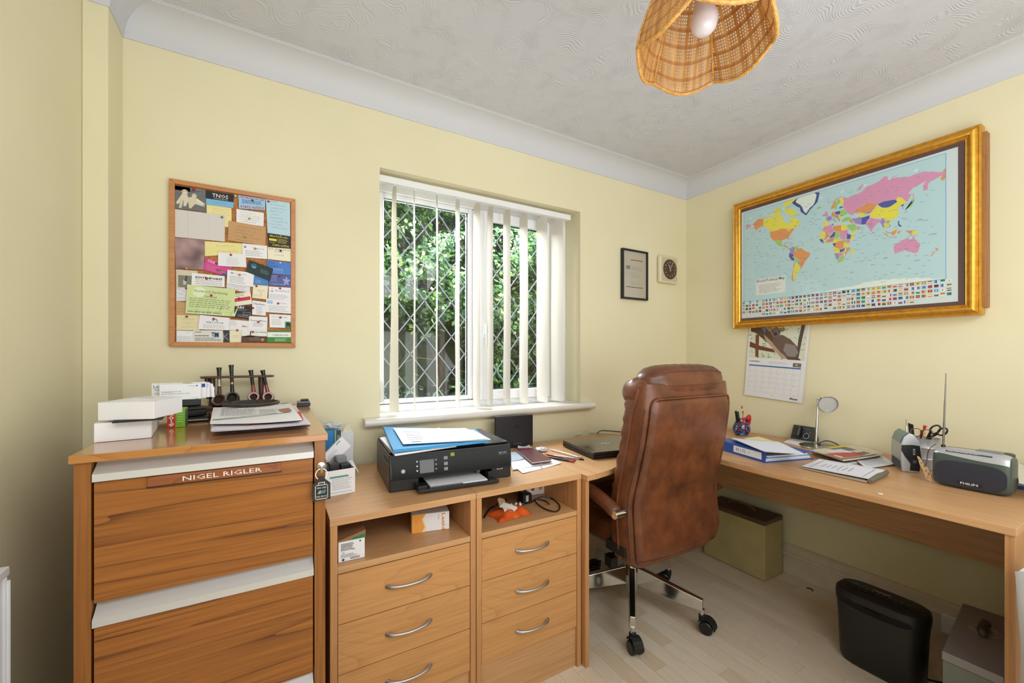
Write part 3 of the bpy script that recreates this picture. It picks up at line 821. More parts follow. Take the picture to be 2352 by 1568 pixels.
# seat
mb = MB(); vs = []; fs = []; n = 44
SE = [(.395, .225, .235), (.405, .245, .255), (.43, .257, .268), (.47, .262, .272), (.495, .258, .268), (.508, .240, .252), (.512, .20, .215)]
for z, hx_, hy_ in SE:
    for j in range(n):
        a = 2*PI*j/n; vs.append((cxm+hx_*math.copysign(abs(math.cos(a))**.35, math.cos(a)), 1.50+hy_*math.copysign(abs(math.sin(a))**.35, math.sin(a)), z))
for i in range(len(SE)-1):
    for j in range(n): fs.append((i*n+j, i*n+(j+1) % n, (i+1)*n+(j+1) % n, (i+1)*n+j))
fs += [tuple(range(n-1, -1, -1)), tuple(range((len(SE)-1)*n, len(SE)*n))]
mb.add(vs, fs).build('seat', LEA, ch, smooth=True, angle=70)
m_ = MB(); m_.sphere((cxm, 1.50, .508), 1, n=24, k=10, sc=(.215, .225, .035)); m_.build('seat_cushion', LEA, ch, smooth=True)
pipe('piping', [(cxm+.259*math.copysign(abs(math.cos(2*PI*j/24))**.35, math.cos(2*PI*j/24)), 1.50+.269*math.copysign(abs(math.sin(2*PI*j/24))**.35, math.sin(2*PI*j/24)), .472) for j in range(25)], .004)
# arms
for s in (-1, 1):
    ax = cxm+s*.318
    arm = MB()
    P3 = [(ax, 1.205, .592), (ax, 1.26, .615), (ax, 1.36, .640), (ax, 1.48, .652), (ax, 1.58, .640), (ax, 1.63, .61)]
    P3 = smooth_pts(P3, 4); arm.tube(P3, [.020]+[.026]*(len(P3)-2)+[.018], n=14)
    arm.v = [(ax+(v[0]-ax)*1.15, v[1], v[2]) for v in arm.v]
    arm.build('arm_pad', LEA, ch, smooth=True, angle=70)
    fr_ = MB(); fr_.tube(smooth_pts([(ax, 1.60, .612), (ax, 1.66, .56), (ax-s*.02, 1.64, .45), (ax-s*.06, 1.58, .405)], 5), .013, n=12)
    fr_.build('arm_frame', CHROME, ch, smooth=True)
    MB().tube([(ax-s*.045, 1.197, .590), (ax+s*.022, 1.197, .590)], .0165, n=18).build('arm_end_cap', CHROME, ch, smooth=True, bevel=.002)
    MB().box((min(ax-s*.06, ax-s*.03), 1.19, .41), (max(ax-s*.06, ax-s*.03), 1.30, .45)).build('arm_bracket', BLACKM, ch, bevel=.003)
# the upholstered part sits a little nearer the room than the base
def nearer(f_):
    e_ = Vector((0, 0, EYE))-ch.location
    for o_ in ch.children:
        for v_ in o_.data.vertices: v_.co = e_+(v_.co-e_)*f_
nearer(.965)
# mechanism and gas lift
hx0, hy0 = 1.508, 1.445
MB().box((hx0-.12, hy0-.11, .386), (hx0+.09, hy0+.12, .420)).build('tilt_mechanism', BLACKM, ch, bevel=.006)
MB().tube([(hx0, hy0, .10), (hx0, hy0, .386)], .025, n=20).build('gas_lift', CHROME, ch, smooth=True)
MB().tube([(hx0, hy0, .215), (hx0, hy0, .225)], .030, n=20).build('lift_collar', BLACKM, ch, smooth=True)
lv = MB(); lv.tube(smooth_pts([(hx0-.08, hy0-.02, .37), (hx0-.16, hy0-.06, .355), (hx0-.215, hy0-.09, .325)], 4), [.006]*8+[.010], n=10); lv.prism([(hx0-.245, hy0-.115), (hx0-.205, hy0-.115), (hx0-.20, hy0-.065), (hx0-.235, hy0-.065)], .29, .335)
lv.build('tilt_lever', BLACK, ch, smooth=True)
MB().lathe([(.030, .085), (.036, .095), (.040, .15), (.038, .205), (.030, .215)], (hx0, hy0, 0), n=24).build('hub', CHROME, ch, smooth=True)
MB().tube([(hx0, hy0, .05), (hx0, hy0, .086)], .009, n=12).build('lift_spindle', SATIN, ch, smooth=True)
cast = [(1.263, 1.205), (1.648, 1.130), (1.846, 1.490), (1.576, 1.775), (1.195, 1.60)]
for i, (qx, qy) in enumerate(cast):
    d = Vector((qx-hx0, qy-hy0, 0)); ln = .325; d.normalize(); w = Vector((-d.y, d.x, 0)); o_ = Vector((hx0, hy0, 0))
    def q4(r, z0, z1, hw): return [o_+d*r+w*hw+Vector((0, 0, z0)), o_+d*r-w*hw+Vector((0, 0, z0)), o_+d*r-w*hw*.75+Vector((0, 0, z1)), o_+d*r+w*hw*.75+Vector((0, 0, z1))]
    st = [(.03, .115, .200, .019), (.12, .106, .182, .019), (.22, .096, .160, .018), (.322, .090, .140, .016)]
    vs = []
    for s4 in st: vs += q4(*s4)
    fs = [(0, 1, 2, 3), (15, 14, 13, 12)]
    for k in range(3):
        for j in range(4): fs.append((k*4+j, (k+1)*4+j, (k+1)*4+(j+1) % 4, k*4+(j+1) % 4))
    lg = MB().add(vs, fs).build('base_leg', CHROME, ch, bevel=.005, fix=True, seg=3)
    cp = o_+d*.318
    MB().tube([cp+Vector((0, 0, .066)), cp+Vector((0, 0, .098))], .011, n=12).build('caster_stem', CHROME, lg, smooth=True)
    # caster: trailing twin wheels under a hood
    ca = math.atan2(d.y, d.x)+[.5, -.1, 1.9, 1.2, .3][i]
    cd_ = Vector((math.cos(ca), math.sin(ca), 0)); wd = Vector((-cd_.y, cd_.x, 0)); cc = cp+cd_*.020+Vector((0, 0, .0285))
    cs = MB()
    for s in (-1, 1): cs.tube([cc+wd*s*.006, cc+wd*s*.010, cc+wd*s*.022, cc+wd*s*.026], [.024, .0285, .0285, .024], n=22)
    cs.build('caster_wheel', BLACK, lg, smooth=True, angle=35)
    hd_ = MB(); hp = []
    for k in range(9):
        a = math.radians(25+k*155/8); hp.append(cc+cd_*(.033*math.cos(a))*(-1)+Vector((0, 0, .036*math.sin(a))))
    for k in range(8):
        p, q = hp[k], hp[k+1]
        hd_.hexa([p-wd*.021, q-wd*.021, q+wd*.021, p+wd*.021], [p-wd*.021+(p-cc)*.12, q-wd*.021+(q-cc)*.12, q+wd*.021+(q-cc)*.12, p+wd*.021+(p-cc)*.12])
    hd_.tube([cp+Vector((0, 0, .045)), cp+Vector((0, 0, .072))], .015, n=14)
    hd_.build('caster_hood', BLACKM, lg, fix=True)
# ---------------------------------------------------------------- cork notice board
BY = WY-.012
def bc(x, y, yy=BY):
    return px(380+x/3.825, 400+y/3.825, 1, yy)
cb = thing('notice_board', 'pine framed cork notice board covered with pinned cards', 'notice board', (-.125, WY-.01, 1.55))
bx0, bx1, bz0, bz1 = -.325, .0735, 1.2495, 1.8475
CORK = mat('cork', (184, 122, 70), .9, bump=.6, bscale=180, vary=.35, vscale=90)
MB().box((bx0+.012, WY-.010, bz0+.012), (bx1-.012, WY-.001, bz1-.012)).build('cork_panel', CORK, cb)
PINE = wood('pine_frame', 'c98a55', '9a5f30', 'x', 12, .3, .3, .4, seed=15)
fw = .0165
def frame_pc(a, b, w_, y0, y1, m_, parent, name='frame_rail', horiz=True, flip=1, bevel=.0015):
    """a mitred frame rail between corners a and b (x,z), width w_ towards the inside"""
    (ax, az), (bx_, bz) = a, b
    if horiz: pts = [(ax, az), (bx_, bz), (bx_-w_, bz+w_*flip), (ax+w_, az+w_*flip)]
    else: pts = [(ax, az), (bx_, bz), (bx_+w_*flip, bz-w_), (ax+w_*flip, az+w_)]
    return MB().prism(pts, y0, y1, axis=1).build(name, m_, parent, bevel=bevel)
def frame4(x0, x1, z0, z1, w_, y0, y1, m_, parent, name='frame_rail', bevel=.0015):
    frame_pc((x0, z0), (x1, z0), w_, y0, y1, m_, parent, name, True, 1, bevel); frame_pc((x0, z1), (x1, z1), w_, y0, y1, m_, parent, name, True, -1, bevel)
    frame_pc((x0, z0), (x0, z1), w_, y0, y1, m_, parent, name, False, 1, bevel); frame_pc((x1, z0), (x1, z1), w_, y0, y1, m_, parent, name, False, -1, bevel)
frame4(bx0, bx1, bz0, bz1, fw, WY-.019, WY-.001, PINE, cb)

CARDN = [0]
PINC = {'r': 'a8283a', 'g': 'b59a4a', 't': '5f7f70', 'w': 'd9d5cc', 'y': 'd8a02a', 'b': '3f3a46', 'p': 'c97a7a'}
def card(name, label, cat, cor, layer, base, fn=None, pin=None, pinc='r', over=None):
    """cor: the four corners TL TR BR BL measured on the board"""
    yy = WY-.0125-.0011*layer
    q = [bc(*p, yy) for p in cor]
    o = MB().hexa([p+Vector((0, .0004, 0)) for p in (q[3], q[2], q[1], q[0])], [q[3], q[2], q[1], q[0]]).build(name, ink(base), None, fix=True)
    tag(o, label, cat)
    w_ = (q[1]-q[0]).length; h_ = (q[3]-q[0]).length
    if fn:
        P = Print(q[0]+Vector((0, 0, 0)), q[1]-q[0], q[3]-q[0], (0, -1, 0), w_, h_, eps=.00015)
        U, V = q[1]-q[0], q[3]-q[0]
        P.P = lambda u, v, k=0, q=q: (q[0]*(1-u)*(1-v)+q[1]*u*(1-v)+q[2]*u*v+q[3]*(1-u)*v)+Vector((0, -.00012*(k+1), 0))
        fn(P); P.build('print', o)
    if pin:
        p = bc(*pin, yy); s = MB()
        s.lathe([(0, .0072), (.0028, .0068), (.0034, .0055), (.0026, .004), (.0042, .0008), (.0042, .0002), (0, .0002)], (0, 0, 0), n=12, M=rotM(p, rx=PI/2))
        s.build('drawing_pin', ink(PINC[pinc], .3), o, smooth=True)
    return o
G = '6a6a70'
def fdogs(P):
    P.rect(0, 0, 1, 1, '6e7074'); P.rect(0, .0, 1, .18, '85868a')
    for k, (u, v, s) in enumerate([(.33, .22, .10), (.63, .33, .085)]):
        P.disc(u, v, s, 'd9d2bd', 1); P.disc(u-s*.5, v-.02, s*.4, 'c9b795', 2); P.disc(u+s*.5, v-.02, s*.4, 'c9b795', 2); P.disc(u, v+.05, s*.35, 'efe9d8', 2); P.disc(u, v+.07, s*.1, '33302c', 3)
    P.poly([(.25, .30), (.40, .30), (.46, .55), (.36, .85), (.28, .85), (.30, .60), (.10, .80), (.05, .74)], 'dcd4bc', 1)
    P.poly([(.30, .55), (.22, .95), (.14, .95), (.20, .55)], 'd3caae', 2)
    P.poly([(.42, .45), (.60, .38), (.74, .45), (.98, .78), (.80, .74), (.66, .70), (.52, .92), (.46, .90)], 'd9cfb2', 1)
    P.poly([(.70, .42), (.95, .62), (.99, .70), (.72, .60)], 'e6dfca', 2)
card('pinned_photograph', 'photograph of two golden dogs on grey ground, top left of cork board', 'photo', [(78,97),(352,140),(355,330),(78,300)], 3, '6e7074', fdogs, (248,133))
def f(P):
    P.rect(0, 0, 1, .58, '23262e'); P.rect(0, .58, 1, 1, '7fb9e0')
    P.text('TNOS', .22, .40, .27, 'e8e8ea', 1, width=.58, bold=.01); P.text('SYSTEMS', .28, .53, .08, 'cfd2d8', 1, width=.50); P.text('Computer Systems', .18, .82, .09, '4f8fc0', 1, width=.6)
card('business_card', 'black and sky blue systems card at the top of the cork board', 'card', [(355,140),(600,178),(598,297),(357,264)], 3, '23262e', f, (495,197), 'g')
card('sticky_note', 'yellow note with faint handwriting under the black and blue systems card', 'note', [(360,262),(580,296),(582,470),(365,440)], 1, 'eee2a2', lambda P: P.scrawl(.2, .15, .95, 4, .12, 'a9a27c', seed=4))
def f(P):
    P.text('CROWBOROUGH CABS', .06, .20, .16, 'c03a48', 1, width=.9, bold=.02)
    P.greek(.12, .30, .9, .62, 3, '3a4a78', 1, .4, 3)
    P.text('01892 665522', .05, .93, .20, 'c02838', 1, width=.92, bold=.02)
card('business_card', 'light blue taxi card with big red telephone number', 'card', [(642,182),(878,218),(874,316),(646,300)], 3, '9cc8ea', f, (765,232), 'b')
card('paper_note', 'long pale blue list of handwriting in the top right corner of cork board', 'note', [(882,218),(1094,250),(1097,545),(897,517)], 3, 'bcd9e6', lambda P: (P.text('OUR PAWS', .08, .06, .03, 'b04a58', 1, width=.4), P.scrawl(.12, .14, .95, 8, .095, '5a6a7c', seed=9)), (905,240))
card('paper_note', 'small white handwritten note above the brown envelope', 'note', [(623,304),(865,340),(862,458),(623,425)], 3, 'ecebec', lambda P: P.scrawl(.1, .2, .95, 5, .16, '9a98a4', seed=12), (737,390), 'g')
card('paper_note', 'brown envelope piece with pencilled handwriting on cork board', 'note', [(556,407),(882,465),(877,628),(548,580)], 4, 'c69b6c', lambda P: P.scrawl(.12, .2, .9, 5, .17, '7a5a40', seed=15), (702,552), 'g')
card('paper_sheet', 'pale grey folded sheet pinned at the upper left of cork board', 'paper', [(80,305),(522,362),(522,592),(80,550)], 2, 'd8d3cf', lambda P: (P.rect(.25, 0, .256, 1, 'bdb6b2'), P.rect(.66, 0, .664, 1, 'c8c2be')), (498,378), 't')
BLUR, nt, b = newmat('blurred_photo_print'); N = nt.nodes; L = nt.links
tc = N.new('ShaderNodeTexCoord'); nn = N.new('ShaderNodeTexNoise'); nn.inputs['Scale'].default_value = 18; nn.inputs['Detail'].default_value = 1; L.new(tc.outputs['Object'], nn.inputs['Vector'])
rr = N.new('ShaderNodeValToRGB'); rr.color_ramp.elements[0].position = .3; rr.color_ramp.elements[1].position = .7
rr.color_ramp.elements[0].color = (*lin((104, 76, 82)), 1); rr.color_ramp.elements[1].color = (*lin((196, 160, 160)), 1)
L.new(nn.outputs[0], rr.inputs[0]); L.new(rr.outputs[0], b.inputs['Base Color']); b.inputs['Roughness'].default_value = .4
q = card('pinned_photograph', 'mauve blurred photograph of people at the left edge of cork board', 'photo', [(83,556),(345,578),(338,838),(88,828)], 3, 'a98a90', None, (187,828), 'y')
q.data.materials.clear(); q.data.materials.append(BLUR)
card('sticky_note', 'long yellow note across the middle of cork board', 'note', [(345,588),(672,608),(674,700),(345,720)], 1, 'ece29a', lambda P: P.scrawl(.3, .3, .95, 2, .4, '97906a', seed=18))
def f(P):
    P.text('Miles Private Hire', .10, .24, .14, 'e5d93c', 1, width=.8, bold=.01); P.rect(.05, .38, .38, .55, 'e5d93c'); P.greek(.42, .34, .9, .72, 4, 'c8bc52', 1, .35, 5); P.rect(.05, .66, .3, .69, 'c8bc52')
    P.text('01892 667700', .18, .93, .16, 'e5d93c', 1, width=.75, bold=.01)
card('business_card', 'black hire car card with yellow print at the right of cork board', 'card', [(897,515),(1098,545),(1100,655),(905,632)], 4, '2a2a2c', f, (1012,547), 'g')
def std(title, c='3a3a44', tw=.5, tx=.1, tv=.3, seed=1, n=4, ts=.13, extra=None, c2='9a9aa2'):
    def f(P):
        if title: P.text(title, tx, tv, ts, c, 1, width=tw)
        P.greek(.12, tv+.15, .88, .92, n, c2, 1, .28, seed)
        if extra: extra(P)
    return f
card('business_card', 'white supermarket card with green name right of the yellow note', 'card', [(672,606),(893,628),(895,745),(677,728)], 3, 'eeeef0', std('Waitrose', '7e9a78', .45, .42, .34, 2, extra=lambda P: P.disc(.12, .24, .05, '8a8a96', 1)), (790,655), 'p')
card('business_card', 'cream card under the black hire card', 'card', [(897,640),(1100,655),(1103,768),(900,745)], 3, 'efe9d2', lambda P: (P.text('A. R. Groves & Sons', .04, .18, .13, '4a4a40', 1, width=.92), P.text('BUILDERS', .3, .34, .07, '6a6a60', 1, width=.34), P.text('Crowborough', .28, .62, .08, '6a6a60', 1, width=.42)), (1012,672), 'b')
def f(P):
    P.text('TONE', .10, .30, .22, 'f0c8dc', 1, width=.28, bold=.02); P.rect(.45, .62, 1, .80, '8c3056'); P.text('COMPANY', .58, .80, .15, 'f0d0e0', 2, width=.42); P.greek(.1, .5, .6, .95, 4, 'efa0c8', 1, .2, 8); P.rect(.72, .66, .96, 1, '5a4a8a', 2)
card('business_card', 'magenta card partly tucked under a white card in mid board', 'card', [(355,730),(585,808),(560,905),(330,838)], 4, 'd24a94', f, (447,782))
card('business_card', 'plain white card pinned over the magenta card', 'card', [(462,685),(705,702),(712,818),(462,803)], 5, 'ececf0', lambda P: P.greek(.3, .38, .75, .95, 5, 'b0b0b8', 1, .2, 21), (575,708))
card('business_card', 'blue card under the dark green card', 'card', [(778,880),(905,915),(903,977),(775,968)], 2, '4a86c8', lambda P: P.greek(.1, .5, .6, .9, 3, 'b8d4ee', 1, .2, 22))
def f(P):
    for i in range(18):
        a = 2*PI*i/18; P.disc(.24+.085*math.cos(a), .34+.16*math.sin(a), .014, '9ac8d0' if i < 11 else '5a9ab8', 1, 8)
    P.poly([(.18, .42), (.24, .30), (.31, .36), (.27, .46)], '6ab0d0', 2)
    P.greek(.52, .36, .92, .70, 4, '8ab0a4', 1, .2, 23)
card('business_card', 'dark green card with round blue emblem, tilted clockwise', 'card', [(735,752),(948,828),(918,937),(708,856)], 6, '24383c', f)
def f(P):
    P.text('THE BLUE', .03, .26, .17, '2c4a96', 1, width=.30); P.text('ANCHOR', .03, .48, .17, '2c4a96', 1, width=.44); P.text('BODRUM', .22, .68, .12, 'c8d8f2', 1, width=.42); P.greek(.2, .74, .8, .95, 2, '9ab8ea', 1, .25, 24)
card('business_card', 'bright blue card with large dark lettering at the right of cork board', 'card', [(888,752),(1102,778),(1103,890),(905,870)], 3, '4f80d0', f, (1008,778), 'w')
def f(P):
    for i in range(5):
        a = 2*PI*i/5-.3; P.poly([(.78, .50), (.78+.10*math.cos(a-.5), .50+.18*math.sin(a-.5)*1.4), (.78+.20*math.cos(a), .50+.30*math.sin(a)*1.4), (.78+.10*math.cos(a+.5), .50+.18*math.sin(a+.5)*1.4)], 'a9a6d6', 1)
    P.disc(.78, .5, .03, 'd8d6f0', 2); P.greek(.08, .08, .4, .7, 4, 'a8b4d8', 1, .22, 25); P.rect(.1, .82, .75, .86, 'a8b4d8')
card('business_card', 'violet card with pale star shaped flower', 'card', [(918,880),(1104,893),(1104,992),(905,975)], 4, '5862a4', f, (1003,895))
card('business_card', 'white card with small black heading pinned left of the dark green card', 'card', [(545,838),(780,868),(770,990),(538,960)], 5, 'eeeef2', lambda P: (P.text('dw', .12, .24, .13, '33333a', 1, width=.12, bold=.02), P.text('Domestic Waste', .30, .24, .09, '8a8a92', 1, width=.42), P.greek(.1, .42, .75, .95, 5, '8a8a92', 1, .25, 26)), (652,883), 'p')
def f(P):
    P.text('SOUTHPOINT', .10, .42, .19, '2c2830', 1, width=.84, bold=.035); P.greek(.12, .52, .95, .98, 3, '8a8690', 1, .25, 27, 9, .05)
card('business_card', 'white card with heavy black wide heading above the green gardening card', 'card', [(232,865),(520,895),(520,992),(228,972)], 5, 'eeeef0', f, (363,918))
card('pinned_photograph', 'old sepia photograph at left board edge, below the mauve one', 'photo', [(92,835),(285,850),(262,1005),(95,998)], 2, 'd8cdb8', lambda P: (P.rect(.1, .3, .8, .95, '7f8078'), P.rect(.35, .55, .5, .8, 'c8c6b8', 1), P.poly([(.45, .3), (.55, .3), (.52, .6), (.42, .6)], '4a4c48', 1)))
card('paper_note', 'white note with blue handwriting at the left edge beside gardening card', 'note', [(95,960),(195,1000),(180,1112),(95,1114)], 1, 'e2e2ea', lambda P: P.scrawl(.1, .3, .95, 3, .25, '5f7aa8', seed=31), (185,1003))
def f(P):
    for i in range(12):
        r_ = random.Random(i); u = .1+.08*i
        P.poly([(u, 1), (u+.2*r_.random()+.05, .15+.5*r_.random()), (u+.035, 1)], ['cfe29a', 'bcd88a', 'dcebb4'][i % 3], 1)
    P.disc(.25, .22, .13, 'e6f0cc', 1); P.text('Sherwood Gardening', .14, .23, .095, '5a6450', 2, width=.70); P.text('Services', .36, .40, .095, '5a6450', 2, width=.26)
    P.greek(.06, .45, .92, .80, 5, '7f8f6a', 2, .30, 32, 8, .06); P.rect(.05, .87, .95, .875, '7f8f6a', 2); P.greek(.04, .91, .85, .97, 1, '4f5f9a', 2, .4, 33)
card('business_card', 'large pale green gardening card with grass blades, biggest on cork board', 'card', [(190,967),(613,1010),(603,1250),(175,1220)], 7, 'd3e0a4', f, (403,1063))
card('paper_note', 'narrow white handwritten strip just right of the green gardening card top', 'note', [(535,962),(745,985),(742,1035),(540,1020)], 2, 'e4e4ec', lambda P: P.scrawl(.05, .3, 1, 2, .4, '7a7a8a', seed=34), (632,1025), 'y')
card('business_card', 'cream card with red band beside the green gardening card', 'card', [(600,1052),(745,1028),(762,1138),(606,1160)], 5, 'efe9d6', lambda P: (P.rect(0, .38, .95, .66, 'c23a4c'), P.greek(.1, .08, .7, .35, 2, '4a4a50', 1, .25, 35)), (648,1090))
card('business_card', 'cream card with a faint map, below the dark green card', 'card', [(770,970),(903,980),(893,1100),(762,1085)], 3, 'efe7cc', lambda P: (P.poly([(.3, .3), (.6, .5), (.7, .8), (.5, .9), (.45, .55)], 'e4d8ae'), P.greek(.3, .35, .8, .5, 2, 'a09a80', 1, .2, 36), P.greek(.05, .72, .5, .9, 2, 'b09a90', 1, .2, 37)), (800,982))
card('business_card', 'white card with thin anchor drawing at right board edge', 'card', [(908,985),(1105,997),(1107,1112),(905,1090)], 4, 'eeeef2', lambda P: (P.rect(.14, .12, .155, .40, '5a5a66'), P.poly([(.06, .30), (.10, .42), (.20, .42), (.24, .30), (.19, .38), (.11, .38)], '5a5a66'), P.text('BodyWatch', .30, .36, .13, '7a7aa0', 1, width=.62), P.greek(.05, .62, .9, .98, 4, '8a8a92', 1, .25, 38)), (1008,1002))
card('business_card', 'white card with pale blue corner mark at lower right of board', 'card', [(885,1090),(1107,1112),(1106,1225),(880,1210)], 5, 'ececf2', lambda P: (P.rect(.04, .12, .26, .36, 'a9c6e8'), P.text('Debra Clarke', .45, .30, .10, '8a7a86', 1, width=.35), P.greek(.12, .5, .92, .95, 4, '9a9aa2', 1, .22, 39)), (990,1135))
card('business_card', 'white paint repair card with blue heading', 'card', [(763,1107),(885,1125),(880,1243),(762,1232)], 4, 'eeeef2', lambda P: (P.text('ChipsAway', .06, .26, .14, '3a8ac0', 1, width=.86, bold=.02), P.greek(.3, .38, .8, .95, 7, '7a7a82', 1, .25, 40)), (770,1175))
card('business_card', 'black card with white line drawing right of the gardening card', 'card', [(590,1148),(757,1156),(757,1277),(575,1255)], 4, '2a2a2e', lambda P: (P.text('ABS', .20, .24, .18, 'e8e8ea', 1, width=.42, bold=.02), P.greek(.1, .30, .85, .48, 2, '9a9aa0', 1, .25, 41), P.poly([(.55, .52), (.95, .48), (.95, .66), (.58, .72)], '8a8a90', 1), P.poly([(.58, .55), (.92, .52), (.92, .64), (.61, .69)], '2a2a2e', 2), P.greek(.3, .72, .95, .95, 2, 'b0b0b6', 1, .3, 42)), (627,1172))
card('paper_note', 'brown envelope scrap at the left edge under the gardening card', 'note', [(92,1114),(300,1140),(298,1245),(95,1240)], 1, 'c9a273', lambda P: P.scrawl(.05, .5, .5, 2, .2, '9a7650', seed=43))
card('sticky_note', 'faded yellow note at lower left of board with pencilled words', 'note', [(97,1237),(307,1240),(300,1372),(97,1368)], 2, 'e6dbb0', lambda P: P.scrawl(.2, .25, .9, 3, .26, 'a59a78', seed=44), (188,1250))
card('business_card', 'white card with arched house logo', 'card', [(303,1235),(565,1262),(557,1370),(285,1362)], 6, 'eeeef4', lambda P: (P.poly([(.42, .38), (.48, .16), (.56, .16), (.62, .38), (.58, .38), (.53, .24), (.50, .24), (.46, .38)], '9a9aa4', 1), P.text('WELL HOUSE', .22, .52, .12, '55555f', 1, width=.58, bold=.01), P.greek(.15, .64, .85, .95, 3, '9a9aa2', 1, .22, 45)), (423,1270))
def f(P):
    P.greek(.05, .1, .4, .6, 4, '9a9aa2', 1, .2, 46)
    pts = [(.62, .60), (.72, .50), (.66, .68), (.78, .52), (.76, .66), (.92, .60)]
    for a, b3 in zip(pts, pts[1:]): P.poly([(a[0], a[1]-.03), (b3[0], b3[1]-.03), (b3[0], b3[1]+.03), (a[0], a[1]+.03)], 'c03a44', 1)
card('business_card', 'white card with a red squiggle near the bottom of board', 'card', [(565,1275),(740,1290),(735,1368),(558,1372)], 3, 'ececf0', f)
card('business_card', 'white card with centred dark heading above the log card', 'card', [(735,1245),(897,1255),(892,1370),(730,1365)], 4, 'eeeef0', lambda P: (P.text('Therese Martin', .06, .36, .11, '55555c', 1, width=.86, bold=.01), P.greek(.22, .5, .8, .8, 3, '8a8a92', 1, .25, 47)), (817,1297))
card('business_card', 'white card with black dog on green square in its corner', 'card', [(912,1228),(1108,1238),(1108,1350),(915,1345)], 4, 'eeeef2', lambda P: (P.text('Paws for Thought', .12, .24, .12, '8a9ac8', 1, width=.7), P.greek(.1, .4, .55, .85, 4, '9a9aa2', 1, .22, 48), P.rect(.70, .52, 1, 1, '3f8a5a', 1), P.poly([(.76, .62), (.84, .58), (.95, .70), (.94, .95), (.89, .95), (.88, .82), (.80, .80), (.80, .95), (.76, .95)], '20201f', 2)), (1010,1258))
card('business_card', 'white card in the bottom left corner of cork board', 'card', [(97,1372),(250,1376),(250,1476),(97,1476)], 3, 'eeeef2', lambda P: (P.text('T.W.C', .55, .18, .07, '6a6a72', 1, width=.2), P.greek(.05, .5, .95, .95, 5, '9a9aa2', 1, .25, 49)))
card('business_card', 'off-white management card with blue letter logo', 'card', [(245,1370),(505,1372),(507,1476),(245,1476)], 5, 'e2e0d8', lambda P: (P.rect(.70, .2, .86, .58, '3f86b8', 1), P.text('TM', .60, .52, .36, '2a3a52', 2, width=.24, bold=.03), P.greek(.05, .12, .3, .22, 1, '4a4a50', 1, .5, 50), P.greek(.05, .42, .55, .55, 1, '4a4a50', 1, .5, 51), P.greek(.05, .62, .95, .95, 3, '6a6a70', 1, .4, 52)))
card('business_card', 'charcoal card with grey letter beside the management card', 'card', [(500,1370),(562,1370),(565,1476),(500,1476)], 4, '3a3a40', lambda P: P.text('K', .1, .8, .55, '8a8a92', 1, width=.85))
card('business_card', 'blank cream card at the middle of the bottom row', 'card', [(563,1368),(672,1370),(668,1476),(562,1476)], 3, 'eee6c8', lambda P: P.greek(.3, .45, .9, .7, 2, 'b0a88a', 1, .2, 53), (632,1370))
def f(P):
    P.rect(0, .50, 1, 1, '5a4238'); P.poly([(0, .55), (.3, .42), (.7, .50), (1, .6), (1, .5), (0, .5)], '7a5c48', 1); P.disc(.82, .78, .07, 'c98a58', 1)
    P.rect(.32, .18, .36, .44, '22303a', 1); P.disc(.34, .14, .025, '22303a', 1); P.text('Steven Gannings', .45, .22, .13, '3f7a5a', 1, width=.53, bold=.01); P.greek(.3, .62, .8, .9, 3, 'b0a090', 2, .25, 54)
card('business_card', 'log cutting card with brown timber picture in bottom row', 'card', [(672,1365),(893,1370),(893,1476),(665,1476)], 5, 'ecece8', f, (767,1385))
def f(P):
    P.rect(0, 0, 1, .14, '4a8a4a'); P.rect(0, .56, 1, 1, '3f8a3c'); P.text('OVERGROWN', .20, .46, .15, '3a4a3a', 1, width=.64); P.greek(.3, .68, .8, .95, 3, 'd8ecd0', 1, .3, 55)
card('business_card', 'green and white garden card in the bottom right corner of cork board', 'card', [(897,1372),(1110,1374),(1112,1476),(895,1476)], 5, 'eef0ea', f)
tag(MB().lathe([(0, .0072), (.0028, .0068), (.0034, .0055), (.0026, .004), (.0042, .0008), (.0042, .0002), (0, .0002)], (0, 0, 0), n=12, M=rotM(bc(615, 193), rx=PI/2)).build('drawing_pin', ink('d9d5cc', .3), None, smooth=True), 'lone pale drawing pin in bare cork right of the systems card', 'drawing pin')

# ---------------------------------------------------------------- framed certificate and wall clock
ce = thing('framed_certificate', 'black framed certificate hanging on the window wall beside the clock', 'picture frame', (2.0, WY, 1.73))
a0, a1, c0_, c1_ = 1.879, 2.105, 1.573, 1.888
frame4(a0, a1, c0_, c1_, .011, WY-.022, WY-.001, BLACK, ce)
pc = MB().box((a0+.01, WY-.012, c0_+.01), (a1-.01, WY-.002, c1_-.01)).build('certificate', ink('cdbfae'), ce)
P = Print((a0+.011, WY-.0121, c1_-.011), (1, 0, 0), (0, 0, -1), (0, -1, 0), a1-a0-.022, c1_-c0_-.022)
P.rect(.32, .175, .86, .188, '33302e'); P.rect(.12, .765, .86, .778, '33302e'); P.rect(.12, .315, .29, .385, '5a6a70'); P.text('IPS', .13, .375, .05, 'd0c8ba', 1, width=.14)
P.greek(.36, .33, .82, .41, 3, '9a9086', 1, .25, 3); P.text('This is to certify', .33, .475, .018, '55504a', 1, width=.22); P.greek(.33, .51, .8, .57, 3, '9a9086', 1, .25, 4); P.greek(.33, .67, .6, .72, 3, '9a9086', 1, .25, 5); P.scrawl(.66, .68, .84, 1, .03, '55504a', seed=3)
P.build('print', pc)
GL2 = GLASS
MB().box((a0+.0105, WY-.0145, c0_+.0105), (a1-.0105, WY-.0135, c1_-.0105)).build('glazing', GLASS, ce)
ck = thing('wall_clock', 'square cream wall clock with dark brown round dial', 'clock', (2.30, WY, 1.79))
CREAM = mat('cream_plastic', (226, 216, 186), .35)
k0, k1, l0, l1 = 2.207, 2.388, 1.702, 1.886
MB().box((k0, WY-.030, l0), (k1, WY-.001, l1)).build('case', CREAM, ck, bevel=.012, seg=4)
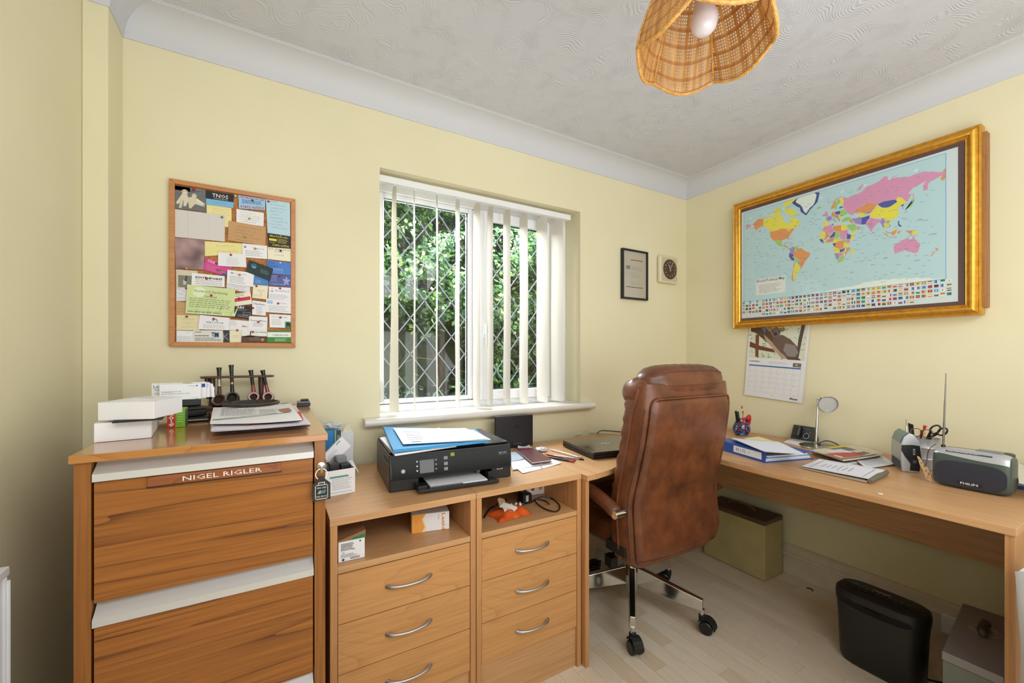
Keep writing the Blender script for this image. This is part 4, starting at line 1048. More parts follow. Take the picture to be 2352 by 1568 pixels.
MB().box((k0+.016, WY-.033, l0+.014), (k1-.016, WY-.0285, l1-.014)).build('face_plate', mat('beige_plate', (205, 190, 160), .4), ck, bevel=.002)
kc = Vector(((k0+k1)/2+.002, WY-.0335, (l0+l1)/2))
MB().lathe([(0, 0), (.066, 0), (.066, .002), (.063, .0035), (0, .0035)], (0, 0, 0), n=48, M=rotM(kc+Vector((0, .003, 0)), rx=PI/2)).build('dial', mat('brown_dial', (72, 56, 44), .4), ck, smooth=True)
MB().tube([kc+Vector((.066*math.cos(2*PI*i/48), 0, .066*math.sin(2*PI*i/48))) for i in range(48)], .0016, closed=True, n=6).build('dial_rim', mat('gold_rim', (176, 150, 100), .3, 1), ck, smooth=True)
P = Print(kc+Vector((-.066, -.0006, .066)), (1, 0, 0), (0, 0, -1), (0, -1, 0), .132, .132)
for i in range(1, 13):
    a = PI/2-2*PI*i/12; P.text(str(i), .5+.36*math.cos(a), .5-.36*math.sin(a)+.045, .095, 'e8dfc8', 1, 'c')
P.text('Quartz', .5, .33, .035, 'd8cfb8', 1, 'c'); P.build('numerals', ck)
def hand(ang, ln, w_, name):
    d = Vector((math.sin(ang), 0, math.cos(ang))); n_ = Vector((d.z, 0, -d.x)); c = kc+Vector((0, -.003, 0))
    v4 = [c-d*.012-n_*w_, c+d*ln-n_*w_*.6, c+d*ln+n_*w_*.6, c-d*.012+n_*w_]
    MB().hexa([p+Vector((0, .0008, 0)) for p in v4], v4).build(name, ink('eee4cc'), ck, fix=True)
hand(math.radians(332), .036, .0022, 'hour_hand'); hand(math.radians(30), .056, .0016, 'minute_hand')
MB().lathe([(0, 0), (.004, 0), (.004, .005), (0, .005)], (0, 0, 0), n=12, M=rotM(kc, rx=PI/2)).build('hand_boss', ink('b8603a'), ck)

# ---------------------------------------------------------------- world map in a gold frame on the right wall
mp_ = thing('framed_world_map', 'large world map in a wide gold frame on the right wall', 'picture', (WX-.03, 1.0, 1.76))
MX = 2.45; my0, my1, mz0, mz1 = .487, 1.5155, 1.381, 2.145
MK = .046/.063
GOLD = mat('antique_gold', (224, 172, 72), .36, .85, bump=.25, bscale=90, vary=.14, vscale=50)
# moulding profile: (inset from outer edge, height off the wall plane)
mprof = [(0, -.052), (0, .0), (.006, .004), (.012, .001), (.018, .006), (.026, .012), (.036, .012), (.044, .006), (.047, .001), (.050, .003), (.054, .000), (.057, -.003), (.060, -.002), (.063, -.006), (.063, -.016), (.05, -.052)]
def sweep_rail(name, A, B, inA, inB):
    """A,B outer corners (y,z); inA,inB unit diagonal directions inward"""
    vs = []; k = len(mprof)
    for (y, z), (dy, dz) in ((A, inA), (B, inB)):
        for i_, h_ in mprof: vs.append((MX-h_, y+dy*i_*MK, z+dz*i_*MK))
    fs = [(j, (j+1) % k, k+(j+1) % k, k+j) for j in range(k)]+[tuple(range(k)), tuple(range(2*k-1, k-1, -1))]
    MB().add(vs, fs).build(name, GOLD, mp_, fix=True, smooth=True, angle=50)
cs = {'a': ((my1, mz0), (-1, 1)), 'b': ((my0, mz0), (1, 1)), 'c': ((my0, mz1), (1, -1)), 'd': ((my1, mz1), (-1, -1))}
for p, q in ('ab', 'bc', 'cd', 'da'): sweep_rail('gold_moulding', cs[p][0], cs[q][0], cs[p][1], cs[q][1])
MB().box((MX+.018, my0-.012, mz0+.03), (WX-.002, my0+.02, mz1-.03)).build('back_batten', wood('batten', 'a8794c', '7c5330', 'z', 10, .4, .4, .7, seed=21), mp_)
iy0, iy1, iz0, iz1 = my0+.042, my1-.042, mz0+.042, mz1-.042
PX_ = MX+.008
MB().box((PX_, iy0, iz0), (PX_+.006, iy1, iz1)).build('mount', mat('maroon_mount', (92, 58, 56), .7), mp_)
sy0, sy1, sz0, sz1 = .5535, 1.4665, 1.4415, 2.083
sh = MB().box((PX_-.001, sy0, sz0), (PX_, sy1, sz1)).build('map_sheet', ink('dbe3e6', .5), mp_)
W_, H_ = sy1-sy0, sz1-sz0
P = Print((PX_-.0011, sy1, sz1), (0, -1, 0), (0, 0, -1), (-1, 0, 0), W_, H_, eps=.00012)
mu0, mu1, mv0, mv1 = .014, .962, .017, .848
P.rect(mu0, mv0, mu1, mv1, '4aa0dc', 0); P.rect(mu0+.002, mv0+.003, mu1-.002, mv1-.003, 'c2dde4', 1)  # sheet and water toned hazy: reflected haze put into their colours
def ml(la): return 1.25*math.log(math.tan(PI/4+.4*math.radians(la)))
def ll(lo, la): return (min(mu1-.002, max(mu0+.002, .4924+.0025*lo)), max(mv0+.004, min(mv1-.004, .4722-.2422*ml(la))))
CO = {'p': 'e39abf', 'o': 'eb9a5e', 'y': 'f2e24e', 'g': 'a9d078', 'v': 'a58fd0', 'n': '5058a8', 'w': 'eef2ea', 't': '3f4f90'}
LAND = [
 ('w', [(-60,-72.4),(187,-72.4),(180,-71),(160,-69),(130,-66.5),(90,-66),(60,-67),(30,-69),(0,-70),(-30,-71)]),
 ('p', [(-185,69),(-178,68),(-170,66),(-178,63),(-185,62)]),
 ('o', [(-168,66),(-156,71),(-141,70),(-141,60),(-152,59),(-164,54),(-158,58),(-165,61),(-162,64)]),
 ('o', [(181,66),(187,70),(187,60),(183,58),(180,61),(183,63)]),
 ('y', [(-141,70),(-128,70),(-115,68),(-95,68),(-94,62),(-93,58),(-82,55),(-79,51),(-79,56),(-77,62),(-70,61),(-64,58),(-56,53),(-60,47),(-66,45),(-75,45),(-83,42),(-88,48),(-123,49),(-133,57),(-141,60)]),
 ('y', [(-125,73),(-115,73),(-105,75),(-96,73),(-104,69),(-115,69)]), ('y', [(-90,73),(-78,73),(-62,66),(-66,62),(-75,65),(-84,66),(-90,70)]), ('y', [(-95,77),(-90,81),(-70,83),(-62,82),(-78,77),(-88,76)]), ('y', [(-115,76),(-105,78),(-98,76),(-108,74)]),
 ('t', [(-74,78),(-60,82),(-30,83.6),(-16,80),(-20,72),(-31,67),(-43,59.5),(-54,65),(-57,71),(-70,76)]), ('w', [(-66,78),(-58,81),(-32,82.6),(-22,79),(-26,72),(-35,68),(-43,62),(-49,66),(-52,71),(-62,76)]),
 ('o', [(-124,48.5),(-95,49),(-88,48),(-83,42),(-75,45),(-67,45),(-76,37),(-81,31),(-81,25),(-84,30),(-97,28),(-97,26),(-106,32),(-117,32),(-124,40)]),
 ('g', [(-117,32),(-106,32),(-97,26),(-97,20),(-91,19),(-87,21),(-89,16),(-94,16),(-105,20),(-110,27)]),
 ('o', [(-92,16),(-88,16),(-83,15),(-83,10),(-87,13)]), ('n', [(-83,10),(-78,9),(-80,7.5)]), ('v', [(-85,22),(-77,21),(-74,20),(-78,20),(-84,21.4)]), ('y', [(-74,20),(-69,19.5),(-70,18)]),
 ('v', [(-79,8),(-72,12),(-67,6),(-70,-3),(-78,1)]), ('g', [(-72,12),(-62,10.5),(-60,5),(-64,2),(-67,6)]), ('y', [(-60,8),(-57,6),(-58,2),(-60,3)]), ('o', [(-57,6),(-52,4.5),(-53,2),(-58,2)]),
 ('n', [(-80,1),(-75,-1),(-70,-4),(-73,-9),(-69,-12),(-69,-17),(-76,-14),(-81,-6)]),
 ('o', [(-70,-4),(-67,2),(-60,4),(-50,1),(-44,-3),(-35,-7),(-39,-16),(-48,-26),(-53,-33),(-58,-28),(-55,-23),(-60,-16),(-65,-11),(-73,-9)]),
 ('g', [(-69,-11),(-60,-16),(-58,-20),(-67,-22)]), ('v', [(-62,-20),(-58,-20),(-55,-25),(-59,-27)]), ('g', [(-58,-30),(-53,-33),(-56,-35)]),
 ('y', [(-67,-22),(-62,-22),(-57,-27),(-57,-35),(-62,-40),(-66,-47),(-68,-53),(-72,-50),(-70,-35)]), ('o', [(-70,-18),(-68,-23),(-71,-35),(-72,-50),(-67,-55),(-75,-50),(-73,-38),(-71,-28)]),
 ('o', [(5,59),(11,59),(15,68),(28,70.5),(15,69.5),(8,63)]), ('g', [(11,59),(17,57),(18,62),(24,66),(20,69),(14,65)]), ('y', [(21,61),(30,61),(29,69),(22,68.5),(25,65)]),
 ('p', [(-5,50),(1,51),(0,54),(-3,58.5),(-6,56)]), ('o', [(-10,52),(-6,52.5),(-6,55),(-9,54.5)]), ('v', [(-4,48),(2,51),(8,48),(7,43.5),(0,43)]), ('y', [(-9,43.5),(0,43),(3,42),(-1,37),(-6,36),(-9,38)]), ('g', [(-23,65),(-14,66),(-14,64.5),(-19,63.3)]),
 ('o', [(6,51),(9,55),(14,54),(14,48),(8,48)]), ('n', [(14,54),(23,54),(23,49),(15,50)]), ('g', [(8,44.5),(13,46),(12,44),(18,40),(15,38),(11,43)]), ('v', [(13,49),(22,48.5),(20,46),(13,46.5)]), ('o', [(14,46),(20,46),(23,41),(22,37),(19,42)]), ('y', [(20,48),(29,46),(28,43.5),(22,43)]), ('g', [(23,54),(32,55),(30,51),(23,51)]), ('n', [(21,57),(28,57),(27,59),(22,59)]),
 ('g', [(23,51),(33,52),(39,49),(34,46),(24,46)]), ('g', [(26,40),(33,42),(41,41.5),(44,37.5),(36,36),(28,36.5)]),
 ('p', [(28,69),(40,67),(44,68),(60,69),(70,73),(85,74),(100,77.5),(113,74),(130,72),(150,72),(170,70),(190,66),(178,63),(165,60),(163,52),(157,52),(156,58),(162,62),(143,59),(135,54),(141,52),(134,43),(131,45),(127,50),(120,53),(117,49.5),(108,49.5),(98,50),(88,49.5),(78,54),(70,55),(60,51),(52,51),(48,46),(47,42),(38,47),(33,52),(28,58),(30,62)]),
 ('p', [(52,71),(58,75),(68,77),(60,73)]), ('p', [(142,46),(144,50),(142,54)]),
 ('o', [(48,46),(52,51),(60,51),(70,55),(78,54),(87,49),(80,43),(68,42),(56,45),(50,45)]), ('y', [(54,41),(62,43),(68,40),(66,37),(56,38)]), ('g', [(60,44),(68,42),(74,41),(68,38)]), ('v', [(68,42),(80,43),(74,39)]),
 ('n', [(88,49.5),(98,51.5),(117,49.5),(119,46.5),(105,42),(95,44)]),
 ('y', [(74,39),(80,43),(88,49),(95,44),(105,42),(119,46.5),(116,49),(120,53),(127,50),(134,47),(130,42),(122,39),(118,38),(122,31),(117,23),(108,21),(98,24),(97,28),(80,31)]),
 ('p', [(68,24),(74,35),(80,31),(88,27),(97,28),(92,22),(87,21),(80,13),(77.5,8),(73,17)]), ('o', [(80,9.5),(82,7),(80,6)]),
 ('v', [(44,39),(54,37.5),(61,36),(62,25),(50,29),(45,36)]), ('n', [(61,36),(75,37),(74,33),(70,29),(68,24),(61,25)]), ('o', [(39,37),(44,37),(48,30),(42,32)]), ('g', [(35,29),(47,30),(51,25),(56,22),(51,17.5),(44,17),(39,22)]), ('y', [(44,17),(52,17),(52,15),(44,13)]), ('o', [(52,17),(56,22),(59,23),(57,18)]),
 ('v', [(92,22),(97,28),(100,21),(98,10),(95,16)]), ('y', [(98,19),(105,18),(104,12),(100,13),(101,6),(99,8)]), ('g', [(100,21),(105,19),(107,15),(104,15)]), ('o', [(102,22),(108,21),(106,17),(109,12),(105,9),(107,15)]), ('g', [(100,6),(103,5),(104,1),(101,3)]),
 ('o', [(95,5),(104,-2),(106,-6),(98,1)]), ('o', [(106,-6.5),(114,-7.2),(119,-8.5),(106,-7.5)]), ('o', [(109,1),(117,4),(118,1),(115,-4),(110,-3)]), ('y', [(110,2),(117,7),(118,4)]), ('o', [(119,0),(125,1.5),(121,-5),(120,-3)]), ('o', [(131,-1),(141,-3),(141,-9),(137,-7)]), ('y', [(141,-3),(150,-6),(150,-10),(141,-9)]), ('n', [(120,18),(122,17),(122,12),(126,7),(122,8),(120,14)]),
 ('g', [(130,31),(132,34),(136,35.5),(139,38),(141,41.5),(145,43.5),(142,45.5),(140,42),(142,39),(141,36),(136,34),(131,33)]), ('p', [(126,37),(129,37),(129,35),(126,34.5)]), ('n', [(124,40),(130,42),(127,38)]), ('g', [(120,25),(122,25),(121,22)]),
 ('p', [(114,-22),(122,-18),(129,-15),(136,-12),(136,-16),(141,-17),(142,-11),(146,-19),(153,-26),(150,-37),(146,-39),(139,-36),(131,-32),(124,-33),(115,-35),(113,-26)]), ('p', [(145,-41),(148,-41),(147,-43.5)]), ('o', [(173,-35),(178,-38),(175,-41.5),(174,-38)]), ('o', [(173,-41),(171,-44),(167,-46.5),(168,-44)]),
 ('o', [(-6,36),(-2,35),(-3,31),(-10,28),(-9,32)]), ('y', [(-17,21),(-13,28),(-9,27),(-5,25),(-5,16),(-16,16)]), ('p', [(-2,35),(8,37),(9,30),(12,23),(3,19),(-9,28),(-3,31)]), ('n', [(8,37),(11,37),(10,33)]), ('o', [(10,33),(25,32),(25,20),(15,23),(10,26)]), ('y', [(25,31.5),(34,31),(36,22),(25,22)]),
 ('o', [(-12,15),(-5,16),(-5,25),(3,19),(4,16),(-5,12)]), ('n', [(4,16),(12,23),(15,22),(13,14),(4,13)]), ('g', [(14,23),(24,20),(22,11),(15,8),(14,14)]), ('p', [(24,22),(37,22),(38,17),(34,10),(33,4),(24,8),(22,13)]), ('n', [(36,15),(43,11),(48,8),(42,4),(35,5)]), ('y', [(43,11),(51,12),(46,2),(41,-1)]), ('n', [(-17,15),(-12,15),(-8,10),(-13,9)]), ('v', [(-13,9),(-8,10),(-8,5),(-12,7)]), ('y', [(-8,10),(-3,10),(-3,5),(-8,5)]), ('g', [(-5,12),(3,12),(2,9)]), ('o', [(-3,10),(1,10),(1,6),(-3,5)]), ('v', [(1,11),(3,11),(3,6),(1,6)]),
 ('o', [(3,13),(14,13),(9,5),(3,6)]), ('y', [(9,5),(15,9),(27,6),(16,2),(9,2)]), ('o', [(12,-5),(18,4),(30,4),(29,-12),(22,-11)]), ('n', [(9,2),(17,3),(12,-5)]), ('g', [(30,4),(34,4),(33,-1),(30,-1)]), ('p', [(34,4),(41,4),(41,-2),(38,-4),(34,-1)]), ('y', [(30,-2),(34,-1),(39,-4),(40,-11),(31,-9)]), ('y', [(12,-6),(22,-7),(23,-17),(12,-17)]), ('n', [(22,-12),(29,-12),(33,-9),(30,-16),(23,-17)]), ('o', [(35,-11),(41,-11),(40,-16),(35,-20),(33,-26),(32,-20),(34,-14)]),
 ('v', [(12,-17),(24,-18),(20,-28),(16,-28)]), ('p', [(20,-18),(25,-18),(29,-21),(22,-27)]), ('y', [(25,-17),(32,-16),(31,-22),(27,-21)]), ('g', [(17,-29),(22,-27),(29,-22),(32,-26),(28,-33),(19,-35)]), ('y', [(44,-17),(50,-14),(47,-25),(44,-24)]),
]
rj = random.Random(5)
def rough(pts):
    out = []
    for a, b3 in zip(pts, pts[1:]+pts[:1]):
        out.append(a); d = math.hypot(b3[0]-a[0], b3[1]-a[1])
        k = int(min(4, d//6))
        for i in range(1, k+1):
            t = i/(k+1); out.append((a[0]+(b3[0]-a[0])*t+rj.uniform(-.8, .8), a[1]+(b3[1]-a[1])*t+rj.uniform(-.8, .8)))
    return out
for i, (c, pts) in enumerate(LAND):
    P.poly([ll(max(-191, min(187.5, a)), b3) for a, b3 in (rough(pts) if len(pts) > 5 else pts)], CO[c], 2+(i % 3)*.3)
for i in range(420):                                                # place names too small to read
    u = rj.uniform(mu0+.01, mu1-.04); v = rj.uniform(mv0+.05, mv1-.03)
    P.rect(u, v, u+rj.uniform(.006, .02), v+.0022, '7d93a8' if rj.random() < .7 else '6b6f86', 4)
for i in range(9): P.disc(.06+.1*i, .075, .008, 'dcecf0', 3)
P.rect(.093, .655, .272, .80, 'eceae6', 4); P.text('World Political Map', .096, .686, .026, '4a4a86', 5, width=.172, bold=.01); P.greek(.115, .71, .25, .79, 9, '9a8a90', 5, .3, 8)
FC = ['c8323c', '2f4f9a', 'f0f0f0', '2f8a50', 'e8c83a', '262626', '5aa8d8', 'e88a3a', 'c8323c', 'f0f0f0']
for row in range(5):
    nC = 46
    for c in range(nC):
        if (row == 4 and not 6 <= c < 40) or (row == 1 and c == 5): continue
        u = .006+c*.0213; v = .848+row*.0295; w_, h_ = .0150, .0185
        k = rj.randrange(7); c1, c2, c3 = rj.choice(FC), rj.choice(FC), rj.choice(FC)
        if k < 3:
            for j, cc in enumerate((c1, c2, c3)): P.rect(u, v+h_*j/3, u+w_, v+h_*(j+1)/3, cc, 0)
        elif k < 5:
            for j, cc in enumerate((c1, c2, c3)): P.rect(u+w_*j/3, v, u+w_*(j+1)/3, v+h_, cc, 0)
        else:
            P.rect(u, v, u+w_, v+h_, c1, 0); P.rect(u+w_*.38, v+h_*.25, u+w_*.62, v+h_*.75, c2 if c2 != c1 else 'f0f0f0', 1)
P.build('printed_map', sh)
MB().box((PX_-.0045, iy0+.001, iz0+.001), (PX_-.0035, iy1-.001, iz1-.001)).build('glazing', GLASS, mp_)

# ---------------------------------------------------------------- koala calendar hanging below the map
cq = [px(1722, 745, 0, WX-.006), px(1861, 745, 0, WX-.006), px(1842, 926, 0, WX-.012), px(1709, 906, 0, WX-.012)]
cq[0].z = 1.405; cq[1].z = 1.387
cal = MB().hexa([p+Vector((.0015, 0, 0)) for p in (cq[3], cq[2], cq[1], cq[0])], [cq[3], cq[2], cq[1], cq[0]]).build('wall_calendar', ink('e6e6ea'), None, fix=True)
tag(cal, 'koala picture wall calendar open at october, hanging under the world map', 'calendar')
P = Print(cq[0], cq[1]-cq[0], cq[3]-cq[0], (-1, 0, 0), (cq[1]-cq[0]).length, (cq[3]-cq[0]).length)
P.P = lambda u, v, k=0, q=cq: (q[0]*(1-u)*(1-v)+q[1]*u*(1-v)+q[2]*u*v+q[3]*(1-u)*v)+Vector((-.00015*(k+1), 0, 0))
V1 = .475
def Q(pts): return [(.03+.94*a, V1*b3) for a, b3 in pts]
P.poly(Q([(0, 0), (1, 0), (1, .98), (0, .98)]), 'd5dcc8', 0)
r_ = random.Random(4)
for i in range(150):
    a, b3 = r_.random(), r_.random()*.95; l = .03+.05*r_.random(); an = r_.uniform(0, PI)
    P.poly(Q([(a, b3), (min(1, a+l*math.cos(an)), min(.97, b3+l*math.sin(an))), (min(1, a+l*math.cos(an)+.012), min(.98, b3+l*math.sin(an)+.02))]), ['7f9a5a', '5a6a42', 'b8c88a', '4a4434', 'e8eee0'][i % 5], 1)
P.poly(Q([(0, 0), (.22, 0), (.5, .38), (.8, .80), (.95, .97), (.72, .97), (.42, .62), (.1, .25), (0, .2)]), '5d4638', 2)
P.poly(Q([(.25, .28), (.42, .50), (.62, .80), (.72, .95), (.62, .95), (.45, .70), (.30, .45)]), 'b79c88', 3)
P.poly(Q([(0, .50), (.2, .62), (.45, .70), (.5, .80), (.2, .74), (0, .66)]), '6e4232', 2); P.poly(Q([(.1, .3), (.17, .3), (.19, .95), (.13, .95)]), '7a4a38', 2)
P.poly(Q([(.90, 0), (.96, 0), (.93, .4), (.90, .9), (.86, .9), (.87, .4)]), '5a4a44', 3)
P.poly(Q([(.42, .30), (.60, .30), (.74, .42), (.86, .60), (.90, .78), (.86, .90), (.74, .92), (.60, .80), (.44, .55)]), '6e5a50', 4)
P.poly(Q([(.66, .52), (.82, .58), (.89, .76), (.84, .89), (.72, .88), (.63, .72)]), '8f8684', 5)
def Dk(a, b3, r, c, k): P.disc(.03+.94*a, V1*b3, r, c, k, 16)
Dk(.47, .22, .085, '7d675b', 5); Dk(.36, .13, .045, '9a7f70', 5); Dk(.58, .14, .045, '8a7468', 5); Dk(.47, .27, .032, '3a3c4e', 6); Dk(.42, .20, .012, '1c1a1a', 6); Dk(.53, .20, .012, '1c1a1a', 6)
P.poly(Q([(.38, 0), (.62, 0), (.58, .12), (.48, .06), (.42, .12)]), 'c2cf4a', 7); P.poly(Q([(.22, .0), (.30, .1), (.28, .25), (.20, .12)]), '5c7ab0', 5)
P.text('october', .05, .522, .030, '26262a', 1, width=.19, bold=.015); P.greek(.40, .500, .76, .535, 4, 'b4b4ba', 1, .3, 6)
P.poly([(.80, .500), (.93, .500), (.93, .552), (.80, .552)], '7a6a62', 1); P.disc(.86, .525, .02, '9aa8b8', 2)
P.rect(.05, .560, .93, .577, '2f6cae', 1)
for c in range(8): P.rect(.05+.1257*c, .577, .0525+.1257*c, .925, 'b9bbc2', 1)
for r in range(6): P.rect(.05, .577+.0696*r-.001, .93, .577+.0696*r+.0008, 'b9bbc2', 1)
d_ = 0
for r in range(5):
    for c in range(7):
        d_ += 1
        if d_ < 32: P.text(str(d_), .075+.1257*c, .592+.0696*r+.008, .011, '44464e', 2)
P.disc(.5, .957, .007, '1e1e20', 1); P.text('ifaw', .80, .975, .028, '26262a', 1, width=.13, bold=.03)
P.build('print', cal)
# ---------------------------------------------------------------- helpers for small things
def pbox(name, label, cat, fl, fr, z, depth, h, m, bevel=.0015, group=None, lean=0):
    """box whose front bottom edge runs between two measured points at height z"""
    a = px(*fl, 2, z); b3 = px(*fr, 2, z); U = (b3-a); w_ = U.length; U.normalize(); N = Vector((-U.y, U.x, 0))
    rz = math.atan2(U.y, U.x)
    t = thing(name, label, cat, (a.x, a.y, z), rz, group)
    t['w'] = w_; del t['w']
    o = MB().box((0, 0, 0), (w_, depth, h)).build('body', m, t, bevel=bevel, world=False)
    return t, w_
def face(parent, O, U, V, N, w_, h_, fn, name='print', eps=.00025):
    """print in the parent's own space"""
    P = Print(O, U, V, N, w_, h_, eps); fn(P)
    return P.mb.build(name, None, parent, world=False)
def front(t, w_, h_, fn, name='print'): return face(t, (0, 0, h_), (1, 0, 0), (0, 0, -1), (0, -1, 0), w_, h_, fn, name)
def sheet(name, label, cat, cor, z, m, thick=.0006, curl=0, tilt=None, group=None, fn=None, seed=1, parent=None):
    """a sheet lying flat; cor = four measured corners FL FR BR BL; z height(s); curl lifts its corners"""
    zz = z if isinstance(z, (list, tuple)) else [z]*4
    q = [px(*c, 2, z_) for c, z_ in zip(cor, zz)]
    r_ = random.Random(seed); ph = r_.random()*6
    def S(u, v):
        p = q[0]*(1-u)*(1-v)+q[1]*u*(1-v)+q[2]*u*v+q[3]*(1-u)*v
        return p+Vector((0, 0, curl*((2*u-1)**2*.6+.4*math.sin(3*v+ph)**2*(2*u-1)**2)+thick))
    o = MB().grid(S, 10, 8, m, thick=(0, 0, thick)).build('sheet' if parent is not None else name, m, parent, smooth=True, angle=60)
    if parent is None: tag(o, label, cat, group)
    if fn:
        P = Print(q[3], q[2]-q[3], q[0]-q[3], (0, 0, 1), (q[2]-q[3]).length, (q[0]-q[3]).length)
        P.P = lambda u, v, k=0: S(u, 1-v)+Vector((0, 0, .00035*(k+1)))
        fn(P)
        P.mb.build('print', None, o)
    return o
def pile(name, label, cat, cor, z, n, dz, cols, jit=4, seed=1, curl=.002, thick=.0012, fn=None):
    """a heap of sheets: a thing whose parts are its sheets"""
    r_ = random.Random(seed); c = px(*cor[0], 2, z)
    t = thing(name, label, cat, (c.x, c.y, z))
    for i in range(n):
        cc = [(a+r_.uniform(-jit, jit), b3+r_.uniform(-jit, jit)*.35) for a, b3 in cor] if i < n-1 else cor
        sheet('sheet', None, None, cc, z+i*dz, ink(cols[i % len(cols)]), thick=thick if i < n-1 else .0006, curl=curl*(i/n), seed=seed+i, parent=t, fn=fn if i == n-1 else None)
    return t

# ---------------------------------------------------------------- on the filing cabinet
t, w_ = pbox('carton', 'white flat card box, lower one of two at the left of filing cabinet top', 'box', (215, 1017), (348, 1005), H+.0004, .19, .043, WHITE)
MB().box((.001, -.0006, .004), (w_-.001, 0, .041)).build('tuck_flap', WHITE, t, world=False, bevel=.0004)
MB().box((w_, .004, .003), (w_+.0007, .184, .040)).build('side_flap', WHITE, t, world=False, bevel=.0003)
z2 = H+.0445
MB().box((0, 0, 0), (.085, .09, .004), BLACKM, M=rotM((px(250, 975, 2, z2).x, px(250, 975, 2, z2).y+.02, z2), rz=.1)).build('phone_case', BLACKM)
tag(bpy.data.objects['phone_case'], 'thin black slip between the two white boxes', 'case')
t, w_ = pbox('carton', 'white card box with a bulging lid, upper one of the pair', 'box', (224, 966), (354, 962), z2+.0045, .12, .040, WHITE)
def LD(u, v): return (u*w_, v*.12, .0405+.006*math.sin(PI*min(1, u*1.0))*math.sin(PI*v)**.5)
MB().grid(LD, 12, 6, WHITE, thick=(0, 0, .0008)).build('lid', WHITE, t, world=False, smooth=True)
face(t, (w_*.35, .05, .0475), (1, 0, 0), (0, -1, 0), (0, 0, 1), .05, .01, lambda P: [P.poly([(.0+.33*i, .2), (.25+.33*i, .0), (.2+.33*i, .8), (.05+.33*i, 1)], 'b8bcc4') for i in range(3)])
# leather wallet, organiser, tin
t, w_ = pbox('leather_wallet', 'black zipped leather wallet at the bottom of small pile beside the green box', 'wallet', (424, 971), (479, 967), H+.0004, .15, .012, mat('black_leather', (30, 28, 30)), bevel=.005)
MB().tube([(0, -.0005, .006), (w_, -.0005, .006)], .0012, n=6).build('zip', SATIN, t, world=False)
t, w_ = pbox('organiser', 'black folded organiser lying on the leather wallet', 'organiser', (400, 961), (476, 953), H+.014, .14, .020, BLACK, bevel=.004)
MB().box((-.002, -.003, .0205), (w_+.012, .135, .0250)).build('cover', mat('black_leather', (30, 28, 30)), t, world=False, bevel=.001)
t, w_ = pbox('flat_tin', 'flat black case with tan top under the medicine packets', 'case', (388, 935), (462, 930), H+.0405, .115, .026, BLACK, bevel=.002)
MB().box((.002, .002, .0262), (w_-.004, .112, .0295)).build('tan_notebook', mat('tan_card', (196, 160, 112), .7), t, world=False, bevel=.001)
zb = H+.0705
def fO(P):
    P.text('Omeprazole', .04, .52, .10, '5a4a50', 1, width=.30); P.text('20 mg', .36, .50, .10, '4a9ac8', 1, width=.15); P.text('Gastro-Resistant Capsules, Hard', .04, .64, .085, '8a8a90', 1, width=.68)
    P.text('Dr.Reddys', .70, .16, .06, '6a7ab8', 1, width=.16); P.poly([(.88, .10), (.94, .08), (.90, .2)], '3a3a9a', 1); P.text('28 capsules', .78, .92, .05, '9a9aa2', 1, width=.16)
    P.poly([(.15+.36*(i/12), 1-.20*math.sin(PI*i/12)) for i in range(13)], '2f9ad0', 1)
    P.poly([(.82, 1), (.94, .94), (.96, 1)], '4fc8a8', 1)
yq = 1.47
def upright(name, label, cat, x0, y0, x1, y1, Y_, th, fn, m=WHITE, rz=0):
    """packet standing up: measured left-bottom (x0,y0) and right-top (x1,y1) at depth Y_"""
    a = px(x0, y0, 1, Y_); b3 = px(x1, y1, 1, Y_); w_ = b3.x-a.x; h_ = b3.z-a.z
    t = thing(name, label, cat, (a.x, a.y, a.z), rz)
    MB().box((0, 0, 0), (w_, th, h_)).build('body', m, t, world=False, bevel=.0006)
    if fn: front(t, w_, h_, fn)
    return t, w_, h_
a = px(366, 914, 1, yq); dz = zb-a.z
t, w_, h_ = upright('medicine_box', 'white capsule packet with blue dome, standing foremost on the black case', 'medicine box', 366, 914, 461, 875, yq, .018, fO); t.location.z = zb
t, w_, h_ = upright('medicine_box', 'white tablet packet with green base peeping out left of the capsule packet', 'medicine box', 348, 914, 420, 874, yq+.022, .02,
    lambda P: (P.text('Lev', .06, .28, .20, '5a5f66', 1), P.text('Tablet', .06, .44, .10, '8a8f96', 1), P.greek(.06, .60, .3, .66, 1, '8a8f96'), P.poly([(0, .80), (.3, .74), (.3, 1), (0, 1)], '59c09a', 1))); t.location.z = zb
t, w_, h_ = upright('medicine_box', 'white packet with small navy square just right of the capsule packet', 'medicine box', 440, 912, 473, 874, yq+.024, .014, lambda P: (P.rect(.62, .10, .95, .32, '2a4a9a', 1),)); t.location.z = zb
t, w_, h_ = upright('medicine_box', 'slim white packet rightmost in the medicine row', 'medicine box', 455, 912, 481, 877, yq+.042, .012, lambda P: P.greek(.6, .1, .95, .4, 3, '8a90a8')); t.location.z = zb
lf = MB()
for i in range(4):
    def LF(u, v, i=i): return (u*.018+.002*math.sin(v*5+i), .003*i+.002*math.sin(u*6), v*(.040-.005*i)+.002*math.sin(u*4+i))
    lf.grid(LF, 6, 4, PAPER, thick=(.0002, .0004, 0))
p = px(474, 914, 1, yq+.06); tt = thing('folded_leaflet', 'crumpled white leaflet tucked behind the medicine packets', 'leaflet', (p.x, p.y, zb)); lf.build('paper', PAPER, tt, world=False, smooth=True)
t, w_ = pbox('lamp_box', 'small green and red light bulb carton beside the white boxes', 'box', (384, 983), (425, 980), H+.0004, .058, .049, ink('7cb82e', .45), bevel=.001)
def fE(P):
    P.rect(0, 0, .46, 1, 'd23a34'); P.text('e-on', .36, .93, .16*2.0, 'f4efe8', 2, ang=-PI/2, bold=.02); P.greek(.56, .15, .9, .8, 5, 'd8eac0', 2, .2, 4)
front(t, w_, .049, fE)
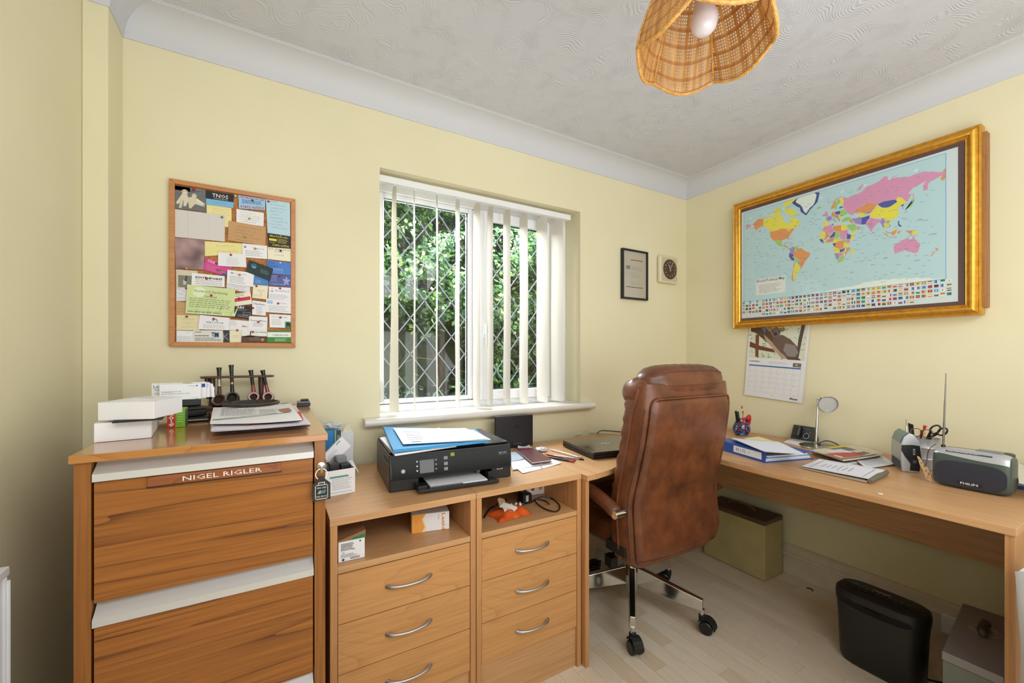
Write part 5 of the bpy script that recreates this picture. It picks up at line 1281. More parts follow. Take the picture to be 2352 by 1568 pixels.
MB().box((w_, .002, .002), (w_+.0006, .056, .047)).build('end_flap', ink('4f6a50'), t, world=False)

# pipe rack and pipes
RK = 1.82
ROSE = wood('rosewood', '5a3430', '2e1a1a', 'x', 30, .5, .4, .35, seed=31)
BRI = mat('briar', (70, 36, 28), .25, vary=.25, vscale=60, coat=.3); BRR = mat('red_briar', (128, 44, 26), .22, vary=.35, vscale=80, coat=.4); VUL = mat('vulcanite', (26, 26, 28), .2)
rk = thing('pipe_rack', 'dark rosewood pipe rack on the back of filing cabinet', 'pipe rack', (-.12, RK, H))
pa, pb = px(459, 868, 1, RK), px(630, 864, 1, RK)
zt_ = 1.135
s = MB(); s.prism([(pa.x+.006, RK-.026), (pb.x-.006, RK-.026), (pb.x, RK), (pb.x-.006, RK+.026), (pa.x+.006, RK+.026), (pa.x, RK)], zt_, zt_+.0075); s.build('top_shelf', ROSE, rk, bevel=.002)
s = MB(); s.prism([(pa.x, RK-.035), (pb.x, RK-.035), (pb.x, RK+.035), (pa.x, RK+.035)], H+.0003, H+.012); s.build('base', ROSE, rk, bevel=.003)
for xx in (487, 600):
    c = px(xx, 900, 1, RK+.012); MB().tube([(c.x, c.y, H+.012), (c.x, c.y, H+.05), (c.x, c.y, H+.09), (c.x, c.y, zt_+.001)], [.011, .008, .010, .010], n=12).build('post', ROSE, rk, smooth=True)
pipes = [('black pipe with plated stem, second from left in the rack', (503, 922), (503, 844), BRI, 0, .0235, 'chrome'),
         ('all black pipe with a gold band in the middle of the rack', (533, 914), (531, 838), VUL, 0, .0235, 'gold'),
         ('brown pipe leaning left, third bowl along the rack', (583, 912), (576, 850), BRR, -.1, .020, None),
         ('red briar pipe at the right end of the rack', (616, 912), (603, 850), BRR, -.2, .021, None),
         ('short stemmed pipe half hidden behind medicine packets', (478, 905), (474, 866), BRI, 0, .015, None)]
for lb, bw, tp_, m_, ln, r_, band in pipes:
    cb_ = px(*bw, 1, RK-.026); ct = px(*tp_, 1, RK)
    cb_.z = max(cb_.z, H+.0125+r_)
    pt = thing('tobacco_pipe', lb, 'pipe', (cb_.x, cb_.y, cb_.z-r_))
    # bowl: a barrel on its side, mouth towards the room
    M_ = rotM(cb_, rx=PI/2-.25)
    MB().lathe([(0, -.034), (r_*.7, -.032), (r_*.98, -.02), (r_, -.005), (r_*.93, .008), (r_*.86, .011), (r_*.6, .011), (r_*.52, .008), (r_*.48, -.012), (0, -.014)], (0, 0, 0), n=22, M=M_).build('bowl', m_, pt, smooth=True, angle=60)
    MB().lathe([(0, .002), (r_*.5, .003), (r_*.5, .0035), (0, .0035)], (0, 0, 0), n=12, M=M_).build('shaded_tobacco', mat('shaded_tobacco', (52, 36, 28), .9), pt)  # tobacco fill darkened: the shade inside the bowl mouth is in its colour
    st = cb_+Vector((0, .014, r_*.5)); v = ct-st
    mid = st+v*.38
    MB().tube([st, st+v*.2, mid], [.0075, .0062, .0058], n=12).build('shank', m_, pt, smooth=True)
    if band: MB().tube([mid-v*.03, mid+v*.03], .0066, n=14).build('band', CHROME if band == 'chrome' else mat('gold_rim', (176, 150, 100)), pt, smooth=True)
    if band == 'chrome': MB().tube([st+v*.22, st+v*.66], .0048, n=12).build('metal_stem', CHROME, pt, smooth=True)
    k = MB(); k.tube([mid, st+v*.7, st+v*.9, ct], [.0056, .0060, .0070, .0085], n=12); k.v = [(a, ct.y+(b3-ct.y)*.8, c) for a, b3, c in k.v]
    k.build('mouthpiece', VUL, pt, smooth=True)
# ash bowl
c = px(578, 926, 2, H+.030)
ab = thing('ash_bowl', 'low dark wooden bowl in front of the pipe rack', 'bowl', (c.x, c.y, H))
MB().lathe([(.045, 0), (.062, .004), (.078, .016), (.085, .030), (.085, .034), (.080, .035), (.076, .031), (.068, .016), (.05, .009), (0, .008)], (c.x, c.y, H+.0004), n=40).build('body', mat('dark_bowl', (52, 44, 40), .35, coat=.2), ab, smooth=True)
for i, (dx, dy) in enumerate([(-.018, -.01), (.012, .012)]):
    MB().box((-.014, -.008, 0), (.014, .008, .006), M=rotM((c.x+dx, c.y+dy, H+.019), rz=.3*i, rx=.1)).build('wood_chip', mat('wood_chip', (176, 112, 74), .7), ab, bevel=.001)
gl_ = MB().tube([px(646, 928, 2, H+.004), px(662, 927, 2, H+.004)], .003, n=8).build('pencil_stub', ink('2f6a52')); tag(gl_, 'dark green pencil stub lying beside the wooden bowl', 'pencil')
# papers at the front of the cabinet
def fTop(P):
    P.poly([(.02, .80), (.93, .56), (.93, .575), (.02, .83)], '3f7a68', 1); P.poly([(.80, .38), (.94, .36), (.95, .50), (.86, .58), (.80, .48)], 'b0705c', 2); P.poly([(.78, .36), (.93, .32), (.94, .37), (.80, .40)], 'a8604c', 2)
    P.greek(.10, .20, .55, .62, 8, '9a9ea8', 1, .25, 12, 10); P.greek(.55, .30, .80, .62, 5, 'a8acb4', 1, .25, 13); P.rect(.1, .12, .3, .14, '6a7aa0', 1)
pile('paper_pile', 'heap of white letters and brochures on the front of filing cabinet', 'papers', [(486, 991), (708, 974), (674, 934), (492, 946)], H+.0006, 8, .0024, ['ccc3d4', 'e4e4ec', 'd6d0dc', 'ececf0', 'e6e6ee'], 6, 3, .003)
sheet('red_leaflet', 'red edged leaflet showing under the top letter', 'leaflet', [(560, 975), (697, 964), (690, 945), (565, 955)], H+.0215, ink('c8413e'), seed=5)
sheet('letter', 'top letter with a green line and small brown roof drawing', 'letter', [(482, 976), (695, 967), (668, 928), (490, 938)], H+.024, PAPER, curl=.003, fn=fTop, seed=6)
st_ = thing('stapler', 'small grey and black gadget at the back right corner of filing cabinet', 'gadget', tuple(px(683, 934, 2, H)))
c = px(684, 935, 2, H+.0004)
MB().box((0, 0, .0), (.045, .05, .012)).build('base', BLACK, st_, world=False, bevel=.002); MB().box((.001, .002, .0122), (.044, .048, .019)).build('top_plate', mat('grey_plastic', (120, 124, 128), .4), st_, world=False, bevel=.002); MB().box((.012, .012, .0192), (.040, .042, .026)).build('ridge', BLACK, st_, world=False, bevel=.003)

# ---------------------------------------------------------------- between cabinet and printer, on the worktop
Tz = T+.0004
a = px(817, 1131, 2, Tz); bx_w = .098
ob = thing('open_carton', 'white open carton with green print beside the filing cabinet', 'box', (a.x-bx_w, a.y, Tz), .10)
hh = .083; dd = .10; tk = .001
for lo, hi in (((0, 0, 0), (bx_w, tk, hh)), ((0, dd-tk, 0), (bx_w, dd, hh)), ((0, tk, 0), (tk, dd-tk, hh)), ((bx_w-tk, tk, 0), (bx_w, dd-tk, hh)), ((tk, tk, 0), (bx_w-tk, dd-tk, tk))):
    MB().box(lo, hi).build('wall', WHITE, ob, world=False)
MB().hexa([Vector(v) for v in ((bx_w, .005, hh), (bx_w+.0008, .005, hh), (bx_w+.0008, .095, hh), (bx_w, .095, hh))], [Vector(v) for v in ((bx_w+.014, .006, hh-.022), (bx_w+.0148, .006, hh-.022), (bx_w+.0148, .093, hh+.005), (bx_w+.014, .093, hh+.005))]).build('flap', WHITE, ob, world=False, fix=True)
front(ob, bx_w, hh, lambda P: (P.rect(.18, .24, .78, .31, '4f9a8a', 1), P.greek(.25, .36, .92, .82, 7, '8a8f96', 1, .25, 14, 8), P.rect(.2, .89, .9, .905, '5aa090', 1)))
MB().box((.02, .02, .03), (.055, .06, hh+.018)).build('charger', BLACK, ob, world=False, bevel=.004)
MB().box((.058, .03, .03), (.092, .075, hh+.010)).build('plug', BLACK, ob, world=False, bevel=.004)
MB().box((.05, .055, .04), (.085, .09, hh+.030)).build('adaptor', mat('grey_plastic', (120, 124, 128)), ob, world=False, bevel=.003)
def quadslab(name, label, cat, cor, Y0, th, m, fn=None, ground=False):
    """tilted flat packet: four measured corners TL TR BR BL in the vertical plane Y0"""
    q = [px(*c, 1, Y0) for c in cor]
    if ground: q[2].z = q[3].z = T+.0004
    t = thing(name, label, cat, tuple(q[3])); B = Vector((0, th, 0))
    MB().hexa([q[3]+B, q[2]+B, q[1]+B, q[0]+B], [q[3], q[2], q[1], q[0]]).build('body', m, t, fix=True, bevel=.0006)
    if fn:
        P = Print(q[0], q[1]-q[0], q[3]-q[0], (0, -1, 0), (q[1]-q[0]).length, (q[3]-q[0]).length)
        P.P = lambda u, v, k=0: (q[0]*(1-u)*(1-v)+q[1]*u*(1-v)+q[2]*u*v+q[3]*(1-u)*v)+Vector((0, -.0003*(k+1), 0))
        fn(P); P.mb.build('print', None, t)
    return t
yb_ = a.y+.135
quadslab('tall_carton', 'tall white carton standing against the wall behind the open carton', 'box', [(778, 996), (812, 994), (811, 1058), (778, 1062)], yb_+.20, .05, WHITE, ground=True)
quadslab('picture_box', 'blue and teal picture box behind the filing cabinet edge', 'box', [(740, 989), (783, 988), (783, 1060), (740, 1062)], yb_+.10, .06, ink('2f86c4', .35),
    lambda P: (P.rect(.62, 0, 1, 1, '3a4a4c', 1), P.rect(.66, 0, .74, 1, '8ab8b0', 2), P.poly([(.0, .6), (.4, .35), (.55, .4), (.1, 1), (0, 1)], 'd8c89a', 1), P.poly([(.8, .1), (.95, .1), (.9, .7), (.8, .8)], '7a8a88', 2)), ground=True)
quadslab('leaning_packet', 'white medicine packet leaning diagonally over the open carton', 'box', [(744, 1044), (785, 1002), (806, 1024), (756, 1074)], yb_-.03, .014, WHITE,
    lambda P: (P.rect(.62, .10, .84, .17, '5aa090', 1), P.greek(.1, .3, .6, .6, 4, 'a0a4ac', 1, .2, 15), P.rect(.15, .66, .4, .72, '7a7f88', 1), P.rect(.15, .80, .45, .86, '7a7f88', 1)))
cw = MB(); rr2 = random.Random(2)
def crumple(mb, c, sx, sy, sz, m, seed, n=14, k=9, amp=.35):
    r_ = random.Random(seed); vs = []; fs = []
    for i in range(k+1):
        ph = PI*i/k
        for j in range(n):
            a = 2*PI*j/n; q = 1+r_.uniform(-amp, amp)*math.sin(ph)
            vs.append((c[0]+sx*q*math.sin(ph)*math.cos(a), c[1]+sy*q*math.sin(ph)*math.sin(a), c[2]+sz*(1-math.cos(ph))*(1+r_.uniform(-.15, .15))))
    for i in range(k):
        for j in range(n): fs.append((i*n+j, i*n+(j+1) % n, (i+1)*n+(j+1) % n, (i+1)*n+j))
    return mb.add(vs, fs, m)
CLEARBAG = mat('grey_plastic_bag', (205, 208, 212), .25)
q = px(762, 984, 1, yb_+.12)
cr_ = crumple(MB(), (q.x, q.y+.015, q.z), .036, .03, .011, CLEARBAG, 3).build('plastic_bag', CLEARBAG, None); tag(cr_, 'crumpled clear plastic bag on top of the picture box', 'bag')
q = px(797, 994, 1, yb_+.22)
MB().prism([(q.x-.020, q.z), (q.x+.024, q.z+.002), (q.x+.008, q.z+.040), (q.x-.006, q.z+.030)], q.y, q.y+.003, axis=1).build('folded_card', ink('e2dcc6'))
tag(bpy.data.objects['folded_card'], 'cream folded card standing on the tall white carton', 'card')

# ---------------------------------------------------------------- printer
pr = thing('printer', 'black inkjet printer with open paper tray on the drawer unit', 'printer', (.334, 1.402, T+.0004), math.radians(-5))
PB = mat('printer_black', (26, 26, 28), .32, bump=.15, bscale=700); PG = mat('printer_gloss', (17, 18, 20), .16, spec=.18); PGY = mat('printer_grey', (86, 96, 104), .4)
pw, pd, ph = .452, .335, .133
def loc(mb, name, m, par=pr, **k): return mb.build(name, m, par, world=False, **k)
b = MB()
b.box((0, .004, 0), (.10, pd, .088)); b.box((pw-.082, .004, 0), (pw, pd, .088)); b.box((.10, .13, 0), (pw-.082, pd, .088)); b.box((.10, .012, 0), (pw-.082, .13, .012)); b.box((.10, .03, .070), (pw-.082, .13, .088))
body = loc(b, 'body', PB, bevel=.004); body['kind'] = 'stuff' if False else ''; del body['kind']
loc(MB().prism([(-.001, .040), (.0, .075), (.010, .1255), (pd-.01, .1255), (pd, .10), (pd, .088), (.012, .088), (.012, .055), (.008, .040)][:], 0, pw, axis=0), 'upper_case', PB, bevel=.003)
loc(MB().box((.004, .016, .126), (pw-.004, pd-.012, ph)), 'scanner_lid', PG, bevel=.004)
# side slots
loc(MB().box((-.0008, .05, .095), (.0002, .13, .101)), 'side_slot', BLACKM)
# control panel: sloped glossy fascia
def FP(x, z): return Vector((x, .010-.011*(.1255-z)/.0855-.0055, z))
fa = MB(); fa.add([FP(.012, .045), FP(pw-.006, .045), FP(pw-.004, .121), FP(.006, .121)], [(0, 1, 2, 3)]); fa.add([FP(.012, .045)+Vector((0, .004, 0)), FP(pw-.006, .045)+Vector((0, .004, 0)), FP(pw-.004, .121)+Vector((0, .004, 0)), FP(.006, .121)+Vector((0, .004, 0))], [(3, 2, 1, 0)])
loc(fa, 'control_panel', PG)
sc = Print(FP(0, .1255), (1, 0, 0), FP(0, .04)-FP(0, .1255), FP(0, .04).cross(Vector((1, 0, 0))) if False else (0, -1, .12), pw, .0855)
sc.rect(.225, .30, .335, .82, '6f757a', 1); sc.rect(.19, .20, .37, .22, '1c1e20', 1)
for v in (.34, .52, .70): sc.disc(.205, v, .007, 'c8ccd0', 2, 8); sc.disc(.352, v, .006, 'a8acb0', 2, 8)
for v, w2 in ((.24, .03), (.47, .03), (.68, .03)): sc.rect(.415, v, .415+w2, v+.13, '8a8f94', 2)
sc.rect(.47, .12, .502, .26, '8aa03a', 2); sc.disc(.10, .66, .018, '5a6066', 1); sc.disc(.10, .66, .013, 'c0c4c8', 2)
sc.text('ENVY 4507', .885, .36, .06, 'c8ccd0', 2, width=.07); sc.text('PRINT SCAN COPY', .885, .42, .035, '8a9096', 2, width=.08)
loc(sc.mb, 'printed_symbols', None)['kind'] = 'stuff'
st2 = Print((pw-.058, .0038, .056), (1, 0, 0), (0, 0, -1), (0, -1, 0), .022, .022)
st2.rect(0, 0, 1, 1, 'd8dadc'); st2.rect(.08, .08, .92, .92, '2a2a2c', 1); st2.rect(.25, .3, .75, .7, 'd8dadc', 2); st2.rect(.4, .2, .6, .3, 'd8dadc', 2); loc(st2.mb, 'sticker', None)
tr_ = MB(); tr_.box((.085, -.050, .006), (pw-.075, .06, .012)); tr_.box((.085, -.050, .012), (.118, .0, .026)); tr_.box((.085, -.058, .004), (pw-.075, -.050, .016)); tr_.box((pw-.10, -.01, .012), (pw-.082, .03, .034))
loc(tr_, 'paper_tray', PB, bevel=.002)
loc(MB().box((.125, -.054, .0162), (pw-.21, -.046, .0185)), 'tray_stop', PGY, bevel=.0006)
loc(MB().box((.130, -.042, .0125), (pw-.115, .12, .0175)), 'blank_paper', PAPER)
loc(MB().box((.20, .02, .045), (.26, .05, .060)), 'eject_arm', BLACK, bevel=.004)
loc(MB().box((pw-.13, .03, .022), (pw-.115, .09, .05)), 'paper_guide', PGY, bevel=.002)
zt2 = T+ph+.001
def rsheet(name, label, cat, cor, z, m, **k): return sheet(name, label, cat, cor, z, m, **k)
sheet('magazine', 'white folded brochure at the bottom of papers on the printer', 'brochure', [(907, 1047), (1048, 1026), (1010, 985), (872, 1008)], zt2, PAPER, thick=.006, fn=lambda P: P.text('AUTUMN', .62, .985, .035, '2a2e3a', 1, width=.32, bold=.02), seed=8)
sheet('blue_folder', 'bright blue document folder lying on the printer', 'folder', [(903, 1040), (1122, 1016), (1092, 991), (880, 985)], [zt2+.0085, zt2+.0085, zt2+.0085, zt2+.0105], ink('3f9ad6', .45), thick=.010, curl=.001, seed=9)
sheet('paper_sheet', 'white sheet sticking out right under the top sheets on printer', 'paper', [(940, 1020), (1127, 1010), (1086, 988), (930, 985)], zt2+.0215, ink('dfe2ec'), curl=.001, thick=.0015, seed=10)
sheet('paper_sheet', 'top white typed sheet on the blue folder', 'paper', [(926, 1021), (1122, 1008), (1068, 984), (903, 984)], zt2+.0240, PAPER, curl=.002, thick=.0012, seed=11,
      fn=lambda P: (P.greek(.10, .25, .32, .85, 6, 'a8acb8', 1, .22, 16, 5), P.rect(.10, .9, .22, .93, '6a6f7a', 1), P.greek(.72, .12, .92, .3, 2, 'b0b4bc', 1, .3, 17)))

# router
ra_ = px(1138, 1033, 2, Tz); rb_ = px(1228, 1023, 2, Tz); U = rb_-ra_; rw = .212
rt = thing('router', 'black upright internet router standing behind the printer', 'router', tuple(ra_), math.atan2(U.y, U.x))
m1 = MB().box((0, 0, 0), (rw, .012, .162)); loc(m1, 'front_shell', mat('router_black', (30, 31, 36), .4), rt, bevel=.006, seg=3)
loc(MB().box((.004, .013, .001), (rw-.004, .028, .160)), 'back_shell', BLACK, rt, bevel=.006)
loc(MB().box((.05, -.001, -.0), (.145, .045, .003)), 'foot', BLACK, rt, bevel=.001)
front(rt, rw, .162, lambda P: (P.text('sky', .47, .38, .10, '0e0e12', 1, width=.17, bold=.03), [P.rect(.48+.055*i, .865, .505+.055*i, .885, '8a8a50', 1) for i in range(4)]))

# ---------------------------------------------------------------- papers, diary, pens between router and laptop
sheet('paper_sheet', 'loose white sheet under the diary nearest the desk edge', 'paper', [(1200, 1088), (1290, 1064), (1240, 1044), (1160, 1056)], Tz+.0005, PAPER, curl=.003, seed=21, fn=lambda P: P.greek(.1, .2, .6, .6, 3, 'a8acb8', 1, .2, 18))
sheet('paper_sheet', 'white sheet lying crooked against the printer side', 'paper', [(1178, 1080), (1246, 1066), (1232, 1040), (1166, 1046)], Tz+.0030, ink('e4e6ee'), curl=.003, seed=22, fn=lambda P: (P.rect(.2, .3, .6, .32, 'a0a4ae'), P.rect(.6, .3, .61, .5, 'a0a4ae')))
sheet('envelope', 'grey blue envelope between printer and diary', 'envelope', [(1172, 1060), (1203, 1054), (1196, 1034), (1168, 1040)], Tz+.0062, ink('a9b4c2'), seed=23)
sheet('tissue', 'torn white paper wrapper behind the diary', 'wrapper', [(1188, 1036), (1222, 1032), (1216, 1024), (1190, 1026)], Tz+.007, PAPER, curl=.008, seed=24)
c4 = [(1222, 1066), (1268, 1060), (1222, 1033), (1183, 1034)]
q = [px(*c, 2, Tz+.009) for c in c4]
di = thing('pocket_diary', 'burgundy leather pocket diary with red ribbon', 'diary', tuple(q[0]))
up = Vector((0, 0, 1))
BUR = mat('burgundy_leather', (92, 36, 44), .3, bump=.3, bscale=400)
def slab4(q, z0, z1, s=0):
    c = sum(q, Vector())/4
    return MB().hexa([p+(c-p)*s+up*z0 for p in q], [p+(c-p)*s+up*z1 for p in q])
slab4(q, 0, .0015).build('back_cover', BUR, di, fix=True, bevel=.0006); slab4(q, .0017, .0085, .05).build('pages', ink('d8c8c0'), di, fix=True); slab4(q, .0088, .0108).build('front_cover', BUR, di, fix=True, bevel=.0008)
MB().tube(smooth_pts([px(1238, 1062, 2, Tz+.014), px(1241, 1068, 2, Tz+.006), px(1246, 1076, 2, Tz+.005)], 4), .0011, n=6).build('ribbon', ink('b03a44'), di)
cr_ = crumple(MB(), (px(1243, 1036, 2, Tz).x, px(1243, 1036, 2, Tz).y, Tz), .026, .026, .010, CLEARBAG, 8).build('plastic_wrapper', CLEARBAG, None); tag(cr_, 'crumpled clear plastic wrapper between the diary and pens', 'wrapper')
def pen(name, label, a, b3, z, r_, m, tipm, capm=None, cap=.3):
    A = px(*a, 2, z+r_); B = px(*b3, 2, z+r_); v = B-A
    t = thing(name, label, 'pen' if name != 'pencil' else 'pencil', tuple(A))
    MB().tube([A, A+v*.88], r_, n=10).build('barrel', m, t, smooth=True)
    MB().tube([A+v*.88, A+v*.97, B], [r_, r_*.45, r_*.15], n=10).build('tip', tipm, t, smooth=True)
    if capm: MB().tube([A-v*.01, A+v*cap], r_*1.15, n=10).build('cap', capm, t, smooth=True)
    n_ = Vector((-v.y, v.x, 0)).normalized()
    MB().box((-.0012, 0, 0), (.0012, v.length*.25, .0016), M=Matrix.Translation(A+v*.04+Vector((0, 0, r_*1.05)))@Euler((0, 0, math.atan2(v.y, v.x)-PI/2)).to_matrix().to_4x4()).build('clip', SATIN, t)
    return t
pen('ballpoint_pen', 'white pen with red end, farthest of the loose pens', (1335, 1051), (1261, 1031), Tz, .0045, ink('e4e2e0', .3), ink('e4e2e0', .3), ink('c8846a', .3), .08)
pen('ballpoint_pen', 'slim silver pen between the white and black pens', (1340, 1055), (1268, 1045), Tz, .0036, SATIN, CHROME, BLACK, .12)
pen('ballpoint_pen', 'black ballpoint pen with red end nearest the desk edge', (1318, 1060), (1246, 1047), Tz, .0042, BLACK, CHROME, ink('b03040', .3), .14)
pen('ballpoint_pen', 'dark red pen just behind the black pen', (1322, 1057), (1250, 1042), Tz, .0038, ink('7a2a36', .3), ink('d84a5a', .3), None)

# laptop
la = px(1362, 1050, 2, T+.012); lrz = math.radians(-9)
lp = thing('laptop', 'closed glossy black laptop on the desk left of the office chair', 'laptop', (la.x, la.y, T+.0004), lrz)
LG = mat('laptop_lid', (44, 42, 36), .08, coat=.6)
loc(MB().box((0, 0, .003), (.36, .285, .020)), 'base', BLACK, lp, bevel=.004, seg=3)
loc(MB().box((0, 0, .0205), (.36, .285, .032)), 'lid', LG, lp, bevel=.004, seg=3)
face(lp, (.12, .175, .0322), (1, 0, 0), (0, -1, 0), (0, 0, 1), .07, .05, lambda P: (P.poly([(.3, .3), (1, .3), (1, .42), (.3, .42)], 'b8b4a8'), P.poly([(.3, .72), (1, .72), (1, .84), (.3, .84)], 'b8b4a8'), P.poly([(.3, .3), (.42, .3), (.42, .84), (.3, .84)], 'b8b4a8'), P.poly([(.9, .3), (1, .3), (1, .84), (.9, .84)], 'b8b4a8'), P.poly([(0, .45), (.3, .5), (.3, .58), (0, .53)], 'b8b4a8')), 'logo')
for i in range(5): loc(MB().box((-.0006, .05+.035*i, .008), (.0004, .072+.035*i, .015)), 'port', BLACKM, lp)
for x_, y_ in ((.02, .02), (.34, .02), (.02, .265), (.34, .265)): loc(MB().box((x_-.008, y_-.008, 0), (x_+.008, y_+.008, .003)), 'foot', BLACKM, lp)
def cable(name, label, pts, r_, m, cat='cable'):
    o = MB().tube(smooth_pts(pts, 6), r_, n=8).build(name, m, None, smooth=True); return tag(o, label, cat)
cable('power_lead', 'cream power lead lying behind the laptop', [px(1325, 999, 2, Tz+.004), px(1345, 993, 2, Tz+.004), px(1372, 994, 2, Tz+.004), px(1400, 995, 2, Tz+.004), px(1440, 999, 2, Tz+.004)], .0032, ink('e6dcc8', .4))
cable('power_lead', 'black lead looping on the desk behind the laptop', [px(1372, 995, 2, Tz+.012), px(1380, 989, 2, Tz+.012), px(1395, 989, 2, Tz+.014), px(1420, 991, 2, Tz+.010), px(1450, 994, 2, Tz+.010)], .0028, BLACK)
q = px(1345, 995, 2, Tz); tag(MB().box((-.02, -.008, 0), (.02, .008, .012), M=rotM((q.x, q.y+.03, Tz), rz=-.2)).build('cable_connector', ink('ece8e0'), None, bevel=.002), 'small white connector block behind the laptop', 'connector')

# ---------------------------------------------------------------- on the open shelves
SZ = .6113+.0004
t, w_ = pbox('electronics_box', 'white carton with black label print on the left shelf', 'box', (777, 1293), (838, 1279), SZ, .075, .060, WHITE)
def fL(P):
    P.greek(.10, .12, .62, .48, 6, '3a3a40', 1, .55, 61, 9); P.text('CE', .12, .60, .08, '3a3a40', 1); P.text('FC', .52, .50, .08, '3a3a40', 1); P.greek(.10, .64, .72, .82, 4, '5a5a60', 1, .4, 62, 10)
    P.disc(.18, .90, .05, '2f4a86', 1)
    for i in range(16): P.rect(.45+.022*i, .83, .45+.022*i+(.008 if i % 3 else .014), .93, '2a2a2e', 1)
    P.disc(.82, .12, .035, '3a3a40', 1)
front(t, w_, .060, fL)
MB().hexa([Vector((.0, -.002, .0605)), Vector((w_+.002, 0, .0605)), Vector((w_+.002, .09, .0605)), Vector((0, .09, .0605))], [Vector((.0, -.002, .0640)), Vector((w_+.002, 0, .083)), Vector((w_+.002, .09, .083)), Vector((0, .09, .066))]).build('cardboard_insert', mat('brown_card', (150, 110, 76), .8), t, world=False, fix=True)
MB().hexa([Vector((.002, -.001, .0602)), Vector((w_+.001, -.001, .0602)), Vector((w_+.001, .004, .0602)), Vector((.002, .004, .0602))], [Vector((.002, -.001, .0610)), Vector((w_+.001, -.001, .071)), Vector((w_+.001, .004, .071)), Vector((.002, .004, .0610))]).build('green_edge', ink('2f7a48'), t, world=False, fix=True)
t, w_ = pbox('sachet_box', 'orange and white sachet carton towards the back of the left shelf', 'box', (946, 1225), (1032, 1214), SZ, .06, .062, WHITE)
def fX(P):
    P.poly([(0, 0), (.36, 0), (.26, .3), (.34, .7), (.26, 1), (0, 1)], 'eda24a'); P.poly([(.36, 0), (.30, .3), (.38, .75), (.34, 1), (.26, 1), (.34, .7), (.26, .3)], 'f4d8a8', 1)
    P.text('Laxido', .80, .06, .19, 'e88a2a', 2, ang=PI/2, bold=.02, width=.58); P.text('Orange', .70, .10, .07, 'b08a6a', 2, ang=PI/2); P.text('Powder', .10, .30, .05, 'c8742a', 2, ang=PI/2)
front(t, w_, .062, fX)
q = px(860, 1210, 2, .64); t = thing('cable_adaptor', 'small dark adaptor deep on the left shelf', 'adaptor', (.27, 1.62, SZ)); MB().box((0, 0, 0), (.05, .04, .03)).build('body', BLACK, t, world=False, bevel=.004); MB().tube([(.05, .02, .015), (.09, .03, .004), (.13, .0, .004)], .0025).build('lead', BLACK, t, world=False)
# orange foil packet on the right shelf
q = px(1172, 1183, 2, SZ)
ORF = mat('orange_foil', (214, 92, 36), .3, vary=.2, vscale=30)
pk = thing('foil_packet', 'torn orange foil packet on the shelf of right drawer unit', 'packet', (q.x, q.y, SZ))
r_ = random.Random(6)
def PK(u, v): 
    e = min(u, 1-u, v, 1-v); return (-.075+.15*u+.01*math.sin(v*4), -.045+.10*v+.015*u, .002+.020*min(1, e*4)+.006*math.sin(u*14+v*9)*min(1, e*6))
MB().grid(PK, 20, 14, ORF, thick=(0, 0, .001)).build('foil', ORF, pk, world=False, smooth=True)
def PK2(u, v): return (-.035+.055*u, -.02+.045*v, .026+.006*math.sin(u*7+v*5)+.012*v)
MB().grid(PK2, 10, 8, ink('e2ddd6', .3), thick=(0, 0, .0006)).build('white_label', ink('e2ddd6', .3), pk, world=False)
def PK3(u, v): return (-.03+.03*u, .028+.02*v, .03+.022*v+.004*math.sin(u*5))
MB().grid(PK3, 6, 6, ink('c9b190'), thick=(0, .0005, 0)).build('folded_slip', ink('c9b190'), pk, world=False)
def PK4(u, v): return (.02+.05*u, .012+.03*v, .022+.01*math.sin(u*16)*math.cos(v*8))
MB().grid(PK4, 14, 8, SATIN, thick=(0, 0, .0005)).build('silver_lining', SATIN, pk, world=False)
cgp = px(1214, 1160, 2, SZ)
t = thing('phone_charger', 'black phone charger beside the orange packet', 'charger', (cgp.x, cgp.y+.03, SZ)); MB().box((-.02, -.02, 0), (.025, .03, .042)).build('body', BLACK, t, world=False, bevel=.006); MB().box((-.006, -.0206, .012), (.006, -.02, .036)).build('label', ink('b8b8b8'), t, world=False)
cable('charger_cable', 'black cable looping over the right shelf', [px(1222, 1152, 2, SZ+.004), px(1245, 1140, 2, SZ+.015), px(1270, 1146, 2, SZ+.004), px(1286, 1162, 2, SZ+.004), px(1278, 1174, 2, SZ+.004), px(1256, 1170, 2, SZ+.004), px(1236, 1158, 2, SZ+.004), px(1228, 1146, 2, SZ+.010), px(1252, 1150, 2, SZ+.006), px(1262, 1158, 2, SZ+.008)], .0026, BLACK)
cable('charger_cable', 'black lead heaped at the left end of right shelf', [px(1112, 1188, 2, SZ+.004), px(1125, 1168, 2, SZ+.006), px(1140, 1160, 2, SZ+.02), px(1150, 1150, 2, SZ+.02), px(1165, 1146, 2, SZ+.01)], .0035, BLACK)
t, w_ = pbox('bulb_box', 'white box with three coloured dots at the back of right shelf', 'box', (1196, 1141), (1252, 1133), SZ+.0, .05, .058, WHITE)
front(t, w_, .058, lambda P: [P.disc(.17+.32*i, .52, .075, c, 1) or P.disc(.17+.32*i, .50, .035, 'e8e0e0', 2) for i, c in enumerate(['4a4a5a', 'c83a3a', 'e88a3a'])])
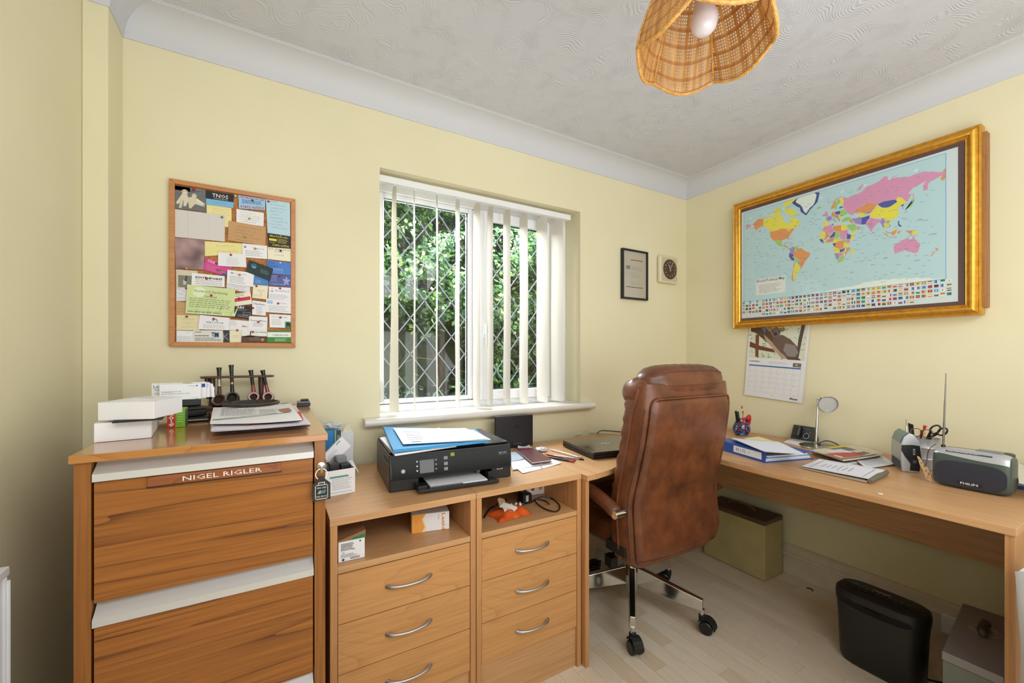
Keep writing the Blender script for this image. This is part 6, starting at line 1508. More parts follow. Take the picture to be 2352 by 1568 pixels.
# ---------------------------------------------------------------- right-hand desk
# glass pen pot
c = px(1700, 999, 2, Tz); c.x += .012
GLZ, nt, b = newmat('speckled_glaze'); N = nt.nodes; L = nt.links
tc = N.new('ShaderNodeTexCoord'); vo = N.new('ShaderNodeTexVoronoi'); vo.inputs['Scale'].default_value = 90; L.new(tc.outputs['Object'], vo.inputs['Vector'])
rr = N.new('ShaderNodeValToRGB'); rr.color_ramp.interpolation = 'CONSTANT'
for i, (p_, c_) in enumerate([(0, (28, 30, 70)), (.3, (40, 84, 170)), (.5, (120, 26, 40)), (.68, (60, 24, 50)), (.85, (120, 170, 220))]):
    e = rr.color_ramp.elements[i] if i < 2 else rr.color_ramp.elements.new(p_); e.position = p_; e.color = (*lin(c_), 1)
sp = N.new('ShaderNodeSeparateColor'); L.new(vo.outputs['Color'], sp.inputs[0]); L.new(sp.outputs[0], rr.inputs[0]); L.new(rr.outputs[0], b.inputs['Base Color']); b.inputs['Roughness'].default_value = .1; b.inputs['Coat Weight'].default_value = .6
pp = thing('glass_pen_pot', 'round blue and red speckled glass pot holding pens by the chair back', 'pen pot', (c.x, c.y, Tz))
MB().lathe([(.026, 0), (.038, .008), (.047, .03), (.046, .05), (.034, .074), (.028, .086), (.032, .098), (.029, .098), (.025, .086), (.030, .07), (.04, .04), (0, .012)], (c.x, c.y, Tz), n=28).build('body', GLZ, pp, smooth=True)
RG = mat('red_glass', (196, 30, 44), .1, coat=.5)
k = MB(); k.tube(smooth_pts([(c.x+.03, c.y-.02, Tz+.050), (c.x+.034, c.y-.026, Tz+.085), (c.x+.02, c.y-.034, Tz+.112), (c.x+.0, c.y-.03, Tz+.095)], 4), [.010]*12+[.014], n=10); k.build('red_lip', RG, pp, smooth=True)
k = MB(); k.tube(smooth_pts([(c.x-.028*math.cos(a*.4), c.y-.03*math.sin(.6+a*.4), Tz+.098+.004*math.sin(a*2)) for a in range(0, 7)], 3), .006, n=8); k.build('rim', RG, pp, smooth=True)
def stick(name, label, cat, p0, p1, r_, m, endm=None, parts=True):
    A, B = Vector(p0), Vector(p1); t = thing(name, label, cat, tuple(A))
    MB().tube([A, B], r_, n=8).build('barrel', m, t, smooth=True)
    if endm: MB().tube([B-(B-A)*.0, B+(B-A)*.10], r_*1.05, n=8).build('end', endm, t, smooth=True)
    return t
up3 = lambda x_, y_, z_: px(x_, y_, 1, c.y)
def inpot(cx_, cy_, zb_, X_, Y_):
    q = px(X_, Y_, 1, cy_); return (cx_, cy_, zb_), tuple(q)
A0 = (c.x-.004, c.y, Tz+.02)
stick('pencil', 'white pencil with a rubber end rising from the glass pot', 'pencil', A0, tuple(px(1704, 938, 1, c.y-.03)), .0038, ink('ecebea'), ink('a8604c'))
stick('pencil', 'orange pencil stub beside the white pencil in glass pot', 'pencil', (c.x+.005, c.y-.004, Tz+.02), tuple(px(1706, 948, 1, c.y-.03)), .0036, ink('c88a44'), ink('a8502c'))
stick('marker_pen', 'black marker standing in the glass pot next to the chair', 'pen', (c.x-.01, c.y+.01, Tz+.02), tuple(px(1690, 944, 1, c.y)), .006, BLACK)
stick('marker_pen', 'dark green marker in the glass pot', 'pen', (c.x-.008, c.y+.0, Tz+.02), tuple(px(1695, 945, 1, c.y)), .005, ink('2f5a4a', .3))
# ring binder: spine to the front
b1 = px(1757, 1063, 2, Tz); b0 = px(1660, 1034, 2, Tz); Sdir = (b0-b1).normalized(); Wdir = Vector((-Sdir.y, Sdir.x, 0)); 
if Wdir.x < 0: Wdir = -Wdir
bl_, bw_ = .31, .27
BLU = ink('2a52a8', .35)
bd = thing('ring_binder', 'blue ring binder with white spine label on the right desk', 'binder', tuple(b1))
def bp3(s, w, z): return b1+Sdir*s+Wdir*w+Vector((0, 0, z))
MB().hexa([bp3(0, 0, 0), bp3(0, bw_, 0), bp3(bl_, bw_, 0), bp3(bl_, 0, 0)][::-1], [bp3(0, 0, .003), bp3(0, bw_, .003), bp3(bl_, bw_, .003), bp3(bl_, 0, .003)][::-1]).build('back_cover', BLU, bd, fix=True)
MB().hexa([bp3(0, 0, .0032), bp3(0, .003, .0032), bp3(bl_, .003, .0032), bp3(bl_, 0, .0032)], [bp3(0, 0, .044), bp3(0, .003, .044), bp3(bl_, .003, .044), bp3(bl_, 0, .044)]).build('spine', BLU, bd, fix=True)
MB().hexa([bp3(0, .0, .044), bp3(0, bw_, .030), bp3(bl_, bw_, .030), bp3(bl_, 0, .044)], [bp3(0, 0, .047), bp3(0, bw_, .033), bp3(bl_, bw_, .033), bp3(bl_, 0, .047)]).build('front_cover', BLU, bd, fix=True)
for i in range(4): MB().hexa([bp3(.006, .01+.004*i, .004+.006*i), bp3(.006, bw_-.012-.006*i, .004+.006*i), bp3(bl_-.01, bw_-.012-.006*i, .004+.006*i), bp3(bl_-.01, .01, .004+.006*i)], [bp3(.006, .01, .009+.006*i), bp3(.006, bw_-.012-.006*i, .009+.006*i), bp3(bl_-.01, bw_-.012-.006*i, .009+.006*i), bp3(bl_-.01, .01, .009+.006*i)]).build('filed_papers', ink(['d0d4e0', 'e2e4ea', '7fa8d8', 'e6e6ec'][i]), bd, fix=True)
P = Print(bp3(.175, -.0003, .040), -Sdir, (0, 0, -1), -Wdir, .158, .030)
P.rect(0, 0, 1, 1, 'e4e6ec'); P.text('RE LTD', .10, .74, .50, '3a3f4a', 1, width=.36); P.disc(.56, .48, .025, 'c8b84a', 1); P.build('spine_label', bd)
def P2(cor): return cor
pile('paper_pile', 'loose letters heaped on top of the blue ring binder', 'papers', [(1754, 1037), (1847, 1043), (1790, 1016), (1680, 1007)], Tz+.049, 5, .0022, ['b8b8c0', 'd8d8e0', 'cfc8c0', 'e4e4ec', 'e0e2ee'], 5, 11, .003)
sheet('sticky_note', 'pale yellow sheet lying beyond the binder papers', 'note', [(1748, 1020), (1784, 1016), (1742, 1003), (1708, 1006)], Tz+.045, ink('ece6a8'), curl=.002, seed=31)
# cordless phone base with answering machine
pf_ = px(1815, 1011, 2, Tz); pg_ = px(1866, 1020, 2, Tz); U = (pg_-pf_)
sheet('envelope', 'white envelopes under the phone base', 'envelope', [(1800, 1016), (1850, 1028), (1868, 1014), (1822, 1006)], Tz+.0005, PAPER, thick=.004, seed=33)
ph_ = thing('cordless_phone', 'black cordless phone base with answering machine near the lamp', 'phone base', (pf_.x, pf_.y, Tz+.0055), math.atan2(U.y, U.x))
pwid = .108
pb_ = MB().prism([(0, 0), (.065, 0), (.065, .02), (.036, .078), (.030, .080), (.0, .010)], 0, pwid, axis=0)
loc(pb_, 'body', mat('phone_black', (40, 40, 44), .35), ph_, bevel=.006, seg=3)
loc(MB().prism([(-.003, 0), (.067, 0), (.067, .005), (-.003, .007)], -.001, pwid+.001, axis=0), 'silver_base', SATIN, ph_, bevel=.002)
sl_ = Vector((0, .030, .070)).normalized(); nn_ = Vector((0, -.070, .030)).normalized()
cd0 = Vector((.036, .012, .032)); 
ck_ = MB(); ck_.tube([cd0+nn_*.002-sl_*.010, cd0+nn_*.012-sl_*.006, cd0+nn_*.013+sl_*.030, cd0+nn_*.002+sl_*.036], [.016, .019, .017, .012], n=16); loc(ck_, 'handset_cradle', BLACK, ph_, smooth=True)
face(ph_, Vector((.050, .0, .010))+sl_*.066, (1, 0, 0), -sl_, nn_, .058, .066, lambda P: ([P.disc(.45, .66, .26, 'c0c4c8', 1, 24), P.disc(.45, .66, .22, '1e1e20', 2, 24), P.text('Panasonic', .1, .12, .06, 'b0b0b4', 1, width=.55)]+[P.disc(.12+.3*i, .34, .03, 'b8bcc0', 1, 8) for i in range(3)]), eps=.0004)
# desk lamp
lb_ = px(1881, 1027, 2, Tz)
dl = thing('desk_lamp', 'small chrome halogen desk lamp on a round base', 'lamp', (lb_.x, lb_.y, Tz))
NK = mat('brushed_nickel', (170, 168, 160), .28, 1)
MB().lathe([(.082, 0), (.084, .003), (.082, .008), (.06, .011), (0, .012)], (lb_.x, lb_.y, Tz), n=40).build('base', NK, dl, smooth=True)
pst = Vector((lb_.x-.008, lb_.y+.010, Tz+.010)); ptp = px(1879, 918, 1, pst.y)
MB().tube([pst, pst+(ptp-pst)*.55], .0062, n=12).build('lower_post', CHROME, dl, smooth=True); MB().tube([pst+(ptp-pst)*.55, ptp], .0046, n=12).build('upper_post', CHROME, dl, smooth=True)
MB().tube([pst, pst+Vector((0, 0, .014))], .009, n=14).build('post_collar', CHROME, dl, smooth=True)
hc = px(1901, 928, 1, pst.y-.035)
dirn = Vector((-.72, -.62, -.32)).normalized()
Mh = Matrix.Translation(hc) @ dirn.to_track_quat('Z', 'Y').to_matrix().to_4x4()
MB().lathe([(0, -.050), (.012, -.049), (.022, -.040), (.034, -.020), (.042, 0), (.0435, .006), (.041, .006), (.039, .001), (.030, -.018), (0, -.030)], (0, 0, 0), n=32, M=Mh).build('lamp_head', CHROME, dl, smooth=True)
MB().lathe([(0, -.024), (.028, -.016), (.037, -.001), (.0385, .001), (0, .002)], (0, 0, 0), n=24, M=Mh).build('reflector', mat('reflector', (226, 232, 236), .3, .55, bump=1, bscale=160), dl, smooth=True)
MB().tube(smooth_pts([ptp, ptp+Vector((.004, -.004, .010)), hc-dirn*.046+Vector((0, 0, .006)), hc-dirn*.040], 4), .0055, n=10).build('neck', CHROME, dl, smooth=True)
cable('lamp_flex', 'black lamp flex curling over the desk to the wall', [(pst.x+.02, pst.y-.01, Tz+.014), tuple(px(1880, 1018, 2, Tz+.02)), tuple(px(1898, 1012, 2, Tz+.022)), tuple(px(1917, 1017, 2, Tz+.016)), tuple(px(1932, 1027, 2, Tz+.005))], .0026, BLACK)
# magazines
sheet('envelope', 'long white envelope under the stacked magazines', 'envelope', [(1944, 1066), (2040, 1056), (1985, 1034), (1864, 1040)], Tz+.0005, ink('e4e6ee'), thick=.003, seed=41)
sheet('document_folder', 'dark edged folder below the magazines', 'folder', [(1936, 1063), (2022, 1050), (1965, 1030), (1862, 1038)], Tz+.006, ink('4a3a34'), thick=.004, seed=42)
sheet('newspaper', 'cream folded newspaper second in the magazine stack', 'newspaper', [(1936, 1060), (2028, 1046), (1968, 1023), (1860, 1037)], Tz+.013, ink('d6cbb4'), thick=.007, curl=.003, seed=43)
sheet('yellow_booklet', 'yellow booklet poking out behind the magazines', 'booklet', [(1918, 1034), (1972, 1032), (1940, 1022), (1902, 1028)], Tz+.024, ink('e2c23e'), thick=.002, seed=44)
sheet('magazine', 'red and grey printed flyer on top of magazine stack', 'magazine', [(1930, 1054), (2018, 1042), (1955, 1026), (1862, 1035)], Tz+.026, ink('cfc4b0'), thick=.002, curl=.002, seed=45,
      fn=lambda P: (P.rect(0, .48, .66, 1, 'b8504a'), P.rect(.05, .70, .45, .96, 'e2dcd2', 1), P.rect(.22, .18, .62, .62, 'e6e2dc', 1), P.rect(.45, .0, .85, .44, '6a6c7c', 0), P.greek(.26, .24, .58, .58, 5, 'b0a8a0', 2, .25, 19), P.greek(.5, .7, .95, .95, 2, '4a4038', 1, .7, 20)))
sheet('letter', 'white typed letter lying under the small silver radio edge', 'letter', [(1990, 1076), (2056, 1066), (2022, 1044), (1966, 1058)], Tz+.0045, ink('dfe2ec'), curl=.002, seed=46, fn=lambda P: P.greek(.1, .15, .9, .85, 8, 'a8acb8', 1, .2, 21))
nb = sheet('newspaper', 'grey rolled newspaper beneath the printed form', 'newspaper', [(1990, 1109), (2034, 1092), (1885, 1058), (1842, 1076)], Tz+.001, ink('b4a894'), thick=.005, curl=.001, seed=47)
k = MB(); A_, B_ = px(1990, 1108, 2, Tz+.010), px(2036, 1084, 2, Tz+.010); 
k.tube([A_+(B_-A_)*.15, A_+(B_-A_)*.55, B_], [.007, .010, .009], n=12); tag(k.build('rolled_leaflet', ink('6f6a5c'), None, smooth=True), 'dark rolled leaflet end under the right edge of printed form', 'leaflet')
sheet('printed_form', 'white bordered certificate form nearest the desk edge', 'paper', [(1998, 1101), (2033, 1080), (1882, 1054), (1842, 1071)], [Tz+.013, Tz+.020, Tz+.010, Tz+.010], ink('e2e3ee'), thick=.001, curl=.001, seed=48,
      fn=lambda P: (P.rect(.06, .10, .93, .112, '9aa0ae'), P.rect(.06, .88, .93, .892, '9aa0ae'), P.rect(.06, .1, .068, .89, '9aa0ae'), P.rect(.925, .1, .933, .89, '9aa0ae'), P.greek(.30, .22, .72, .7, 6, 'b0b0c0', 1, .25, 22), P.disc(.22, .5, .012, '4a4a52', 1), P.disc(.80, .5, .012, '4a4a52', 1)))
cn = px(2022, 1134, 2, Tz); tag(MB().lathe([(0, 0), (.007, 0), (.0075, .0006), (.007, .0012), (0, .0012)], tuple(cn), n=20).build('white_counter', ink('ecebe6'), None, smooth=True), 'tiny white disc near the front edge of right desk', 'disc')
# small silver radio, end on
A_ = Vector((2.170, .645, Tz)); ex = Vector((.868, .497, 0)); ey = Vector((.497, -.868, 0))
sr = thing('pocket_radio', 'small silver and black upright radio beside the metal pen pot', 'radio', tuple(A_), math.atan2(ex.y, ex.x))
# local x = length away from camera, local y = -ey
prf = [(0, .004), (-.003, .0), (-.050, .0), (-.054, .004), (-.060, .05), (-.058, .095), (-.050, .128), (-.036, .150), (-.022, .154), (-.008, .140), (.001, .112), (.003, .06)]
SIL = mat('silver_plastic', (188, 190, 196), .32, .5)
loc(MB().prism(prf, 0, .135, axis=0), 'body', SIL, sr, bevel=.004, seg=3, fix=True)
loc(MB().prism([(-.052, .008), (-.024, .008), (-.026, .035), (-.010, .060), (.0015, .085), (.0005, .106), (-.030, .110), (-.053, .108), (-.0575, .060)], -.0015, .0, axis=0), 'end_panel', BLACK, sr, fix=True, bevel=.0005)
loc(MB().prism([(.003, .010), (.001, .075), (-.003, .075), (-.001, .010)], .01, .125, axis=0), 'grille', mat('dark_grille', (60, 62, 66), .5), sr, fix=True)
loc(MB().prism([(.002, .112), (.004, .112), (-.006, .143), (-.020, .157), (-.022, .1545), (-.008, .1405)], .012, .122, axis=0), 'display', mat('teal_display', (92, 128, 130), .15), sr, bevel=.001)
face(sr, (-.0016, -.002, .1), (0, -1, 0), (0, 0, -1), (-1, 0, 0), .050, .09, lambda P: [P.disc(.72, .62, .10, 'a8acb0', 1, 16), P.disc(.72, .62, .07, '18181a', 2, 16), P.rect(.62, .06, .74, .32, 'a8acb0', 1), P.rect(.65, .09, .71, .29, '18181a', 2)])
ra0 = A_+ex*.03-ey*(-.045); q = px(2082, 963, 1, .63)
stt = A_+ex*.050+Vector((ey.x, ey.y, 0))*.026+Vector((0, 0, .146))
MB().tube([stt, stt+Vector((0, 0, .03))], .0032, n=8).build('antenna', CHROME, sr, smooth=True); MB().tube([stt+Vector((0, 0, .03)), stt+Vector((-.002, 0, .058))], .0022, n=8).build('antenna_tip', CHROME, sr, smooth=True)
# metal pen pot
mc = px(2124, 1076, 2, Tz); mc = Vector((2.319, .616, Tz))
mt = thing('metal_pen_pot', 'ribbed silver metal pen pot behind the portable radio', 'pen pot', tuple(mc))
MB().lathe([(.040, 0), (.043, .002), (.043, .040), (.0445, .044), (.043, .048), (.044, .085), (.0455, .089), (.044, .093), (.045, .122), (.0465, .126), (.0435, .126), (.042, .12), (.041, .006), (0, .006)], tuple(mc), n=36).build('body', SIL, mt, smooth=True)
def gl(name, label, cat): return thing(name, label, cat, (mc.x, mc.y, Tz+.12))
eg = gl('spectacles', 'brown and gold rimmed glasses tucked in the metal pot', 'glasses')
TOR = mat('gold_brown_frame', (126, 84, 48), .3, .4)
gy = mc.y-.015
for (lx, ly) in ((2103, 993), (2131, 996)):
    pts = []
    for i in range(20):
        a = 2*PI*i/20; p_ = px(lx+11.5*math.copysign(abs(math.cos(a))**.7, math.cos(a)), ly+9.5*math.copysign(abs(math.sin(a))**.7, math.sin(a)), 0, mc.x-.03); pts.append(p_)
    MB().tube(pts, .0016, closed=True, n=6).build('rim', TOR, eg, smooth=True)
MB().tube([px(2114, 990, 0, mc.x-.03), px(2120, 991, 0, mc.x-.03)], .002, n=6).build('bridge', TOR, eg)
MB().tube(smooth_pts([px(2118, 988, 0, mc.x-.03), px(2116, 1000, 0, mc.x-.02), px(2114, 1012, 0, mc.x)], 4), .004, n=8).build('temple_arm', mat('brown_arm', (120, 58, 36), .3), eg, smooth=True)
sc2 = gl('scissors', 'black handled scissors standing in the metal pot', 'scissors')
for (lx, ly, rx, ry) in ((2148, 986, 12, 9), (2165, 991, 11, 8)):
    pts = [px(lx+rx*math.cos(2*PI*i/18), ly+ry*math.sin(2*PI*i/18)-.25*rx*math.cos(2*PI*i/18), 0, mc.x-.005) for i in range(18)]
    MB().tube(pts, .0032, closed=True, n=8).build('handle', BLACK, sc2, smooth=True)
MB().tube([px(2153, 996, 0, mc.x-.005), px(2138, 1003, 0, mc.x), px(2126, 1025, 0, mc.x)], [.004, .005, .003], n=8).build('blade', BLACK, sc2, smooth=True)
MB().tube([px(2138, 990, 0, mc.x-.005), px(2132, 1003, 0, mc.x), px(2125, 1025, 0, mc.x)], [.004, .005, .003], n=8).build('blade', BLACK, sc2, smooth=True)
stick('marker_pen', 'red topped pen standing in the metal pot', 'pen', tuple(px(2116, 1030, 0, mc.x-.01)), tuple(px(2122, 985, 0, mc.x-.02)), .0028, ink('d8c8b8'), None)
MB().tube([px(2122, 987, 0, mc.x-.02), px(2125, 977, 0, mc.x-.02)], [.004, .006], n=8).build('red_cap', ink('c83a3a', .3), bpy.data.objects['marker_pen.002'] if 'marker_pen.002' in bpy.data.objects else None)
k = MB(); q = [px(2085, 971, 0, mc.x+.01), px(2097, 975, 0, mc.x+.01), px(2101, 1012, 0, mc.x+.01), px(2089, 1012, 0, mc.x+.01)]
k.hexa([p+Vector((.006, 0, 0)) for p in q], q); tag(k.build('comb_case', BLACK, None, fix=True, bevel=.001), 'flat black case standing in the metal pot', 'case')
k = MB().tube([px(2124+3*math.cos(a/2), 997-1.1*a, 0, mc.x) for a in range(10)], .003, n=6).build('copper_coil', mat('copper', (214, 130, 60), .3, .8), None, smooth=True); tag(k, 'small coil of copper wire in the metal pot', 'wire')
# portable radio
RD = thing('portable_radio', 'green-grey portable radio with dark speaker front and raised aerial', 'radio', (2.058, .530, Tz), -PI/2)
rw_, rd_, rh_ = .186, .098, .133
GRN = mat('green_grey_plastic', (66, 78, 72), .4, bump=.1, bscale=600)
def rbox(w_, d_, h_, n=10, e=.35, x0=0, y0=0, z0=0, taper=.0):
    """rounded slab by superellipse sections across its width"""
    vs = []; fs = []; m_ = 28
    for i in range(n+1):
        q = -math.cos(PI*i/n); s = .78+.22*max(0, 1-abs(q)**8)**.5
        for j in range(m_):
            a = 2*PI*j/m_; 
            y = .5*d_*s*math.copysign(abs(math.cos(a))**e, math.cos(a)); z = .5*h_*(s if s < 1 else 1)*math.copysign(abs(math.sin(a))**(e*1.3), math.sin(a))
            z = z*(1-.03*q*q)
            vs.append((x0+w_*(.5+.5*q), y0+d_*.5+y+.008*(z/h_), z0+h_*.5+z-(h_*.5*(1-s) if z < 0 else 0)*.0))
    for i in range(n):
        for j in range(m_): fs.append((i*m_+j, i*m_+(j+1) % m_, (i+1)*m_+(j+1) % m_, (i+1)*m_+j))
    fs += [tuple(range(m_-1, -1, -1)), tuple(range(n*m_, (n+1)*m_))]
    mb = MB(); zmin = min(v[2] for v in vs); mb.add([(a, b3, c_-zmin+z0) for a, b3, c_ in vs], fs); return mb
# local x: to the right as seen from the front, local y: into the desk
loc(rbox(rw_, rd_, rh_, 20), 'body', GRN, RD, smooth=True, angle=60, fix=True)
k = MB(); m_ = 40; pts = []
for i in range(m_):
    a = 2*PI*i/m_; pts.append((rw_*.5+rw_*.455*math.copysign(abs(math.cos(a))**.5, math.cos(a)), .052+.043*math.copysign(abs(math.sin(a))**.62, math.sin(a))+.010*(-math.cos(a))*0))
k.prism(pts, -.0022, .006, axis=1); loc(k, 'speaker_grille', mat('speaker_cloth', (44, 46, 56), .75, bump=.8, bscale=900), RD, bevel=.002)
k = MB()
def ST(u, v):
    x_ = rw_*(.03+.94*u); e_ = 1-(2*u-1)**4
    y_ = -.0015+.030*v; z_ = .094+.0205*e_*0+.014*(2*u-1)**2+(.0375-.010*(2*u-1)**2*1.0)*math.sin(v*PI/2)
    z_ = min(z_, .1325-.006*(2*u-1)**6)
    return (x_, y_+.006*(1-e_), z_)
def BS(u, v):
    q = -.955+1.91*u; s = .78+.22*max(0, 1-abs(q)**8)**.5; e = .35
    a = PI*(.50+(.30+.10*u+.04*(1-q*q))*(1-v))
    y_ = .5*rd_*s*math.copysign(abs(math.cos(a))**e, math.cos(a)); z_ = .5*rh_*s*abs(math.sin(a))**(e*1.3)*(1-.03*q*q)
    y_ += .008*(z_/rh_); n_ = Vector((0, y_, z_)).normalized()*.0016
    return (rw_*(.5+.5*q), rd_*.5+y_+n_.y, rh_*.5+z_+n_.z)
k = MB(); k.grid(BS, 30, 12); loc(k, 'silver_band', SIL, RD, smooth=True, angle=60)
face(RD, (.034, .0125, .1275), (1, 0, 0), (0, -.56, -.83), (0, -.83, .56), .11, .0075, lambda P: (P.rect(0, .2, 1, .9, '3a4648', 1), P.greek(.05, .35, .95, .85, 1, 'b8bcc0', 2, .4, 23, 9)), eps=.0012)
face(RD, (.070, -.0022, .030), (1, 0, 0), (0, 0, -1), (0, -1, 0), .05, .012, lambda P: (P.rect(-.1, 0, 1.1, 1, '26262c'), P.text('PHILIPS', .05, .80, .6, 'dcdce0', 1, width=.85, bold=.02)), eps=.0006)
loc(MB().tube([(.018, .05, .128), (.018, .05, .139)], .006, n=12), 'antenna_pivot', BLACK, RD, smooth=True)
loc(MB().box((.10, .04, .128), (.16, .075, .138)), 'button_row', mat('grey_plastic', (120, 124, 128)), RD, bevel=.003)
loc(MB().lathe([(0, 0), (.016, 0), (.017, .008), (.012, .012), (0, .012)], (.165, .085, .122), n=20), 'tuning_dial', GRN, RD, smooth=True)
Mr = (Matrix.Translation(RD.location) @ RD.rotation_euler.to_matrix().to_4x4())
aw = Mr @ Vector((.018, .05, .136)); at_ = px(2173, 857, 0, aw.x-.01)
for i, (f0, f1, r_) in enumerate([(0, .32, .0032), (.32, .62, .0026), (.62, .85, .002), (.85, 1, .0015)]):
    MB().tube([aw+(at_-aw)*f0, aw+(at_-aw)*f1], r_, n=8).build('aerial', mat('aerial_metal', (120, 118, 112), .35, .8), RD, smooth=True)
# wooden gift tag
wt = thing('wooden_tag', 'shaped wooden tag on a dark string leaning on the portable radio', 'tag', tuple(px(2125, 1095, 2, Tz)))
def wp(x_, y_): return px(x_, y_, 0, 2.075)
bt = [wp(2106, 1047), wp(2111, 1049), wp(2119, 1062), wp(2124, 1071), wp(2130, 1072), wp(2139, 1090), wp(2142, 1104), wp(2139, 1107), wp(2127, 1099), wp(2120, 1080), wp(2113, 1068)]
k = MB(); k.add([p for p in bt]+[p+Vector((.004, 0, 0)) for p in bt], [tuple(range(11)), tuple(range(21, 10, -1))]+[(i, 11+i, 11+(i+1) % 11, (i+1) % 11) for i in range(11)]); k.build('wood', mat('tag_wood', (206, 168, 126), .6), wt, fix=True)
k = MB()
for (x_, y_, r_) in ((2111, 1056, 1.5), (2116, 1063, 1.7), (2127, 1081, 2), (2133, 1088, 2.4), (2131, 1096, 1.6)):
    pts = [wp(x_+r_*math.cos(2*PI*i/6), y_+r_*1.6*math.sin(2*PI*i/6))+Vector((-.0004, 0, 0)) for i in range(6)]; k.add(pts, [tuple(range(6))], ink('8a7468'))
k.build('drawing', None, wt)
cable('tag_string', 'dark string looping from the radio aerial down to wooden tag', [tuple(px(2123, 1072, 0, 2.07)), tuple(px(2128, 1062, 0, 2.07)), tuple(px(2131, 1040, 0, 2.09)), tuple(px(2139, 1026, 0, 2.10)), tuple(px(2150, 1020, 0, 2.11))], .0012, ink('3a2622'), 'string')
# stack at the far right end of desk
for i, (c_, lb_2, th) in enumerate([('2f4f8a', 'blue folder at the bottom of stack behind the portable radio', .010), ('9aa8ba', 'pale blue pad in the stack behind the portable radio', .008), ('2c2a2c', 'black book in the stack behind the portable radio', .012), ('d4d6de', 'white pad above the black book behind the portable radio', .008), ('4a2e30', 'maroon book upper in the stack behind the portable radio', .008)]):
    z_ = Tz+[0, .011, .020, .033, .042][i]
    tag(MB().box((0, 0, 0), (.22, .10, th), M=rotM((2.235+.004*i, .284, z_), rz=.02*(i % 2))).build('stacked_book', ink(c_), None, bevel=.001), lb_2, 'book')
sheet('paper_sheet', 'cream papers slipping off the stack behind the portable radio', 'paper', [(2340, 1112), (2420, 1120), (2400, 1072), (2336, 1066)], Tz+.052, ink('d8d4c4'), curl=.004, seed=51)

# ---------------------------------------------------------------- under the desk
fb = thing('deed_box', 'beige metal deed box with brown lid and handle against the wall', 'box', (2.37, 1.41, 0))
BEI = mat('beige_enamel', (186, 172, 124), .45, vary=.10, vscale=9); BRN = mat('brown_lid', (96, 72, 52), .5, vary=.15, vscale=14)
q = [(2.279, 1.233), (2.462, 1.236), (2.462, 1.60), (2.287, 1.60)]
MB().prism(q, .004, .300).build('body', BEI, fb, bevel=.002)
MB().prism([(a-.001 if a < 2.3 else a+.001, b3-.001 if b3 < 1.3 else b3+.001) for a, b3 in q], .3004, .325).build('lid', BRN, fb, bevel=.003)
MB().box((2.4625, 1.238, 0), (2.466, 1.60, .31)).build('hinged_back', BLACKM, fb)
MB().tube(smooth_pts([(2.375, 1.34, .327), (2.375, 1.36, .346), (2.375, 1.42, .352), (2.375, 1.48, .346), (2.375, 1.50, .327)], 4), .006, n=10).build('handle', mat('tan_handle', (120, 84, 50), .5), fb, smooth=True)
# shredder
sd = thing('paper_shredder', 'tall black paper shredder with rounded ends under the desk', 'shredder', (2.03, .66, 0))
SB = mat('shredder_black', (24, 23, 23), .42, bump=.15, bscale=500)
cxs, cys = 2.030, .664
def ell(a_, b_, n=40, e=.45): return [(cxs+a_*math.copysign(abs(math.cos(2*PI*i/n))**(e*1.6), math.cos(2*PI*i/n)), cys+b_*math.copysign(abs(math.sin(2*PI*i/n))**e, math.sin(2*PI*i/n))) for i in range(n)]
def loft(levels, name, m, par, **k):
    mb = MB(); vs = []; fs = []; n = len(levels[0][1])
    for z, ring in levels: vs += [(a, b3, z) for a, b3 in ring]
    for i in range(len(levels)-1):
        for j in range(n): fs.append((i*n+j, i*n+(j+1) % n, (i+1)*n+(j+1) % n, (i+1)*n+j))
    fs += [tuple(range(n-1, -1, -1)), tuple(range((len(levels)-1)*n, len(levels)*n))]
    return mb.add(vs, fs).build(name, m, par, smooth=True, **k)
loft([(.004, ell(.058, .118)), (.02, ell(.064, .126)), (.18, ell(.068, .132)), (.235, ell(.070, .136))], 'waste_bin', SB, sd, angle=40)
loft([(.2365, ell(.072, .138)), (.265, ell(.0735, .140)), (.282, ell(.071, .137)), (.290, ell(.060, .128))], 'cutter_head', SB, sd, angle=40)
k = MB(); k.prism([(cxs-.004, cys-.11), (cxs+.004, cys-.11), (cxs+.004, cys+.112), (cxs-.004, cys+.112)], .2895, .2925); k.build('paper_slot', BLACKM, sd)
MB().box((cxs-.030, cys-.115, .2895), (cxs-.020, cys+.10, .2925)).build('slot_rib', PG, sd, bevel=.001)
P = Print((cxs+.012, cys+.10, .2925), (0, -1, 0), (-1, 0, 0), (0, 0, 1), .20, .02)
for i in range(8): P.disc(.28+.088*i, .6, .014, '9aa4b0', 1, 10); P.disc(.28+.088*i, .6, .008, '3a4450', 2, 8)
P.rect(.02, .45, .24, .52, '8a9098', 1); P.rect(.36, -.3, .62, -.05, 'a89a92', 1); P.rect(.05, -.5, .14, -.1, '2f8a6a', 1); P.build('printed_symbols', sd)['kind'] = 'stuff'
k = MB(); k.lathe([(0, 0), (.05, 0), (0, .004)], (0, 0, 0), n=24, M=rotM((cxs-.0715, cys, .245), ry=-PI/2, rx=0)); 
k.v = [(v[0], cys+(v[1]-cys)*2.2, .245+(v[2]-.245)*.35) for v in k.v]; k.build('front_recess', PG, sd, smooth=True)
